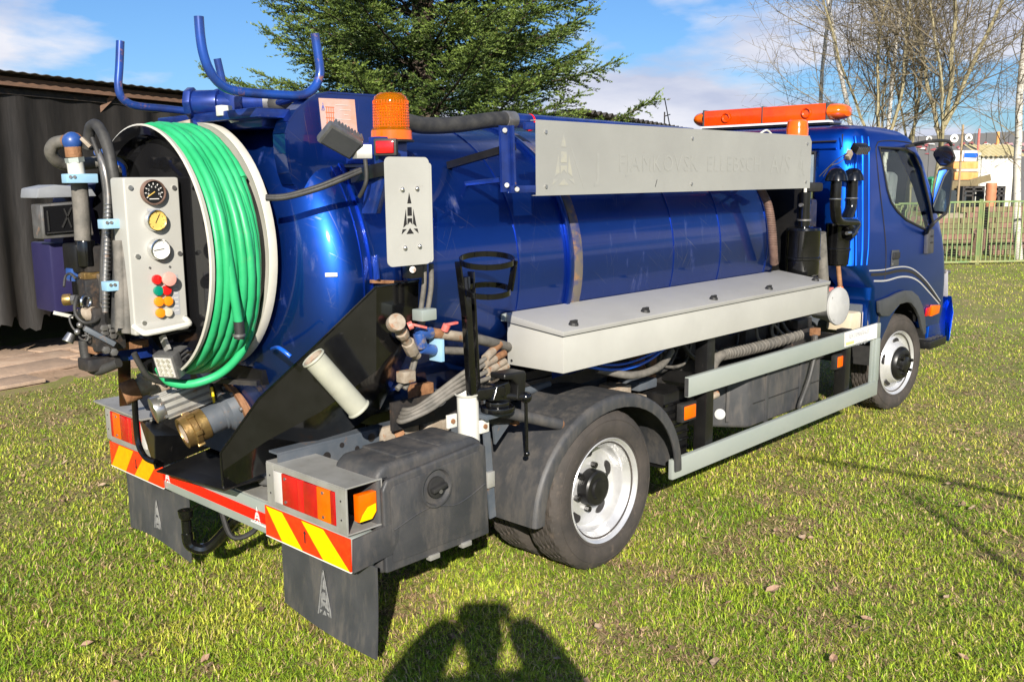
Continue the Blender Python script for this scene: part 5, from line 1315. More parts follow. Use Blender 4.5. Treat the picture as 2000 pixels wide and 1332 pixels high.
# door outline (gap) and mouldings
gap = [(4.325, -0.830, 1.966), (4.066, -0.820, 2.028), (3.665, -0.820, 2.045), (3.353, -0.820, 2.038), (3.267, -0.820, 2.015), (3.241, -0.820, 1.952), (3.280, -0.830, 1.741), (3.339, -0.840, 1.526), (3.390, -0.850, 1.307), (3.404, -0.860, 1.160), (3.398, -0.860, 1.068)]
M().tube([on_side(x, z, .0005) for x, y, z in gap[1:]], .0045, n=6, smooth=4).build('door_gap', K['darkprint'], T)
def stripe(pts, w, m, name):
    P_ = smooth_path([on_side(x, z, .0015) for x, y, z in pts], 5)
    mm = M()
    for a, b in zip(P_[:-1], P_[1:]): mm.bar(a, b, w, .002, up=(0, 1, 0))
    return mm.build(name, m, T, smooth=0)
s1p = [(3.121, -0.860, 1.148), (3.370, -0.860, 1.136), (3.603, -0.860, 1.138), (3.821, -0.860, 1.122), (4.012, -0.860, 1.072), (4.265, -0.860, 0.964), (4.590, -0.860, 0.789)]
s2p = [(3.210, -0.860, 1.069), (3.428, -0.860, 1.054), (3.683, -0.860, 1.060), (3.894, -0.860, 1.039), (4.079, -0.860, 0.988), (4.323, -0.860, 0.881), (4.571, -0.860, 0.766)]
stripe(s1p, .009, K['silverstripe'], 'side_stripe'); stripe(s2p, .012, K['silverstripe'], 'side_stripe')
mid = [tuple(a[i] * .62 + b[i] * .38 for i in range(3)) for a, b in zip(s1p, s2p)]
stripe(mid, .022, K['darkprint'], 'side_stripe')
# handle
hp = V((3.559, -0.862, 1.208))
hb = M().prism([on_side(hp.x + a, hp.z + b, .002) for a, b in ((-.07, -.06), (.075, -.06), (.075, .055), (-.06, .06))], (0, -.004, 0)).build('door_handle', K['darkgrey'], T, bevel=.003)
M().prism([on_side(hp.x + a, hp.z + b, .004) for a, b in ((-.055, -.005), (.06, -.005), (.06, .04), (-.05, .042))], (0, -.016, 0)).build('handle_grip', K['rubber'], hb, bevel=.005)
M().cyl(on_side(hp.x - .045, hp.z - .042, .005), on_side(hp.x - .045, hp.z - .042, .009), .011, n=12).build('handle_lock', K['zinc'], hb)
# grey vent / mirror foot
mf = V((4.196, -0.860, 1.301))
fo = M().prism([on_side(mf.x + a, mf.z + b, .0) for a, b in ((-.075, -.10), (.06, -.10), (.055, .09), (-.07, .075))], (0, -.035, 0)).build('mirror_foot', K['plastic'], T, bevel=.012)
for b in (.03, -.02): M().box(mf.x - .03, mf.x + .03, side_y(mf.z) - .038, side_y(mf.z) - .034, mf.z + b, mf.z + b + .012).build('foot_slot', K['darkprint'], fo, bevel=.002)
M().tube([(4.129, -0.880, 1.364), (4.024, -0.930, 1.409), (4.011, -0.980, 1.460), (4.138, -1.000, 1.510)], .011, n=8, smooth=5).build('mirror_arm', K['rubber'], T)
M().bar((3.767, -0.820, 2.011), (3.956, -0.860, 2.028), .05, .02).build('mirror_mount', K['rubber'], T, bevel=.005)
M().tube([(3.833, -0.850, 2.026), (3.824, -0.980, 2.043), (4.079, -1.000, 2.048), (4.171, -1.000, 2.020)], .012, n=8, smooth=5).build('mirror_arm', K['rubber'], T)
def mirror(pts, name, inset, glass=True):
    nr = V((.35, -.94, 0)); nr = V((.96, .28, 0)).normalized()
    P_ = [V(p) for p in pts]; c = sum(P_, V((0, 0, 0))) / len(P_)
    h = M().prism(P_, nr * .05).build(name, K['rubber'], T, bevel=.012, seg=3)
    zt = max(p.z for p in P_); q = [c + (p - c) * inset - nr * (.003 + .12 * (zt - p.z)) for p in P_]
    M().prism(q, nr * .004).build('mirror_glass', K['mirrorglass'] if glass else K['mirror'], h, smooth=0)
    return h
def MR(u, v): return P3(u, v, 'x', 4.32)
mirror([MR(1833, 330), MR(1848, 326), MR(1860, 327), MR(1862, 340), MR(1855, 400), MR(1849, 420), MR(1824, 417), MR(1820, 405), MR(1824, 370)], 'side_mirror', .88)
mirror([MR(1824, 295), MR(1836, 286), MR(1850, 284), MR(1860, 290), MR(1867, 308), MR(1864, 316), MR(1850, 325), MR(1836, 325), MR(1828, 315), MR(1822, 303)], 'wide_mirror', .86, False)
# arch flare and lower front
fl_o = [(3.272, -0.868, 0.921), (3.472, -0.868, 0.932), (3.611, -0.868, 0.948), (3.756, -0.868, 0.954), (3.889, -0.868, 0.938), (4.021, -0.868, 0.886), (4.131, -0.868, 0.796), (4.205, -0.868, 0.678), (4.234, -0.868, 0.573)]
fl_i = [(4.192, -0.868, 0.561), (4.139, -0.868, 0.625), (4.081, -0.868, 0.713), (3.985, -0.868, 0.791), (3.884, -0.868, 0.845), (3.801, -0.868, 0.861), (3.663, -0.868, 0.860), (3.544, -0.868, 0.819), (3.473, -0.868, 0.792), (3.332, -0.868, 0.808), (3.292, -0.868, 0.838)]
M().prism([(x, -.862, z) for x, y, z in fl_o + fl_i], (0, -.022, 0)).build('arch_flare', K['darkgrey'], T, bevel=.004)
M().prism([(3.34, -.86, .70), (3.34, -.55, .70), (3.34, -.55, 1.06), (3.34, -.86, .92)], (.02, 0, 0)).build('arch_liner', K['darkgrey'], T, smooth=0)
M().lathe([(-.84, .50), (-.45, .50)], (3.90, 0, .42), (0, 1, 0), n=24, arc=(PI * .0, PI * 2)).build('wheel_housing', K['rubber'], T, smooth=0) if False else None
ins = [(3.885 + .47 * math.cos(t), .42 + .465 * math.sin(t)) for t in [PI - PI * i / 18 for i in range(19)]]
m = M(); m.add([(x, -.84, z) for x, z in ins] + [(x, -.35, z) for x, z in ins], [(i, i + 1, 20 + i, 19 + i) for i in range(18)])
m.build('wheel_housing', K['rubber'], T)
M().box(3.4, 4.4, -.36, -.34, .4, 1.0).build('wheel_housing', K['rubber'], T)
M().tube([(4.438, -0.700, 0.572), (4.417, -0.720, 0.640), (4.376, -0.750, 0.669)], .008, smooth=4).build('brake_hose', K['dusthose'], T)
ind = V((4.411, -0.870, 0.734))
io = M().prism([on_side(ind.x - .15, .70, .002), on_side(ind.x - .06, .695, .002), on_side(ind.x - .06, .77, .002), on_side(ind.x - .14, .765, .002)], (0, -.012, 0)).build('side_indicator', K['redlens'], T, bevel=.003)
M().prism([on_side(ind.x - .055, .690, .002), on_side(ind.x + .11, .698, .002), on_side(ind.x + .12, .765, .002), on_side(ind.x - .05, .78, .002)], (0, -.025, 0)).build('indicator_lens', K['amberhard'], io, bevel=.006)
M().prism([(4.40, -.84, .44), (4.82, -.84, .46), (4.92, -.78, .66), (4.90, -.80, .77), (4.42, -.84, .60)], (0, 1.64, 0)).build('front_bumper', K['cabblue'], T, bevel=.015)
M().prism([(4.88, -.80, .42), (4.95, -.72, .66), (4.93, -.74, .80), (4.90, -.84, .80), (4.91, -.86, .66), (4.85, -.86, .42)], (0, .06, 0)).build('bumper_corner', K['cabblue'], T, bevel=.006)
M().box(4.30, 4.66, -.90, -.55, .43, .50).build('cab_step', K['blacksatin'], T, bevel=.012)
for k in range(4): M().box(4.33 + k * .08, 4.37 + k * .08, -.885, -.60, .50, .508).build('step_rib', K['plastic'], T)
hl = M().prism([(4.80, -.845, .80), (4.86, -.79, .80), (4.84, -.77, 1.02), (4.79, -.835, 1.02)], (0.03, .10, 0)).build('headlight', K['clear'], T, bevel=.01)
M().cyl((4.781, -0.800, 1.014), (4.857, -0.820, 1.001), .016, n=14).build('front_marker', K['zinc'], T, bevel=.003)
# rear wall details: recess line, horizontal seam, pressed ribs
for z in (2.035, 1.985): M().tube([(XR + .02, a, z) for a in (-.66, -.3, .3, .66)], .006, n=6).build('wall_seam', K['darkprint'] if z > 2 else K['cabblue'], T)
M().tube([(XR + .02, -.70, z) for z in (2.08, 1.99)] , .005, n=6).build('wall_seam', K['darkprint'], T)
for y in (-.58, -.5, -.42, -.34):
    M().cbox((3.20, y, 1.03), .03, .04, .10).build('pressed_rib', K['cabblue'], T, bevel=.014, seg=3)
M().box(3.205, 3.22, -.83, .6, .72, 1.16).build('cab_back_lower', K['cabblue'], T)
M().box(3.16, 3.20, -.80, .6, .62, .90).build('cab_crossbar', K['chassis'], T, bevel=.01)
M().prism([(3.123, -0.700, 1.233), (3.160, -0.720, 1.184), (3.130, -0.800, 1.176), (3.143, -0.800, 1.204), (3.161, -0.740, 1.221)], (.02, .02, 0)).build('torn_edge', K['whiteprint'], T, smooth=0)
def corner_pt(z, ang, off):
    for p, q in zip(lev[:-1], lev[1:]):
        if p[0] <= z <= q[0]:
            t = (z - p[0]) / (q[0] - p[0]); x0, hw, rb = (p[i] + (q[i] - p[i]) * t for i in (1, 3, 4)); break
    a = math.radians(ang)
    return (x0 + rb - (rb + off) * math.cos(a), -hw + rb - (rb + off) * math.sin(a), z)
for ang, r, off in ((50, .016, -.008), (66, .020, -.011), (84, .010, -.004)):
    M().tube([corner_pt(z, ang, off) for z in (1.19, 1.30, 1.45, 1.6, 1.7, 1.8, 1.9, 1.97, 2.02, 2.06)], r, n=10).build('highlight_bead', K['cabblue'], T, smooth=60)  # beads added so the rounded cab corner catches vertical highlight strips
# interior
M().cbox((3.74, -.54, 1.50), .13, .42, .66, (1, 0, -.15), (0, 1, 0)).build('seat_back', K['seat'], T, bevel=.05, seg=3)
M().cbox((3.68, -.54, 1.88), .09, .26, .14).build('head_rest', K['seat'], T, bevel=.04, seg=3)
M().cbox((3.65, -.45, 1.24), .5, .5, .16).build('seat_cushion', K['seat'], T, bevel=.05, seg=3)
M().cbox((3.42, .45, 1.55), .13, .48, .72, (1, 0, -.15), (0, 1, 0)).build('seat_back', K['seat'], T, bevel=.05, seg=3)
M().box(4.15, 4.45, -.72, .72, 1.1, 1.36).build('dashboard', K['darkgrey'], T, bevel=.05)
M().torus((4.05, .42, 1.50), (.75, 0, .66), .20, .016, n=36, m=8).build('steering_wheel', K['rubber'], T)
M().tube([(3.55, -.68, 1.50), (3.75, -.70, 1.56), (3.90, -.70, 1.50), (4.0, -.71, 1.36)], .022, n=10, smooth=6).build('door_pull', K['seat'], T)
M().box(3.25, 4.3, -.80, .8, 1.0, 1.06).build('cab_floor', K['darkgrey'], T)
# roof light bar and front beacon
lbz = 2.235; lx = 3.22
bar = M().box(lx - .10, lx + .10, -.50, .50, lbz - .045, lbz + .072).build('light_bar', K['barlens'], T, bevel=.012)
for s in (-1, 1):
    e = M().lathe([(0, .058), (.04, .057), (.08, .05), (.105, .035), (.115, .0)], (0, 0, 0), (0, s, 0), n=28)
    e.v = [(lx + x * 2.0, y + s * .505, lbz + .013 + z) for x, y, z in e.v]
    e.build('bar_end', K['amberhard'], bar)
    M().box(lx - .104, lx + .104, s * .50 - .006, s * .50 + .006, lbz - .048, lbz + .077).build('bar_strap', K['plastic'], bar, bevel=.002)
M().box(lx - .104, lx + .104, -.004, .004, lbz - .048, lbz + .077).build('bar_strap', K['plastic'], bar, bevel=.002)
M().box(lx - .105, lx + .105, -.52, .52, lbz - .060, lbz - .046).build('bar_base', K['whiteprint'], bar)
M().box(lx - .09, lx + .09, -.52, .52, lbz - .075, lbz - .060).build('bar_base', K['blacksatin'], bar)
for y in (-.35, .3):
    M().lathe([(0, .02), (.012, .038), (.016, .03)], (lx - .098, y, lbz + .012), (-1, 0, 0), n=16).build('bar_reflector', K['barlens'], bar)
bf = V((2.175, -0.760, 2.057))
b2 = M().lathe([(-.04, .066), (.03, .066), (.034, .064), (.075, .060), (.082, .05), (.085, .0)], (bf.x, bf.y, bf.z), (0, 0, 1), n=32).build('amber_beacon', K['amberhard'], T)
M().cyl((bf.x, bf.y, bf.z - .30), (bf.x, bf.y, bf.z - .04), .03, n=16).build('beacon_post', K['blacksatin'], T)
# ---------------- air filters and intakes between tank and cab
def canister(cx, cy, z0, z1, r, name='air_filter'):
    c = M().lathe([(0, .001), (0, r * .86), (.01, r * .96), (.10, r), (.104, r * 1.05), (.118, r * 1.05), (.122, r), (z1 - z0 - .02, r), (z1 - z0 - .015, r * 1.03), (z1 - z0, r * .98), (z1 - z0 + .012, r * .5), (z1 - z0 + .012, .001)], (cx, cy, z0), (0, 0, 1), n=36).build(name, K['black'], T)
    return c
A1 = V((2.355, -0.740, 1.328)); A2 = V((2.940, -0.700, 1.326))
F1 = canister(A1.x, A1.y, 1.17, 1.475, .108); F2 = canister(A2.x + .02, A2.y, 1.19, 1.48, .085)
M().cyl((A1.x, A1.y, 1.48), (A1.x, A1.y, 1.70), .035, n=18).build('intake_pipe', K['black'], T)
M().cyl((A1.x, A1.y, 1.52), (A1.x, A1.y, 1.53), .045, n=18).build('pipe_clip', K['zinc'], T)
M().cyl((A1.x, A1.y, 1.70), (A1.x + .0, A1.y, 1.75), .010, n=8).build('white_peg', K['white'], T)
M().cyl((A1.x - .06, A1.y, 1.62), (A1.x + .06, A1.y, 1.62), .012, n=8).build('filter_bolt', K['zinc'], T)
M().cyl((2.488, -0.790, 1.438), (2.605, -0.790, 0.941), .036, n=18).build('rubber_duct', K['dusthose'], T)
M().cyl((A1.x + .10, A1.y + .08, 1.40), (A1.x + .10, A1.y + .08, 1.66), .046, n=18).build('rubber_duct', K['dusthose'], T)
M().cyl((A1.x + .10, A1.y + .08, 1.64), (A1.x + .10, A1.y + .08, 1.665), .052, n=18).build('pipe_clip', K['alu'], T)
M().box(A1.x + .02, A1.x + .22, A1.y - .02, A1.y + .18, 1.70, 1.76).build('filter_head', K['rubber'], T, bevel=.02)
M().cyl((A1.x + .20, A1.y + .14, 1.50), (A1.x + .20, A1.y + .14, 1.72), .07, n=20).build('filter_head', K['black'], T)
def mushroom(u, y, zc):
    c = V(P3(u, 345, 'y', y)); c.z = zc
    M().lathe([(-.05, .06), (-.045, .075), (-.012, .066), (.02, .05), (.035, .03), (.038, .0)], c, (0, 0, 1), n=28).build('intake_cap', K['black'], T)
    return c
m1 = mushroom(1634, -.78, 1.815); m2 = mushroom(1666, -.78, 1.815)
jt = V((A2.x - .02, -.80, 1.46))
M().tube([m1 + V((0, 0, -.05)), m1 + V((0, 0, -.18)), m1 + V((.01, 0, -.24)), m1 + V((.06, -.0, -.31)), jt + V((.08, 0, .02)), jt + V((.0, 0, -.04))], .036, n=16, smooth=6).build('intake_pipe', K['black'], T, smooth=60)
M().tube([m2 + V((0, 0, -.05)), m2 + V((0, 0, -.18)), m2 + V((-.01, 0, -.24)), m2 + V((-.07, -.0, -.33)), jt + V((.04, 0, -.03)), jt + V((-.04, 0, -.06))], .036, n=16, smooth=6).build('intake_pipe', K['black'], T, smooth=60)
for c in (m1, m2): M().torus(c + V((0, 0, -.165)), (0, 0, 1), .037, .005, n=20, m=6).build('pipe_clip', K['steel'], T)
for dx in (-.10, .0): M().cyl((jt.x + dx, jt.y - .02, jt.z - .04), (jt.x + dx + .06, jt.y - .02, jt.z - .04), .012, n=8).build('filter_bolt', K['steel'], T)
# small finned lamp on the cab corner
fl = V((2.920, -0.840, 1.981)); xa = V((-.2, -.5, .84)).normalized(); ya = V((.9, -.4, 0)).normalized(); za = xa.cross(ya).normalized()
fw = M().cbox(fl, .05, .11, .06, xa, ya, za).build('work_lamp', K['blacksatin'], T, bevel=.006)
for k in range(6): M().cbox(fl - za * .035 + ya * ((k - 2.5) * .017), .05, .004, .02, xa, ya, za).build('heat_fin', K['finalu'], fw)
M().cbox((2.795, -0.820, 1.936), .06, .03, .04, (.7, 0, .7), (0, 1, 0)).build('lamp_bracket', K['dirtmetal'], fw, bevel=.004)
tb_([(2.770, -0.820, 1.946), (2.665, -0.800, 1.906), (2.607, -0.760, 1.847), (2.585, -0.720, 1.798)], .003, 'rubber', 'cable', 6)
tb_([(2.772, -0.820, 1.929), (2.705, -0.800, 1.886), (2.658, -0.760, 1.864), (2.644, -0.720, 1.798)], .003, 'hose', 'cable', 6)
# brown suction hose at the tank's front edge
bh = [(1.863, -0.700, 1.719), (1.876, -0.740, 1.634), (1.892, -0.760, 1.511), (1.921, -0.760, 1.386), (1.980, -0.740, 1.272)]
m = M().tube(bh, .024, n=12, smooth=6)
for p in smooth_path(bh, 12)[::1]: m.torus(p, (0, 0, 1), .023, .004, n=14, m=5)
m.build('ribbed_hose', K['brownhose'], T)
M().box(2.36, 2.44, -.70, .7, .85, 1.85).build('bulkhead_frame', K['blacksatin'], T)
M().box(2.40, 2.80, -.62, .62, .84, 1.65).build('engine_bay', K['dark'], T, bevel=.03)
# white round filter housing and cream bottle
wc = V((2.645, -0.860, 0.949))
wa = V((-.12, -.99, .03)).normalized()
wf = M().lathe([(-.16, .09), (-.08, .10), (-.03, .115), (.0, .128), (.012, .125), (.022, .10), (.026, .0)], wc, wa, n=36).build('round_filter_housing', K['housing'], T)
_, q1, q2 = frame(wa)
for k in range(5):
    M().cbox(wc + wa * .026 + V((.045, .0, .02 - k * .014)), .006, .05, .006, wa, (1, -.12, 0)).build('housing_slot', K['greyprint'], wf)
for t in (.6, 2.4, 4.0, 5.4): M().cyl(wc + wa * .01 + q1 * (.105 * math.cos(t)) + q2 * (.105 * math.sin(t)), wc + wa * .018 + q1 * (.105 * math.cos(t)) + q2 * (.105 * math.sin(t)), .010, n=10).build('housing_bolt', K['steel'], wf)
M().cbox(wc + V((-.03, .07, .112)), .07, .07, .02).build('red_label', K['redh'], wf)
M().cyl((2.715, -0.840, 1.071), (2.710, -0.840, 1.044), .022, n=12).build('orange_cap', K['amberhard'], T, bevel=.003)
M().cyl((2.761, -0.820, 1.059), (2.757, -0.800, 1.203), .016, n=12).build('rusty_pipe', K['rust'], T)
M().prism([(3.025, -0.800, 0.854), (3.240, -0.800, 0.849), (3.312, -0.800, 0.774), (3.322, -0.800, 0.698), (2.998, -0.800, 0.727)], (0, .18, 0)).build('cream_bottle', K['cream'], T, bevel=.015)
M().cyl((3.243, -0.780, 0.851), (3.285, -0.780, 0.869), .022, n=12).build('bottle_cap', K['dirtmetal'], T)
M().prism([(3.524, -0.720, 0.819), (3.630, -0.720, 0.866), (3.664, -0.720, 0.687), (3.449, -0.720, 0.694)], (0, .10, 0)).build('grey_bracket', K['darkgrey'], T, bevel=.006)
# ================================================================== GROUND
def noise2(x, y, seed, cell):
    r = np.random.RandomState(seed); g = r.rand(257, 257)
    u = (x / cell) % 256; v = (y / cell) % 256
    i = np.floor(u).astype(int); j = np.floor(v).astype(int); fu = u - i; fv = v - j
    fu = fu * fu * (3 - 2 * fu); fv = fv * fv * (3 - 2 * fv)
    return (g[i, j] * (1 - fu) + g[i + 1, j] * fu) * (1 - fv) + (g[i, j + 1] * (1 - fu) + g[i + 1, j + 1] * fu) * fv

gm = mat('lawn_soil', (0.17, 0.18, 0.035), (0.27, 0.18, 0.115), rough=0.95, scale=2.6, lo=0.42, hi=0.66, bump=0.6, bscale=60, c3=(0.22, 0.24, 0.045), c3scale=26, c3lo=0.46, c3hi=0.6, det=9)
m = M()
m.add([(-250, -250, 0), (250, -250, 0), (250, 250, 0), (-250, 250, 0)], [(0, 1, 2, 3)])
lawn = m.build('lawn', gm, smooth=0); tag(lawn, kind='structure')

def fast_mesh(name, co, tris, col, material):
    me = bpy.data.meshes.new(name)
    nv, nt = len(co), len(tris)
    me.vertices.add(nv); me.vertices.foreach_set('co', co.astype(np.float32).ravel())
    me.loops.add(nt * 3); me.loops.foreach_set('vertex_index', tris.astype(np.int32).ravel())
    me.polygons.add(nt); me.polygons.foreach_set('loop_start', np.arange(0, nt * 3, 3, dtype=np.int32))
    me.update(calc_edges=True)
    at = me.attributes.new('tint', 'FLOAT_COLOR', 'POINT')
    at.data.foreach_set('color', np.concatenate([col, np.ones((nv, 1))], 1).astype(np.float32).ravel())
    me.materials.append(material)
    o = bpy.data.objects.new(name, me); COL.objects.link(o)
    return o

def leaf_mat(name, transl=0.3, rough=0.6):
    m = bpy.data.materials.new(name); m.use_nodes = True
    N, L = m.node_tree.nodes, m.node_tree.links
    b = N['Principled BSDF']; b.inputs['Roughness'].default_value = rough; b.inputs['Specular IOR Level'].default_value = 0.3
    a = N.new('ShaderNodeAttribute'); a.attribute_name = 'tint'
    t = N.new('ShaderNodeBsdfTranslucent'); mx = N.new('ShaderNodeMixShader'); mx.inputs[0].default_value = transl
    L.new(a.outputs['Color'], b.inputs['Base Color']); L.new(a.outputs['Color'], t.inputs['Color'])
    L.new(b.outputs[0], mx.inputs[1]); L.new(t.outputs[0], mx.inputs[2])
    L.new(mx.outputs[0], N['Material Output'].inputs['Surface'])
    return m

PAVE = [(-6.0, 4.6), (-.59, 5.16), (.45, 5.40), (1.2, 5.45), (6, 6.6), (6, 12), (-6, 12)]
def in_pave(x, y):
    return (y > 4.6 + (x + 6) * .105 + .10 * np.sin(x * 5.0) + .05 * np.sin(x * 13)) & (x < 6)

def grass():
    R = np.random.RandomState(5)
    NB = 680000
    u = R.rand(NB)
    d0, d1 = 1.5, 26.0
    d = d0 * (d1 / d0) ** (u ** 1.10)
    az = _yaw + (R.rand(NB) - .5) * 1.45
    # clump: snap towards tuft centres
    x = CAM.x + d * np.cos(az); y = CAM.y + d * np.sin(az)
    cell = .055
    tx = np.floor(x / cell); ty = np.floor(y / cell)
    h1 = np.sin(tx * 127.1 + ty * 311.7) * 43758.5453; h1 -= np.floor(h1)
    h2 = np.sin(tx * 269.5 + ty * 183.3) * 43758.5453; h2 -= np.floor(h2)
    h3 = np.sin(tx * 419.2 + ty * 371.9) * 43758.5453; h3 -= np.floor(h3)
    near = np.clip((9 - d) / 6, 0, 1)
    cx = (tx + h1) * cell; cy = (ty + h2) * cell
    sn = .05 + .5 * h2 ** 2
    x = x + (cx - x) * sn * near; y = y + (cy - y) * sn * near
    n1 = noise2(x, y, 1, .55); n2 = noise2(x, y, 2, .17); n3 = noise2(x, y, 3, 1.6)
    dens = 1.5 * n1 + .6 * n2 - .30 + .35 * n3
    bare = noise2(x, y, 21, .48) * .5 + noise2(x, y, 22, .16) * .5
    dens = dens * np.clip((.78 - bare) / .16, .12, 1)
    keep = (R.rand(NB) < np.clip(dens, .05, 1)) & ~in_pave(x, y)
    x, y, d, h3, n1, n2, n3, h1 = [q[keep] for q in (x, y, d, h3, n1, n2, n3, h1)]
    n = len(x)
    hgt = (.009 + .024 * R.rand(n) ** 1.8) * (.65 + .5 * n1 + .35 * h3) * np.where(d > 9, 1.15, 1)
    w = (.0009 + .00032 * d) * (.6 + .7 * R.rand(n))
    w = np.minimum(w, .010)
    th = R.rand(n) * 2 * PI
    lean = (.25 + 1.35 * R.rand(n)) * hgt
    dx, dy = np.cos(th) * lean, np.sin(th) * lean
    px, py = -np.sin(th) * w, np.cos(th) * w
    z0 = np.zeros(n) - .002
    co = np.empty((n, 5, 3))
    co[:, 0] = np.stack([x - px, y - py, z0], 1); co[:, 1] = np.stack([x + px, y + py, z0], 1)
    co[:, 2] = np.stack([x + dx * .35 + px * .8, y + dy * .35 + py * .8, hgt * .62], 1)
    co[:, 3] = np.stack([x + dx * .35 - px * .8, y + dy * .35 - py * .8, hgt * .62], 1)
    co[:, 4] = np.stack([x + dx, y + dy, hgt * (.75 + .3 * R.rand(n))], 1)
    base = np.arange(n)[:, None] * 5
    nr_ = base[d < 7]; fr_ = base[d >= 7]
    tri = np.concatenate([np.concatenate([nr_ + np.array([[0, 1, 2]]), nr_ + np.array([[0, 2, 3]]), nr_ + np.array([[3, 2, 4]])], 1).reshape(-1, 3), (fr_ + np.array([[0, 1, 4]])).reshape(-1, 3)], 0)
    g1 = np.array([.12, .25, .02]); g2 = np.array([.36, .47, .034]); g3 = np.array([.60, .57, .09]); st = np.array([.66, .49, .26])
    nb_ = noise2(x, y, 9, .9)
    k = np.clip(h3 * .35 + n2 * .25 + (nb_ - .5) * .9 + .28 + R.randn(n) * .14, 0, 1)[:, None]
    c = g1 + (g2 - g1) * np.clip(k * 2, 0, 1) + (g3 - g2) * np.clip(k * 2 - 1, 0, 1)
    straw = (R.rand(n) < .10 + .34 * (1 - n1) ** 1.5)[:, None]
    c = c * np.array([1.06, 1.1, 1.0])
    c = np.where(straw, st * (.6 + .6 * R.rand(n)[:, None]), c)
    c = c * (.55 + .75 * R.rand(n)[:, None])
    col = np.repeat(c[:, None, :], 5, 1); col[:, 4] *= 1.1
    # flattened thatch: short blades lying between the tufts
    m = 400000
    d = d0 * (12.0 / d0) ** R.rand(m); az = _yaw + (R.rand(m) - .5) * 1.45
    x = CAM.x + d * np.cos(az); y = CAM.y + d * np.sin(az)
    ok = ~in_pave(x, y); x, y, d = x[ok], y[ok], d[ok]; m = len(x)
    th = R.rand(m) * 2 * PI; L_ = (.010 + .022 * R.rand(m)) * (1 + .04 * d); w = (.0013 + .00045 * d) * (.5 + .8 * R.rand(m))
    za, zb = .001 + .010 * R.rand(m), .003 + .022 * R.rand(m)
    ca_, sa_ = np.cos(th), np.sin(th)
    c2 = np.stack([np.stack([x - sa_ * w, y + ca_ * w, za], 1), np.stack([x + sa_ * w, y - ca_ * w, za], 1), np.stack([x + ca_ * L_, y + sa_ * L_, zb], 1)], 1)
    nb2 = noise2(x, y, 9, .9); br2 = noise2(x, y, 15, .6)
    pal = np.array([[.68, .50, .30], [.52, .34, .21], [.26, .40, .04], [.50, .52, .08], [.16, .10, .06]])
    bare2 = noise2(x, y, 21, .48) * .5 + noise2(x, y, 22, .16) * .5
    pick = np.where(R.rand(m) < .12 + .35 * br2 + np.clip((bare2 - .62) / .12, 0, 1) * .5, R.choice([0, 1, 1, 4], m), R.choice([2, 2, 3], m))
    cc = pal[pick] * (.4 + .85 * R.rand(m))[:, None]
    t2 = np.arange(m * 3).reshape(-1, 3) + n * 5
    allco = np.concatenate([co.reshape(-1, 3), c2.reshape(-1, 3)]); alltri = np.concatenate([tri, t2]); allcol = np.concatenate([col.reshape(-1, 3), np.repeat(cc[:, None], 3, 1).reshape(-1, 3)])
    o = fast_mesh('lawn_grass', allco, alltri, allcol, leaf_mat('grass_blade', .40, .5))
    tag(o, 'short patchy green and straw coloured grass covering the lawn', 'grass', kind='stuff')
grass()

# fallen leaves: the larger ones singly, the litter as one mass
leafm = [mat('dry_leaf', (0.27, 0.16, 0.10), (0.36, 0.24, 0.16), rough=.7, scale=40), mat('dry_leaf_pale', (0.40, 0.30, 0.21), (0.33, 0.22, 0.14), rough=.7, scale=40)]
LEAF = []
for k in range(4):
    rr = random.Random(20 + k); mm = M(); ring_ = []
    for i in range(8):
        t = 2 * PI * i / 8; r = (.020 + .006 * rr.random()) * (1.25 if i in (0, 4) else .85)
        ring_.append((r * math.cos(t) * 1.2, r * math.sin(t), .008 + .012 * rr.random()))
    mm.add(ring_ + [(0, 0, .004)], [(8, i, (i + 1) % 8) for i in range(8)])
    LEAF.append(mm.mesh('fallen_leaf', leafm[k % 2], smooth=0))
rr = random.Random(9); cnt = 0
while cnt < 70:
    d = 2.1 + 5.5 * rr.random() ** .8; a = _yaw + (rr.random() - .5) * .98
    x, y = CAM.x + d * math.cos(a), CAM.y + d * math.sin(a)
    if -1.6 < x < 5 and -1.05 < y < 1.1: continue
    o = bpy.data.objects.new('fallen_leaf', LEAF[cnt % 4]); COL.objects.link(o)
    o.location = (x, y, .016 + .012 * rr.random()); o.rotation_euler = (rr.uniform(-.5, .5), rr.uniform(-.5, .5), rr.uniform(0, 6.28)); s = rr.uniform(.5, 1.0); o.scale = (s, s, s)
    tag(o, 'small dry brown leaf lying on the short grass', 'leaf', 'dry leaves scattered on the lawn'); cnt += 1
def litter():
    R = np.random.RandomState(8); n = 1500
    d = 2 + 16 * R.rand(n); a = _yaw + (R.rand(n) - .5) * 1.3
    x = CAM.x + d * np.cos(a); y = CAM.y + d * np.sin(a); z = .012 + .016 * R.rand(n)
    s = .006 + .013 * R.rand(n) ** 2; t = R.rand(n) * 6.28
    co = np.empty((n, 4, 3))
    for i, (p, q) in enumerate(((-1, -.6), (1, -.5), (.8, .6), (-.9, .5))):
        co[:, i] = np.stack([x + s * (p * np.cos(t) - q * np.sin(t)), y + s * (p * np.sin(t) + q * np.cos(t)), z + (R.rand(n) - .3) * .014], 1)
    b = np.arange(n)[:, None] * 4
    tri = np.concatenate([b + np.array([[0, 1, 2]]), b + np.array([[0, 2, 3]])], 1).reshape(-1, 3)
    c = np.array([.30, .20, .12]) * (.5 + .9 * R.rand(n)[:, None]); col = np.repeat(c[:, None], 4, 1).reshape(-1, 3)
    o = fast_mesh('leaf_litter', co.reshape(-1, 3), tri, col, leaf_mat('litter', .2, .8))
    tag(o, 'tiny dry leaf fragments and clippings among the grass blades', 'leaf litter', kind='stuff')
litter()

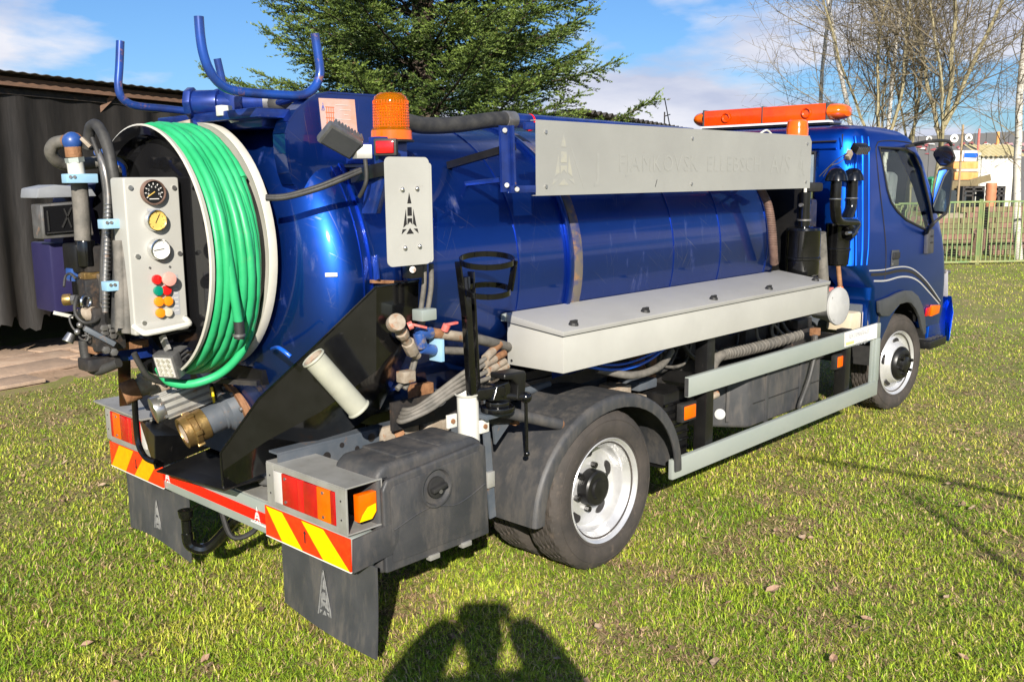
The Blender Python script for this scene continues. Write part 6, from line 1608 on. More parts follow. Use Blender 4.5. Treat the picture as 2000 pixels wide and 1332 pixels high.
# paving slabs in front of the shed
pv = empty('paving', (0, 5.6, 0)); tag(pv, kind='structure')
pm = [mat('sandstone_slab', (0.40, 0.27, 0.19), (0.50, 0.37, 0.27), rough=.85, scale=7, bump=.3, bscale=30), mat('sandstone_slab_grey', (0.33, 0.24, 0.18), (0.45, 0.32, 0.23), rough=.85, scale=7, bump=.3, bscale=30)]
dirtm = mat('sandy_dirt', (0.40, 0.27, 0.18), (0.30, 0.20, 0.13), rough=.95, scale=5, bump=.5, bscale=22, c3=(.16, .12, .07), c3scale=7, c3lo=.55, c3hi=.65)
nx_, ny_ = 46, 14; vs = []; fs = []
for j in range(ny_ + 1):
    for i in range(nx_ + 1):
        x = -4.6 + 7.0 * i / nx_; y = -.46 + (x + 2) * .105 + 2.6 * j / ny_
        vs.append((x, y, .004 + (.012 + .012 * math.sin(i * 1.7 + j * 2.3) + .010 * math.sin(i * .6 - j * 1.1) if 0 < j < ny_ else -.01)))
for j in range(ny_):
    for i in range(nx_): a_ = j * (nx_ + 1) + i; fs.append((a_, a_ + 1, a_ + nx_ + 2, a_ + nx_ + 1))
M().add(vs, fs).build('dirt', dirtm, pv, smooth=60)
rr = random.Random(31)
for j in range(4):
    x = -4.5 + rr.random() * .5
    while x < 2.2:
        w = rr.uniform(.45, 1.0); d_ = rr.uniform(.34, .5); y0 = -.40 + j * .50 + (x + 2) * .105
        if rr.random() < .8:
            c = V((x + w / 2, y0 + .24, .014 + rr.random() * .016)); a_ = .105 + rr.uniform(-.12, .12)
            M().cbox(c, w - rr.uniform(.02, .12), d_, .035, (math.cos(a_), math.sin(a_), rr.uniform(-.02, .02)), (-math.sin(a_), math.cos(a_), rr.uniform(-.03, .03))).build('slab', pm[rr.randint(0, 1)], pv, bevel=.008)
        x += w
# ================================================================== LEFT SHED with black sheeting
SA = math.radians(14.0); SD = V((math.cos(SA), math.sin(SA), 0)); SN = V((-SD.y, SD.x, 0)); S0 = V((-.30, 6.75, 0))
def sw(t, z, off=0.0): return tuple(S0 + SD * t + SN * off + V((0, 0, z)))
shed = empty('sheeted_shed', tuple(S0)); tag(shed, 'low open shed closed with torn black sheeting under a rusty tin roof edge', 'shed')
def put(o, parent):
    o.parent = parent; o.matrix_parent_inverse = Matrix.Translation(-V(parent.location)); return o
sheetm = mat('black_sheeting', (0.014, 0.0125, 0.0115), (0.026, 0.023, 0.021), rough=.55, scale=5, stretch=(2.5, 2.5, .35), lo=.35, hi=.7, bump=.25, bscale=14)
nx, nz = 260, 16; T0, T1 = -6.0, 6.0; vs = []; fs = []
R = np.random.RandomState(3)
fold = np.zeros(nx + 1)
for k in range(28): fold += R.uniform(.003, .011) * np.sin(np.linspace(0, T1 - T0, nx + 1) * R.uniform(4, 22) + R.uniform(0, 6.28))
rag = np.array([.42 + .10 * math.sin(i * .21) + .06 * math.sin(i * .77 + 1) + .05 * math.sin(i * 1.9) + .05 * R.rand() for i in range(nx + 1)])
def rz_(t): return 2.885 - .0135 * (t - .56)
for j in range(nz + 1):
    for i in range(nx + 1):
        t = T0 + (T1 - T0) * i / nx; top = rz_(t) - .16
        z = top + (rag[i] - top) * j / nz
        vs.append(sw(t, z, -fold[i] * (.5 + .7 * j / nz) - .02))
for j in range(nz):
    for i in range(nx):
        a = j * (nx + 1) + i; fs.append((a, a + 1, a + nx + 2, a + nx + 1))
def sobj(m, name, mt, parent=shed, **k): return put(m.build(name, mt, **k), parent)
sobj(M().add(vs, fs), 'black_sheet', sheetm, smooth=60)
timber = mat('weathered_fascia', (0.20, 0.11, 0.07), (0.13, 0.08, 0.055), rough=.8, scale=9, stretch=(1, 1, 4), bump=.2, bscale=30)
tin = mat('dark_tin_roof', (0.045, 0.042, 0.04), (0.08, 0.07, 0.06), rough=.7, scale=9, c3=(0.14, 0.07, 0.04), c3scale=9, c3lo=.6, c3hi=.7)
sobj(M().bar(sw(T0, rz_(T0) - .06, -.10), sw(T1, rz_(T1) - .06, -.10), .05, .085, up=(0, 0, 1)), 'fascia_board', timber)
sobj(M().bar(sw(T0, rz_(T0) - .15, -.02), sw(T1, rz_(T1) - .15, -.02), .05, .06, up=(0, 0, 1)), 'wall_plate', K['dark'])
def corrugated(parent, t0, t1, zf, depth, rise, over, pitch, amp, mt, swf, objf, name='roof_sheet', sheet=1.0):
    t = t0
    while t < t1:
        te = min(t + sheet, t1); n = max(4, int((te - t) / pitch * 6)); vs = []; fs = []
        for i in range(n + 1):
            tt = t + (te - t) * i / n; w = amp * math.sin(2 * PI * (tt - t0) / pitch)
            vs += [swf(tt, zf(tt) + w, -over), swf(tt, zf(tt) + rise + w, depth), swf(tt, zf(tt) + w - .008, -over), swf(tt, zf(tt) + rise + w - .008, depth)]
        for i in range(n):
            a = i * 4; fs += [(a, a + 4, a + 5, a + 1), (a + 2, a + 3, a + 7, a + 6), (a, a + 2, a + 6, a + 4)]
        objf(M().add(vs, fs), name, mt, parent, smooth=50)
        t = te
corrugated(shed, T0, T1, lambda t: rz_(t) + .03, 4.0, -.25, .22, .13, .005, tin, sw, sobj)
sobj(M().prism([sw(T0, 0, 3.9), sw(T1, 0, 3.9), sw(T1, 2.3, 3.9), sw(T0, 2.3, 3.9)], SN * .05), 'back_wall', K['dark'], smooth=0)
for t in (T0 + .1, -3, -.9, 1.6, 4, T1 - .1):
    sobj(M().bar(sw(t, 0, .08), sw(t, rz_(t) - .1, .08), .10, .10), 'post', timber)
    sobj(M().bar(sw(t, rz_(t) - .35, .05), sw(t + .25, rz_(t) - .08, -.06), .05, .05), 'brace', timber)
for t in (T0, T1):
    sobj(M().prism([sw(t, 0, 0), sw(t, 0, 3.9), sw(t, 2.3, 3.9), sw(t, rz_(t) - .1, 0)], SD * .04), 'end_wall', K['dark'], smooth=0)
# far shed roof seen above the locker
S2 = V((8.799, 6.032, 2.787)); S2.z = 0
def sw2(t, z, off=0.0): return tuple(S2 + SD * t + SN * off + V((0, 0, z)))
shed2 = empty('long_shed', tuple(S2)); tag(shed2, 'dark long shed whose wavy tin roof edge runs behind the spruce tree', 'shed')
def sobj2(m, name, mt, parent=shed2, **k): return put(m.build(name, mt, **k), parent)
z2 = (8.799, 6.032, 2.787)[2]; z3 = (11.621, 5.963, 2.636)[2]
rz2 = lambda t: z2 + .0 - .018 * t
corrugated(shed2, -1.2, 9, rz2, 4.0, -.35, .3, .22, .035, tin, sw2, sobj2, sheet=1.6)
sobj2(M().prism([sw2(-1.1, 0, 0), sw2(9, 0, 0), sw2(9, rz2(9) - .06, 0), sw2(-1.1, rz2(-1.1) - .06, 0)], SN * .1), 'wall', mat('dark_boards', (.04, .033, .028), (.06, .05, .04), rough=.8, scale=4, stretch=(4, 4, .4)), smooth=0)
sobj2(M().bar(sw2(-1.2, rz2(-1.2) - .10, -.14), sw2(9, rz2(9) - .10, -.14), .05, .10, up=(0, 0, 1)), 'fascia_board', K['dark'])
sobj2(M().tube([sw2(3.1, rz2(3.1), 0), sw2(3.1, rz2(3.1) + .30, 0)], .015, n=6).tube([sw2(3.1, rz2(3.1) + .22, 0), sw2(3.4, rz2(3.1) + .27, 0)], .010, n=6), 'roof_aerial', K['dark'])

# ================================================================== SPRUCE
def spruce(base, H, R0, seed):
    t_ = empty('spruce_tree', base); tag(t_, 'big dark green spruce standing right behind the truck', 'tree')
    bark = mat('spruce_bark', (.05, .035, .025), (.08, .06, .045), rough=.9, scale=12, bump=.4)
    M().tube([(0, 0, 0), (.02, .01, H * .5), (0, 0, H)], [.17, .10, .015], n=12).build('trunk', bark, t_)
    rr = random.Random(seed); segs = []; br = M(); nb = 0
    z = .75
    while z < H - .3:
        f = z / H; detail = z < 4.6
        Ls = R0 * (1 - f) ** .85
        k = 9 if detail else 7; a0 = rr.random() * 6.28
        for i in range(k):
            a = a0 + 2 * PI * i / k + rr.uniform(-.3, .3); L = Ls * rr.uniform(.72, 1.18)
            el = .10 + .75 * f + rr.uniform(-.15, .16)
            pts = []; n = 9
            p = V((0, 0, z + rr.uniform(-.12, .12)))
            d0_ = V((math.cos(a), math.sin(a), 0))
            for j in range(n + 1):
                s = j / n
                e = el - .75 * s + .95 * s * s
                pts.append(p.copy()); p = p + (d0_ * math.cos(e) + V((0, 0, math.sin(e)))) * (L / n)
            br.tube(pts, [.022 * (1 - f) + .006, .003], n=5, cap=False)
            side = V((-d0_.y, d0_.x, 0))
            m_ = int((26 if detail else 6) * L) + 2
            for q in range(m_):
                s = .16 + .84 * (q + rr.random()) / m_
                idx = min(int(s * n), n - 1); pos = pts[idx].lerp(pts[idx + 1], s * n - idx)
                fw = (pts[idx + 1] - pts[idx]).normalized()
                for sg in (-1, 1):
                    ln = (.14 + .62 * (1 - s) * min(1, L)) * rr.uniform(.7, 1.2) if s < .97 else .12
                    ln = min(ln, .62)
                    dr = (fw * rr.uniform(.6, .9) + side * sg * rr.uniform(.7, 1.0) + V((0, 0, rr.uniform(-.55, .34)))).normalized()
                    e2 = pos + dr * ln + V((0, 0, -.06 * ln))
                    segs.append((pos, e2, s))
                    if detail:
                        kk = int(ln / .085)
                        for w in range(kk):
                            t = .2 + .8 * (w + rr.random()) / kk
                            c = pos.lerp(e2, t)
                            dd = (dr * rr.uniform(.6, .9) + fw * rr.uniform(-.1, .7) + V((0, 0, rr.uniform(-.35, .3)))).normalized()
                            if w % 2: dd = (dr * .8 + (side * sg - fw) * .55 + V((0, 0, rr.uniform(-.3, .25)))).normalized()
                            l2 = rr.uniform(.05, .14) * (1.15 - .5 * t)
                            segs.append((c, c + dd * l2, min(1, s * .6 + .5 * t)))
            segs.append((pts[-3], pts[-1], 1.0))
        z += .27 if detail else .42
    br.build('branches', bark, t_, smooth=0)['kind'] = 'stuff'
    A = np.array([tuple(s[0]) for s in segs]); B = np.array([tuple(s[1]) for s in segs]); S = np.array([s[2] for s in segs])
    L = np.linalg.norm(B - A, axis=1); R_ = np.random.RandomState(seed)
    cnt = np.maximum(5, (L * np.where(A[:, 2] < 4.4, 105, 26)).astype(int)); idx = np.repeat(np.arange(len(A)), cnt); n = len(idx)
    t = R_.rand(n); P0 = A[idx] + (B - A)[idx] * t[:, None]
    D_ = (B - A)[idx] / L[idx][:, None]
    rv = R_.randn(n, 3); rv[:, 2] = np.abs(rv[:, 2]) * .9 + rv[:, 2] * .1; rv -= D_ * np.sum(rv * D_, 1)[:, None]; rv /= np.linalg.norm(rv, axis=1)[:, None] + 1e-9
    nd = D_ * .75 + rv * .75; nd /= np.linalg.norm(nd, axis=1)[:, None]
    ln = (.022 + .012 * R_.rand(n))[:, None]
    w = np.cross(nd, R_.randn(n, 3)); w /= np.linalg.norm(w, axis=1)[:, None] + 1e-9; w *= .0064
    co = np.stack([P0 - w, P0 + w, P0 + nd * ln], 1)
    tri = np.arange(n * 3).reshape(-1, 3)
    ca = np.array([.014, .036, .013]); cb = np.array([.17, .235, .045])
    shade = np.clip(-.12 + 1.0 * S[idx] ** 1.3 * (.5 + .5 * t) + .22 * R_.rand(len(A))[idx] + .14 * R_.randn(n), 0, 1)[:, None]  # light painted into needle colour: dark inside the crown, bright towards the tips
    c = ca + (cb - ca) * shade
    brown = (R_.rand(n) < .02)[:, None]; c = np.where(brown, np.array([.14, .09, .045]), c)
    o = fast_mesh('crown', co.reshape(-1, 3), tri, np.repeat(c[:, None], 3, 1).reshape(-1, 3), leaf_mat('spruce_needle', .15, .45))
    o.parent = t_; o['kind'] = 'stuff'
    return n
sb = V((3.594, 4.275, 2.093)); NEED = spruce((sb.x, sb.y, 0), 9.5, 2.8, 12)

# ================================================================== BARE TREES
barkm = mat('grey_green_bark', (.26, .225, .13), (.38, .33, .19), rough=.85, scale=9, stretch=(1, 1, .3), bump=.3, bscale=30)
twigm = mat('brown_twig', (.12, .095, .06), (.20, .165, .10), rough=.85, scale=9)
birchm = mat('white_birch_bark', (.62, .60, .54), (.50, .46, .40), rough=.7, scale=6, c3=(.07, .06, .055), c3scale=5, c3lo=.56, c3hi=.62, c3stretch=(1, 1, 5))
def bare_tree(base, label, seed, H=9.0, fork=2.4, nl=4, r0=.16, birch=False, lean=(0, 0), spread=.45, dens=1.0, group='bare trees beyond the fence', cut=1e9):
    t_ = empty('birch_tree' if birch else 'bare_tree', base); tag(t_, label, 'tree', group)
    rr = random.Random(seed); tw = M()
    def grow(p, d, L, r, lvl, out):
        n = max(3, int(L / .28)); pts = [p.copy()]; dirs = [d.copy()]
        for i in range(n):
            gs = .035 if lvl == 0 else .09 if lvl == 1 else .15
            d = (d + V((rr.gauss(0, gs), rr.gauss(0, gs), rr.gauss((.03, .05, .06, .02, .0)[lvl], .08)))).normalized()
            p = p + d * (L / n); pts.append(p.copy()); dirs.append(d.copy())
        out.tube(pts, [r, r * (.32 if lvl < 3 else .4)], n=(7 if lvl == 0 else 5 if lvl == 1 else 3), cap=False)
        return pts, dirs
    def side_branches(pts, dirs, L, r, lvl):
        if lvl >= 4: return
        k = int(L * (3.0 if lvl == 1 else 3.3 if lvl == 2 else 3.2) * dens) + 1
        for q in range(k):
            s = .10 + .90 * (q + rr.random()) / k; i = min(int(s * (len(pts) - 1)), len(pts) - 2)
            if pts[i].z > cut: continue
            a = rr.random() * 6.28; _, x, y = frame(dirs[i]); ang = rr.uniform(.65, 1.15)
            d = (dirs[i] * math.cos(ang) + (x * math.cos(a) + y * math.sin(a)) * math.sin(ang) + V((0, 0, .06 if not birch else -.05))).normalized()
            l2 = L * rr.uniform(.30, .62) * (1 - .5 * s) * (1.0 if lvl < 3 else .8)
            if l2 < .12: continue
            pp, dd = grow(pts[i], d, l2, max(.0042, r * (.26 if lvl == 1 else .40) * (1 - .5 * s)), lvl + 1, tw)
            side_branches(pp, dd, l2, max(.005, r * .32 * (1 - .5 * s)), lvl + 1)
    bark = birchm if birch else barkm
    if birch:
        m = M(); pts, dirs = grow(V((0, 0, 0)), V((lean[0], lean[1], 1)).normalized(), H, r0, 0, m)
        m.build('trunk', bark, t_, smooth=60)
        side_branches(pts[3:], dirs[3:], H * .7, r0 * .6, 1)
    else:
        m = M(); pts, dirs = grow(V((0, 0, 0)), V((lean[0], lean[1], 1)).normalized(), fork, r0, 0, m)
        m.v = m.v; m.build('trunk', bark, t_, smooth=60)
        for i in range(nl):
            a = 2 * PI * i / nl + rr.uniform(-.4, .4); sp = spread * rr.uniform(.5, 1.2)
            d = (dirs[-1] + V((math.cos(a) * sp, math.sin(a) * sp, 0))).normalized()
            lm = M(); L = (H - fork) * rr.uniform(.75, 1.0)
            k0 = max(0, len(pts) - 1 - i % 3)
            pp, dd = grow(pts[k0], d, L, r0 * .40 * rr.uniform(.6, 1.0), 1, lm)
            lm.build('limb', bark, t_, smooth=60)
            side_branches(pp, dd, L, r0 * .5, 1)
    tw.build('twigs', twigm, t_, smooth=0)['kind'] = 'stuff'
    return t_
def gp_(u, d):
    q = V(P3d(u, 345, d)); return (q.x, q.y, 0)
bare_tree(gp_(1829, 19.5), 'bare tree with olive trunk forking low, rising right behind the cab mirrors', 41, 10, 2.75, 4, .135, lean=(-.02, .02), spread=.50, dens=1.35)
bare_tree(gp_(1768, 21), 'bare tree with slim grey limbs, the middle one above the cab roof', 42, 10, 2.6, 3, .105, spread=.40, dens=1.35)
bare_tree(gp_(1722, 20), 'bare tree leaning left over the orange light bar', 43, 9.5, 2.3, 4, .12, lean=(-.06, .05), spread=.65, dens=1.35)
bare_tree(gp_(1618, 25), 'thin white birch behind the middle of the orange light bar', 44, 11, birch=True, r0=.07, dens=.8)
bare_tree(gp_(1680, 26), 'white birch stem close behind the right end of the light bar', 45, 12, birch=True, r0=.085, dens=.8)
bare_tree(gp_(1724, 28), 'slender pale birch farthest back among the bare trees', 46, 12, birch=True, r0=.07, dens=.6)
bare_tree(gp_(2003, 20), 'white birch curving up at the right edge beside the white shed', 47, 10, birch=True, r0=.09, lean=(-.10, .08), dens=1.0)
# two saplings standing on the photographer's side; their shadows cross the lawn
def sapling(base, pts, r, label, seed):
    s = empty('sapling', base); tag(s, label, 'sapling', 'young saplings on the near side of the lawn')
    M().tube([tuple(V(p) - V(base)) for p in pts], [r, r * .45], n=8, smooth=5).build('stem', barkm, s)
    rr = random.Random(seed); tw = M(); P_ = smooth_path([tuple(V(p) - V(base)) for p in pts], 5)
    for k in range(7):
        p = P_[len(P_) // 2 + k % (len(P_) // 2)]
        tw.tube([p, p + V((rr.uniform(-.25, .25), rr.uniform(-.25, .25), rr.uniform(.1, .4)))], [.006, .003], n=4)
    tw.build('twigs', twigm, s)['kind'] = 'stuff'
sapling((-2.70, -6.40, 0), [(-2.70, -6.40, 0), (-2.68, -6.38, 1.4), (-2.74, -6.40, 2.5), (-2.72, -6.38, 3.25)], .035, 'straight bare sapling behind the standing photographer', 3)
sapling((-.30, -6.20, 0), [(-.30, -6.20, 0), (-.55, -6.0, 1.3), (-1.1, -5.65, 2.30), (-2.0, -5.1, 2.86)], .035, 'bent bare sapling arching over the lawn right of the photographer', 4)

# ================================================================== FENCE, WALL, YARD at the right
FA, FD = V((17.0, 2.90, 0)), V((.749, -.663, 0)).normalized()
fgreen = mat('pale_green_fence_paint', (.13, .23, .09), (.25, .28, .11), rough=.5, scale=4, c3=(.36, .30, .14), c3scale=3, c3lo=.5, c3hi=.7)
fence = empty('metal_fence', tuple(FA)); tag(fence, 'green metal bar fence along the far right edge of the lawn', 'fence')
BARM = M().box(-.006, .006, -.012, .012, .05, 1.27).mesh('bar', fgreen, smooth=0)
fa = math.atan2(FD.y, FD.x)
for k in range(-26, 60):
    p = FD * (k * .105)
    o = ob('bar', BARM, fence, (p.x, p.y, 0), (0, 0, fa + PI / 2))
m = M(); m.bar(FD * -2.8 + V((0, 0, 1.27)), FD * 6.3 + V((0, 0, 1.27)), .045, .035, up=(0, 0, 1)); m.build('top_rail', fgreen, fence)
m = M(); m.bar(FD * -2.8 + V((0, 0, .06)), FD * 6.3 + V((0, 0, .06)), .045, .035, up=(0, 0, 1)); m.build('bottom_rail', fgreen, fence)
wm = mat('fence_wire', (.12, .15, .09), rough=.6)
wires = M()
for k in range(22): wires.bar(FD * -2.8 + V((.012, .012, .12 + k * .052)), FD * 6.3 + V((.012, .012, .12 + k * .052)), .004, .004)
wires.build('wire_mesh', wm, fence, smooth=0)['kind'] = 'stuff'
for k in (-2.4, 0.25, 2.9, 5.6):
    p = FD * k; M().box(p.x - .03, p.x + .03, p.y - .03, p.y + .03, 0, 1.32).build('post', fgreen, fence)
# brick wall
FN = V((-FD.y, FD.x, 0)); FN = FN if FN.x > 0 else -FN
WA = FA + FN * 2.2 - FD * 1.5
wall = empty('brick_wall', tuple(WA)); tag(wall, 'low rough wall of pink and tan bricks behind the green fence', 'wall')
bmat = [mat('pink_brick', (.20, .11, .085), (.27, .15, .11), rough=.9, scale=9, bump=.2), mat('tan_brick', (.20, .16, .085), (.16, .125, .07), rough=.9, scale=9, bump=.2), mat('brown_brick', (.15, .09, .06), (.2, .13, .09), rough=.9, scale=9, bump=.2), mat('mossy_brick', (.16, .16, .07), (.13, .11, .06), rough=.9, scale=9, bump=.2)]
BRK = [M().box(-.13, .13, -.09, .09, -.058, .058).mesh('brick', b, smooth=0, bevel=.006) for b in bmat]
wa_ = math.atan2(FD.y, FD.x); rr = random.Random(77)
for j in range(9):
    for i in range(30):
        t = i * .272 + (.136 if j % 2 else 0)
        top = 9 - (2 if 1.9 < t < 2.7 else 0) - int(rr.random() * 1.3)
        if j >= top: continue
        p = FD * t + V((0, 0, .06 + j * .122)) + FN * rr.uniform(-.02, .02)
        ob('brick', BRK[rr.choice((0, 0, 1, 1, 2, 3))], wall, tuple(p), (0, 0, wa_ + rr.uniform(-.03, .03)))
m = M(); m.bar(FD * -.1 + V((0, 0, .48)) + FN * .04, FD * 8.1 + V((0, 0, .48)) + FN * .04, .10, .96, up=(0, 0, 1)); m.build('mortar_core', mat('mortar', (.28, .23, .17), rough=.95), wall, smooth=0)
rub = tag(M().cbox(P3d(1912, 470, 20.2), .35, .22, .42, (.9, 0, .3)).build('stone_block', bmat[0], bevel=.03), 'pink stone block leaning against the brick wall behind the fence', 'stone')
# white yard shed
def place(u, v, d): return V(P3d(u, v, d))
ws_ = empty('white_shed', tuple(V((place(1945, 345, 25).x, place(1945, 345, 25).y, 0)))); tag(ws_, 'small white shed with pale yellow wavy roof behind the fence', 'shed')
R25 = _r.copy(); R25.z = 0; R25.normalize(); F25 = V((R25.y * -1, R25.x, 0)); F25 = V((-R25.y, R25.x, 0))
def wl_(a, z, b=0): return tuple(R25 * a + F25 * b + V((0, 0, z)))
k25 = 25 / 1834.0
def zz(v, d=25): return 1.79 - (v - 344) * d / 1834.0
x0, x1 = (1913 - 1945) * k25, (1978 - 1945) * k25
def wobj(m, n_, mt, **k): return m.build(n_, mt, ws_, **k)
wobj(M().prism([wl_(x0, 0), wl_(x1, 0), wl_(x1, zz(308)), wl_(x0, zz(306))], F25 * .06), 'front_wall', K['white'], smooth=0)
wobj(M().prism([wl_(x1, 0), wl_(x1, 0, 2.0), wl_(x1, zz(308), 2.0), wl_(x1, zz(308))], R25 * .04), 'side_wall', K['dark'], smooth=0)
wobj(M().prism([wl_(x0, 0), wl_(x0, 0, 2.0), wl_(x0, zz(306), 2.0), wl_(x0, zz(306))], R25 * .04), 'side_wall', K['white'], smooth=0)
wobj(M().bar(wl_(x1 + .10, 0), wl_(x1 + .10, zz(306)), .06, .06), 'red_post', K['redh'])
wobj(M().bar(wl_(x0 - .05, 0, -.03), wl_(x0 - .05, zz(300), -.03), .06, .06), 'white_post', K['white'])
rfm = mat('yellow_fibre_roof', (.52, .45, .22), (.60, .52, .30), rough=.6, scale=5)
t0, t1 = x0 - .08, x1 + .28; n = 60; vs = []; fs = []
for i in range(n + 1):
    a = t0 + (t1 - t0) * i / n; w = .018 * math.sin(2 * PI * a / .13)
    vs += [wl_(a, zz(307) + w, -.12), wl_(a + .08, zz(282) + w, 1.0)]
for i in range(n): fs.append((2 * i, 2 * i + 2, 2 * i + 3, 2 * i + 1))
wobj(M().add(vs, fs), 'roof', rfm, smooth=60)
# yard clutter
orangewood = mat('orange_boards', (.62, .27, .07), (.7, .36, .12), rough=.7, scale=5, stretch=(3, 3, 1))
def board_at(u0, v0, u1, v1, d, th, m_, name, label, cat, group=None):
    a, b = place(u0, v1, d), place(u1, v0, d)
    o = M().prism([a, V((b.x, b.y, a.z)), b, V((a.x, a.y, b.z))], F25 * th).build(name, m_, bevel=.01)
    return tag(o, label, cat, group)
board_at(1862, 316, 1911, 330, 23.5, .5, orangewood, 'timber_stack', 'upper orange timber stack left of the white shed', 'timber')
board_at(1864, 336, 1911, 352, 23.5, .5, orangewood, 'timber_stack', 'lower orange timber stack left of the white shed', 'timber')
board_at(1868, 330, 1911, 336, 23.45, .5, K['cream'], 'pale_board', 'pale boards lying between the two orange timber stacks', 'board')
board_at(1858, 353, 1912, 372, 23.5, .6, bmat[1], 'sand_heap', 'tan block pile carrying the orange timber stacks', 'blocks')
board_at(1860, 294, 1883, 316, 24.5, .4, K['whiteprint'], 'white_sack', 'white sack on top of the orange timber stack', 'sack')
bs = board_at(1883, 294, 1909, 316, 24.5, .4, K['whiteprint'], 'striped_sack', 'white sack with a blue band on top of the orange timber stack', 'sack')
a, b = place(1883, 308, 24.48), place(1909, 299, 24.48)
M().prism([a, V((b.x, b.y, a.z)), b, V((a.x, a.y, b.z))], F25 * -.01).build('blue_band', K['bluehose'], bs, smooth=0)
bd_ = place(1935, 382, 22.5); bd_.z = 0
m = M(); hh = zz(358, 22.5)
m.lathe([(0, .12)] + [(hh * k / 24, .115 + (.012 if k % 2 else 0)) for k in range(1, 25)] + [(hh, .001)], bd_, (0, 0, 1), n=24)
tag(m.build('ribbed_pipe', mat('terracotta_plastic', (.50, .17, .08), (.56, .22, .11), rough=.6, scale=4), smooth=50), 'upright terracotta ribbed drain pipe in front of the white shed', 'pipe')
def pole(u, v0, v1, d, r, m_, name, label):
    a = place(u, v1, d); a.z = max(0, a.z) if v1 < 500 else 0; b = place(u, v0, d)
    return tag(M().cyl((b.x, b.y, 0), (b.x, b.y, b.z), r, n=10).build(name, m_), label, 'post')
pole(1881, 244, 375, 22.8, .028, mat('tan_pole', (.36, .27, .16), (.3, .22, .13), rough=.8), 'wooden_pole', 'thin tan pole in front of the orange timber stacks')
pole(1913, 252, 375, 25.2, .03, K['redh'], 'red_post', 'red post at the left corner of the white shed')
pole(1950, 258, 375, 27.5, .045, orangewood, 'orange_post', 'short orange post rising behind the yellow shed roof')
for (u, v, la) in ((1902, 372, 'dark crate stack left of the terracotta pipe'), (1952, 372, 'dark crate right of the terracotta pipe')):
    cr = empty('crate', tuple(place(u, v, 23) - V((0, 0, .1)))); tag(cr, la, 'crate')
    w = .24 if u < 1920 else .12
    for z in (-.05, .05, .15): M().prism([tuple(R25 * -w + V((0, 0, z))), tuple(R25 * w + V((0, 0, z))), tuple(R25 * w + V((0, 0, z + .05))), tuple(R25 * -w + V((0, 0, z + .05)))], F25 * .4).build('slat', K['dark'], cr, smooth=0)
    for s in (-1, 0, 1): M().prism([tuple(R25 * (w * s - .03) + V((0, 0, -.6))), tuple(R25 * (w * s + .03) + V((0, 0, -.6))), tuple(R25 * (w * s + .03) + V((0, 0, .2))), tuple(R25 * (w * s - .03) + V((0, 0, .2)))], F25 * .3).build('crate_post', K['dark'], cr, smooth=0)
tag(M().cbox(place(1915, 352, 22.9), .5, .02, .16, (R25.x, R25.y, .25), (F25.x, F25.y, 0)).build('tan_board', bmat[1]), 'tan board leaning above the dark crates by the pipe', 'board')
tag(M().prism([place(1820, 350, 22), place(1832, 345, 22), place(1834, 395, 22), place(1818, 395, 22)], F25 * .4).build('green_sheet', mat('green_tarpaulin', (.03, .32, .10), (.04, .4, .15), rough=.5, scale=4), smooth=0), 'bright green sheet showing between the mirrors and the cab', 'tarpaulin')
# far dark hall
hall = empty('dark_hall', tuple(V((place(1900, 300, 60).x, place(1900, 300, 60).y, 0)))); tag(hall, 'long low dark grey hall with white round signs in the far background', 'building')
hm = mat('dark_grey_cladding', (.075, .075, .08), (.095, .095, .10), rough=.6, scale=.6)
k60 = 60 / 1834.0
def hl_(a, z, b=0): return tuple(R25 * a + F25 * b + V((0, 0, z)))
def zh(v): return 1.79 - (v - 343) * 60 / 1834.0
for i in range(15):
    a = (-130 + i * 22) * k60; zt = zh(266) + (a + 3.5) * .04
    M().prism([hl_(a + .012, 0), hl_(a + 22 * k60 - .012, 0), hl_(a + 22 * k60 - .012, zt), hl_(a + .012, zt)], F25 * .2).build('wall_panel', hm, hall, smooth=0)
M().prism([hl_(-130 * k60, 0, .1), hl_(200 * k60, 0, .1), hl_(200 * k60, zh(262), .1), hl_(-130 * k60, zh(268), .1)], F25 * 12).build('hall_body', K['darkprint'], hall, smooth=0)
gw = [K['whiteprint'], mat('dull_red_print', (.22, .04, .05), rough=.6), mat('rose_print', (.35, .2, .22), rough=.6)]
for (u, v, r) in ((1861, 271, 8), (1889, 270, 7.5), (1812, 272, 6)):
    M().lathe([(0, r * k60), (.05, r * k60), (.05, .001)], hl_((u - 1900) * k60, zh(v), -.02), tuple(-F25), n=20).build('round_sign', gw[0], hall, smooth=0)
    M().prism([hl_((u - 1900 - 4) * k60, zh(v + 2), -.09), hl_((u - 1900 + 4) * k60, zh(v + 2), -.09), hl_((u - 1900) * k60, zh(v - 4), -.09)], F25 * -.02).build('sign_mark', hm, hall, smooth=0)
rr = random.Random(6)
for k in range(60):
    u = rr.uniform(1790, 2010); v = rr.uniform(279, 303); w, h = rr.uniform(2, 7), rr.uniform(1.5, 5)
    M().prism([hl_((u - 1900 - w) * k60, zh(v), -.03 - k * .002), hl_((u - 1900 + w) * k60, zh(v + h * .4), -.03 - k * .002), hl_((u - 1900 + w * .6) * k60, zh(v - h), -.03 - k * .002), hl_((u - 1900 - w * .4) * k60, zh(v - h * .7), -.03 - k * .002)], F25 * -.01).build('wall_painting', gw[rr.choice((0, 1, 1, 2))], hall, smooth=0)

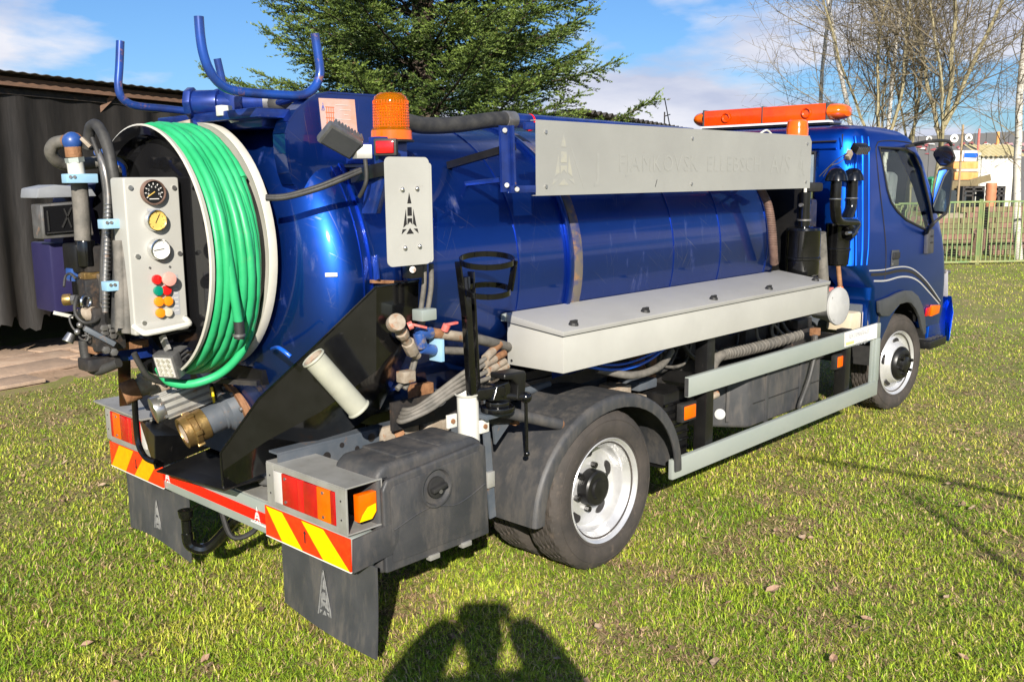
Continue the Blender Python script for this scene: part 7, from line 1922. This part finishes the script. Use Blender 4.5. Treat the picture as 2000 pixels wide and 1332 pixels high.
# ================================================================== THE PHOTOGRAPHER (stands behind the camera; casts the shadow in front)
def photographer():
    fw = V((_f.x, _f.y, 0)).normalized(); rt = V((fw.y, -fw.x, 0)); up = V((0, 0, 1))
    base = CAM - fw * .31; base.z = 0
    pr = empty('person', tuple(base)); tag(pr, 'person in a dark jacket standing on the lawn, holding a phone up with both hands', 'person')
    def B(f, r, z): return tuple(fw * f + rt * r + up * z)
    vs = [B(0, 0, 1.0), B(0, 0, 1.18), B(.01, 0, 1.38), B(.01, 0, 1.54), B(.02, 0, 1.64)]
    rad = [.18, .17, .19, .16, .08]
    ed = [(0, 1), (1, 2), (2, 3), (3, 4)]
    def chain(pts, rs, root):
        prev = root
        for p, r in zip(pts, rs):
            vs.append(p); rad.append(r); ed.append((prev, len(vs) - 1)); prev = len(vs) - 1
        return prev
    for s in (-1, 1):
        chain([B(.0, s * .10, .86), B(.02, s * .12, .50), B(-.01, s * .13, .12)], [.105, .075, .052], 0)
        chain([B(.02, s * .21, 1.55), B(.05, s * .42, 1.38), B(.18, s * .215, 1.66), B(.265, s * .12, 1.76)], [.12, .105, .10, .06], 3)
    me = bpy.data.meshes.new('body'); me.from_pydata(vs, ed, [])
    bm = bmesh.new(); bm.from_mesh(me); ly = bm.verts.layers.skin.verify(); bm.verts.ensure_lookup_table()
    for i, v in enumerate(bm.verts):
        v[ly].radius = (rad[i], rad[i] * (.78 if i < 4 else 1)); v[ly].use_root = (i == 0)
    bm.to_mesh(me); bm.free()
    o = bpy.data.objects.new('body', me); COL.objects.link(o)
    o.modifiers.new('s', 'SKIN'); sd = o.modifiers.new('d', 'SUBSURF'); sd.levels = 2; sd.render_levels = 2
    dg = bpy.context.evaluated_depsgraph_get(); dg.update()
    m2 = bpy.data.meshes.new_from_object(o.evaluated_get(dg)); o.modifiers.clear(); o.data = m2
    m2.materials.clear(); m2.materials.append(mat('dark_jacket', (.03, .035, .05), (.045, .05, .065), rough=.85, scale=14, bump=.2)); m2.shade_smooth()
    o.parent = pr
    skin = mat('skin', (.50, .30, .22), (.46, .26, .19), rough=.5, scale=12)
    hd = M(); rings = []
    for (z, a, b, f) in ((1.545, .05, .052, .03), (1.58, .062, .075, .045), (1.62, .072, .092, .045), (1.67, .077, .10, .04), (1.72, .078, .102, .035), (1.76, .070, .092, .03), (1.795, .048, .062, .025), (1.81, .015, .02, .02)):
        rings.append([B(f - .01 + b * math.cos(t), a * math.sin(t), z + .12) for t in [2 * PI * k / 20 for k in range(20)]])
    hd.loft(rings); h = hd.build('head', skin, pr, smooth=60)
    M().prism([B(.125, -.012, 1.77), B(.125, .012, 1.77), B(.13, 0, 1.82)], fw * .022).build('nose', skin, h, bevel=.004)
    for s in (-1, 1):
        M().sphere(B(.118, s * .032, 1.82), .012, n=10, m=6).build('eye', K['whiteprint'], h)
        M().cbox(B(.02, s * .08, 1.795), .04, .015, .06, fw, rt).build('ear', skin, h, bevel=.006)
    M().cbox(B(.125, 0, 1.735), .012, .045, .010, fw, rt).build('mouth', K['redh'], h, bevel=.003)
    hr = M(); rings = []
    for (z, a, b, f) in ((1.66, .080, .085, .0), (1.72, .084, .092, .005), (1.77, .079, .095, .015), (1.805, .055, .07, .015), (1.825, .015, .02, .01)):
        rings.append([B(f + b * math.cos(t), a * math.sin(t), z + .12 + (.035 * max(0, math.cos(t)) if z < 1.74 else 0)) for t in [2 * PI * k / 20 for k in range(20)]])
    hr.loft(rings); hr.build('hair', mat('brown_hair', (.05, .03, .02), (.07, .045, .03), rough=.7, scale=40), h, smooth=60)
    for s in (-1, 1):
        pa = M(); pa.cbox(B(.275, s * .100, 1.775), .030, .030, .085, fw, rt); ha = pa.build('hand', skin, pr, bevel=.012, seg=3)
        for k in range(4):
            z = 1.75 + k * .021
            M().tube([B(.265, s * .105, z), B(.290, s * .088, z + .004), B(.288, s * .068, z + .006)], [.0095, .007], n=8, smooth=3).build('finger', skin, ha)
        M().tube([B(.262, s * .10, 1.752), B(.262, s * .085, 1.775), B(.272, s * .068, 1.785)], [.010, .008], n=8, smooth=3).build('thumb', skin, ha)
        M().cbox(B(.05, s * .13, .045), .27, .10, .09, fw, rt).build('shoe', K['rubber'], pr, bevel=.03, seg=3)
    ph = M().cbox(B(.283, 0, 1.795), .009, .16, .078, fw, rt).build('phone', K['black'], bevel=.003)
    ph.matrix_world = Matrix.Translation(base)
    tag(ph, 'black phone held up in both hands by the standing person', 'phone')
photographer()
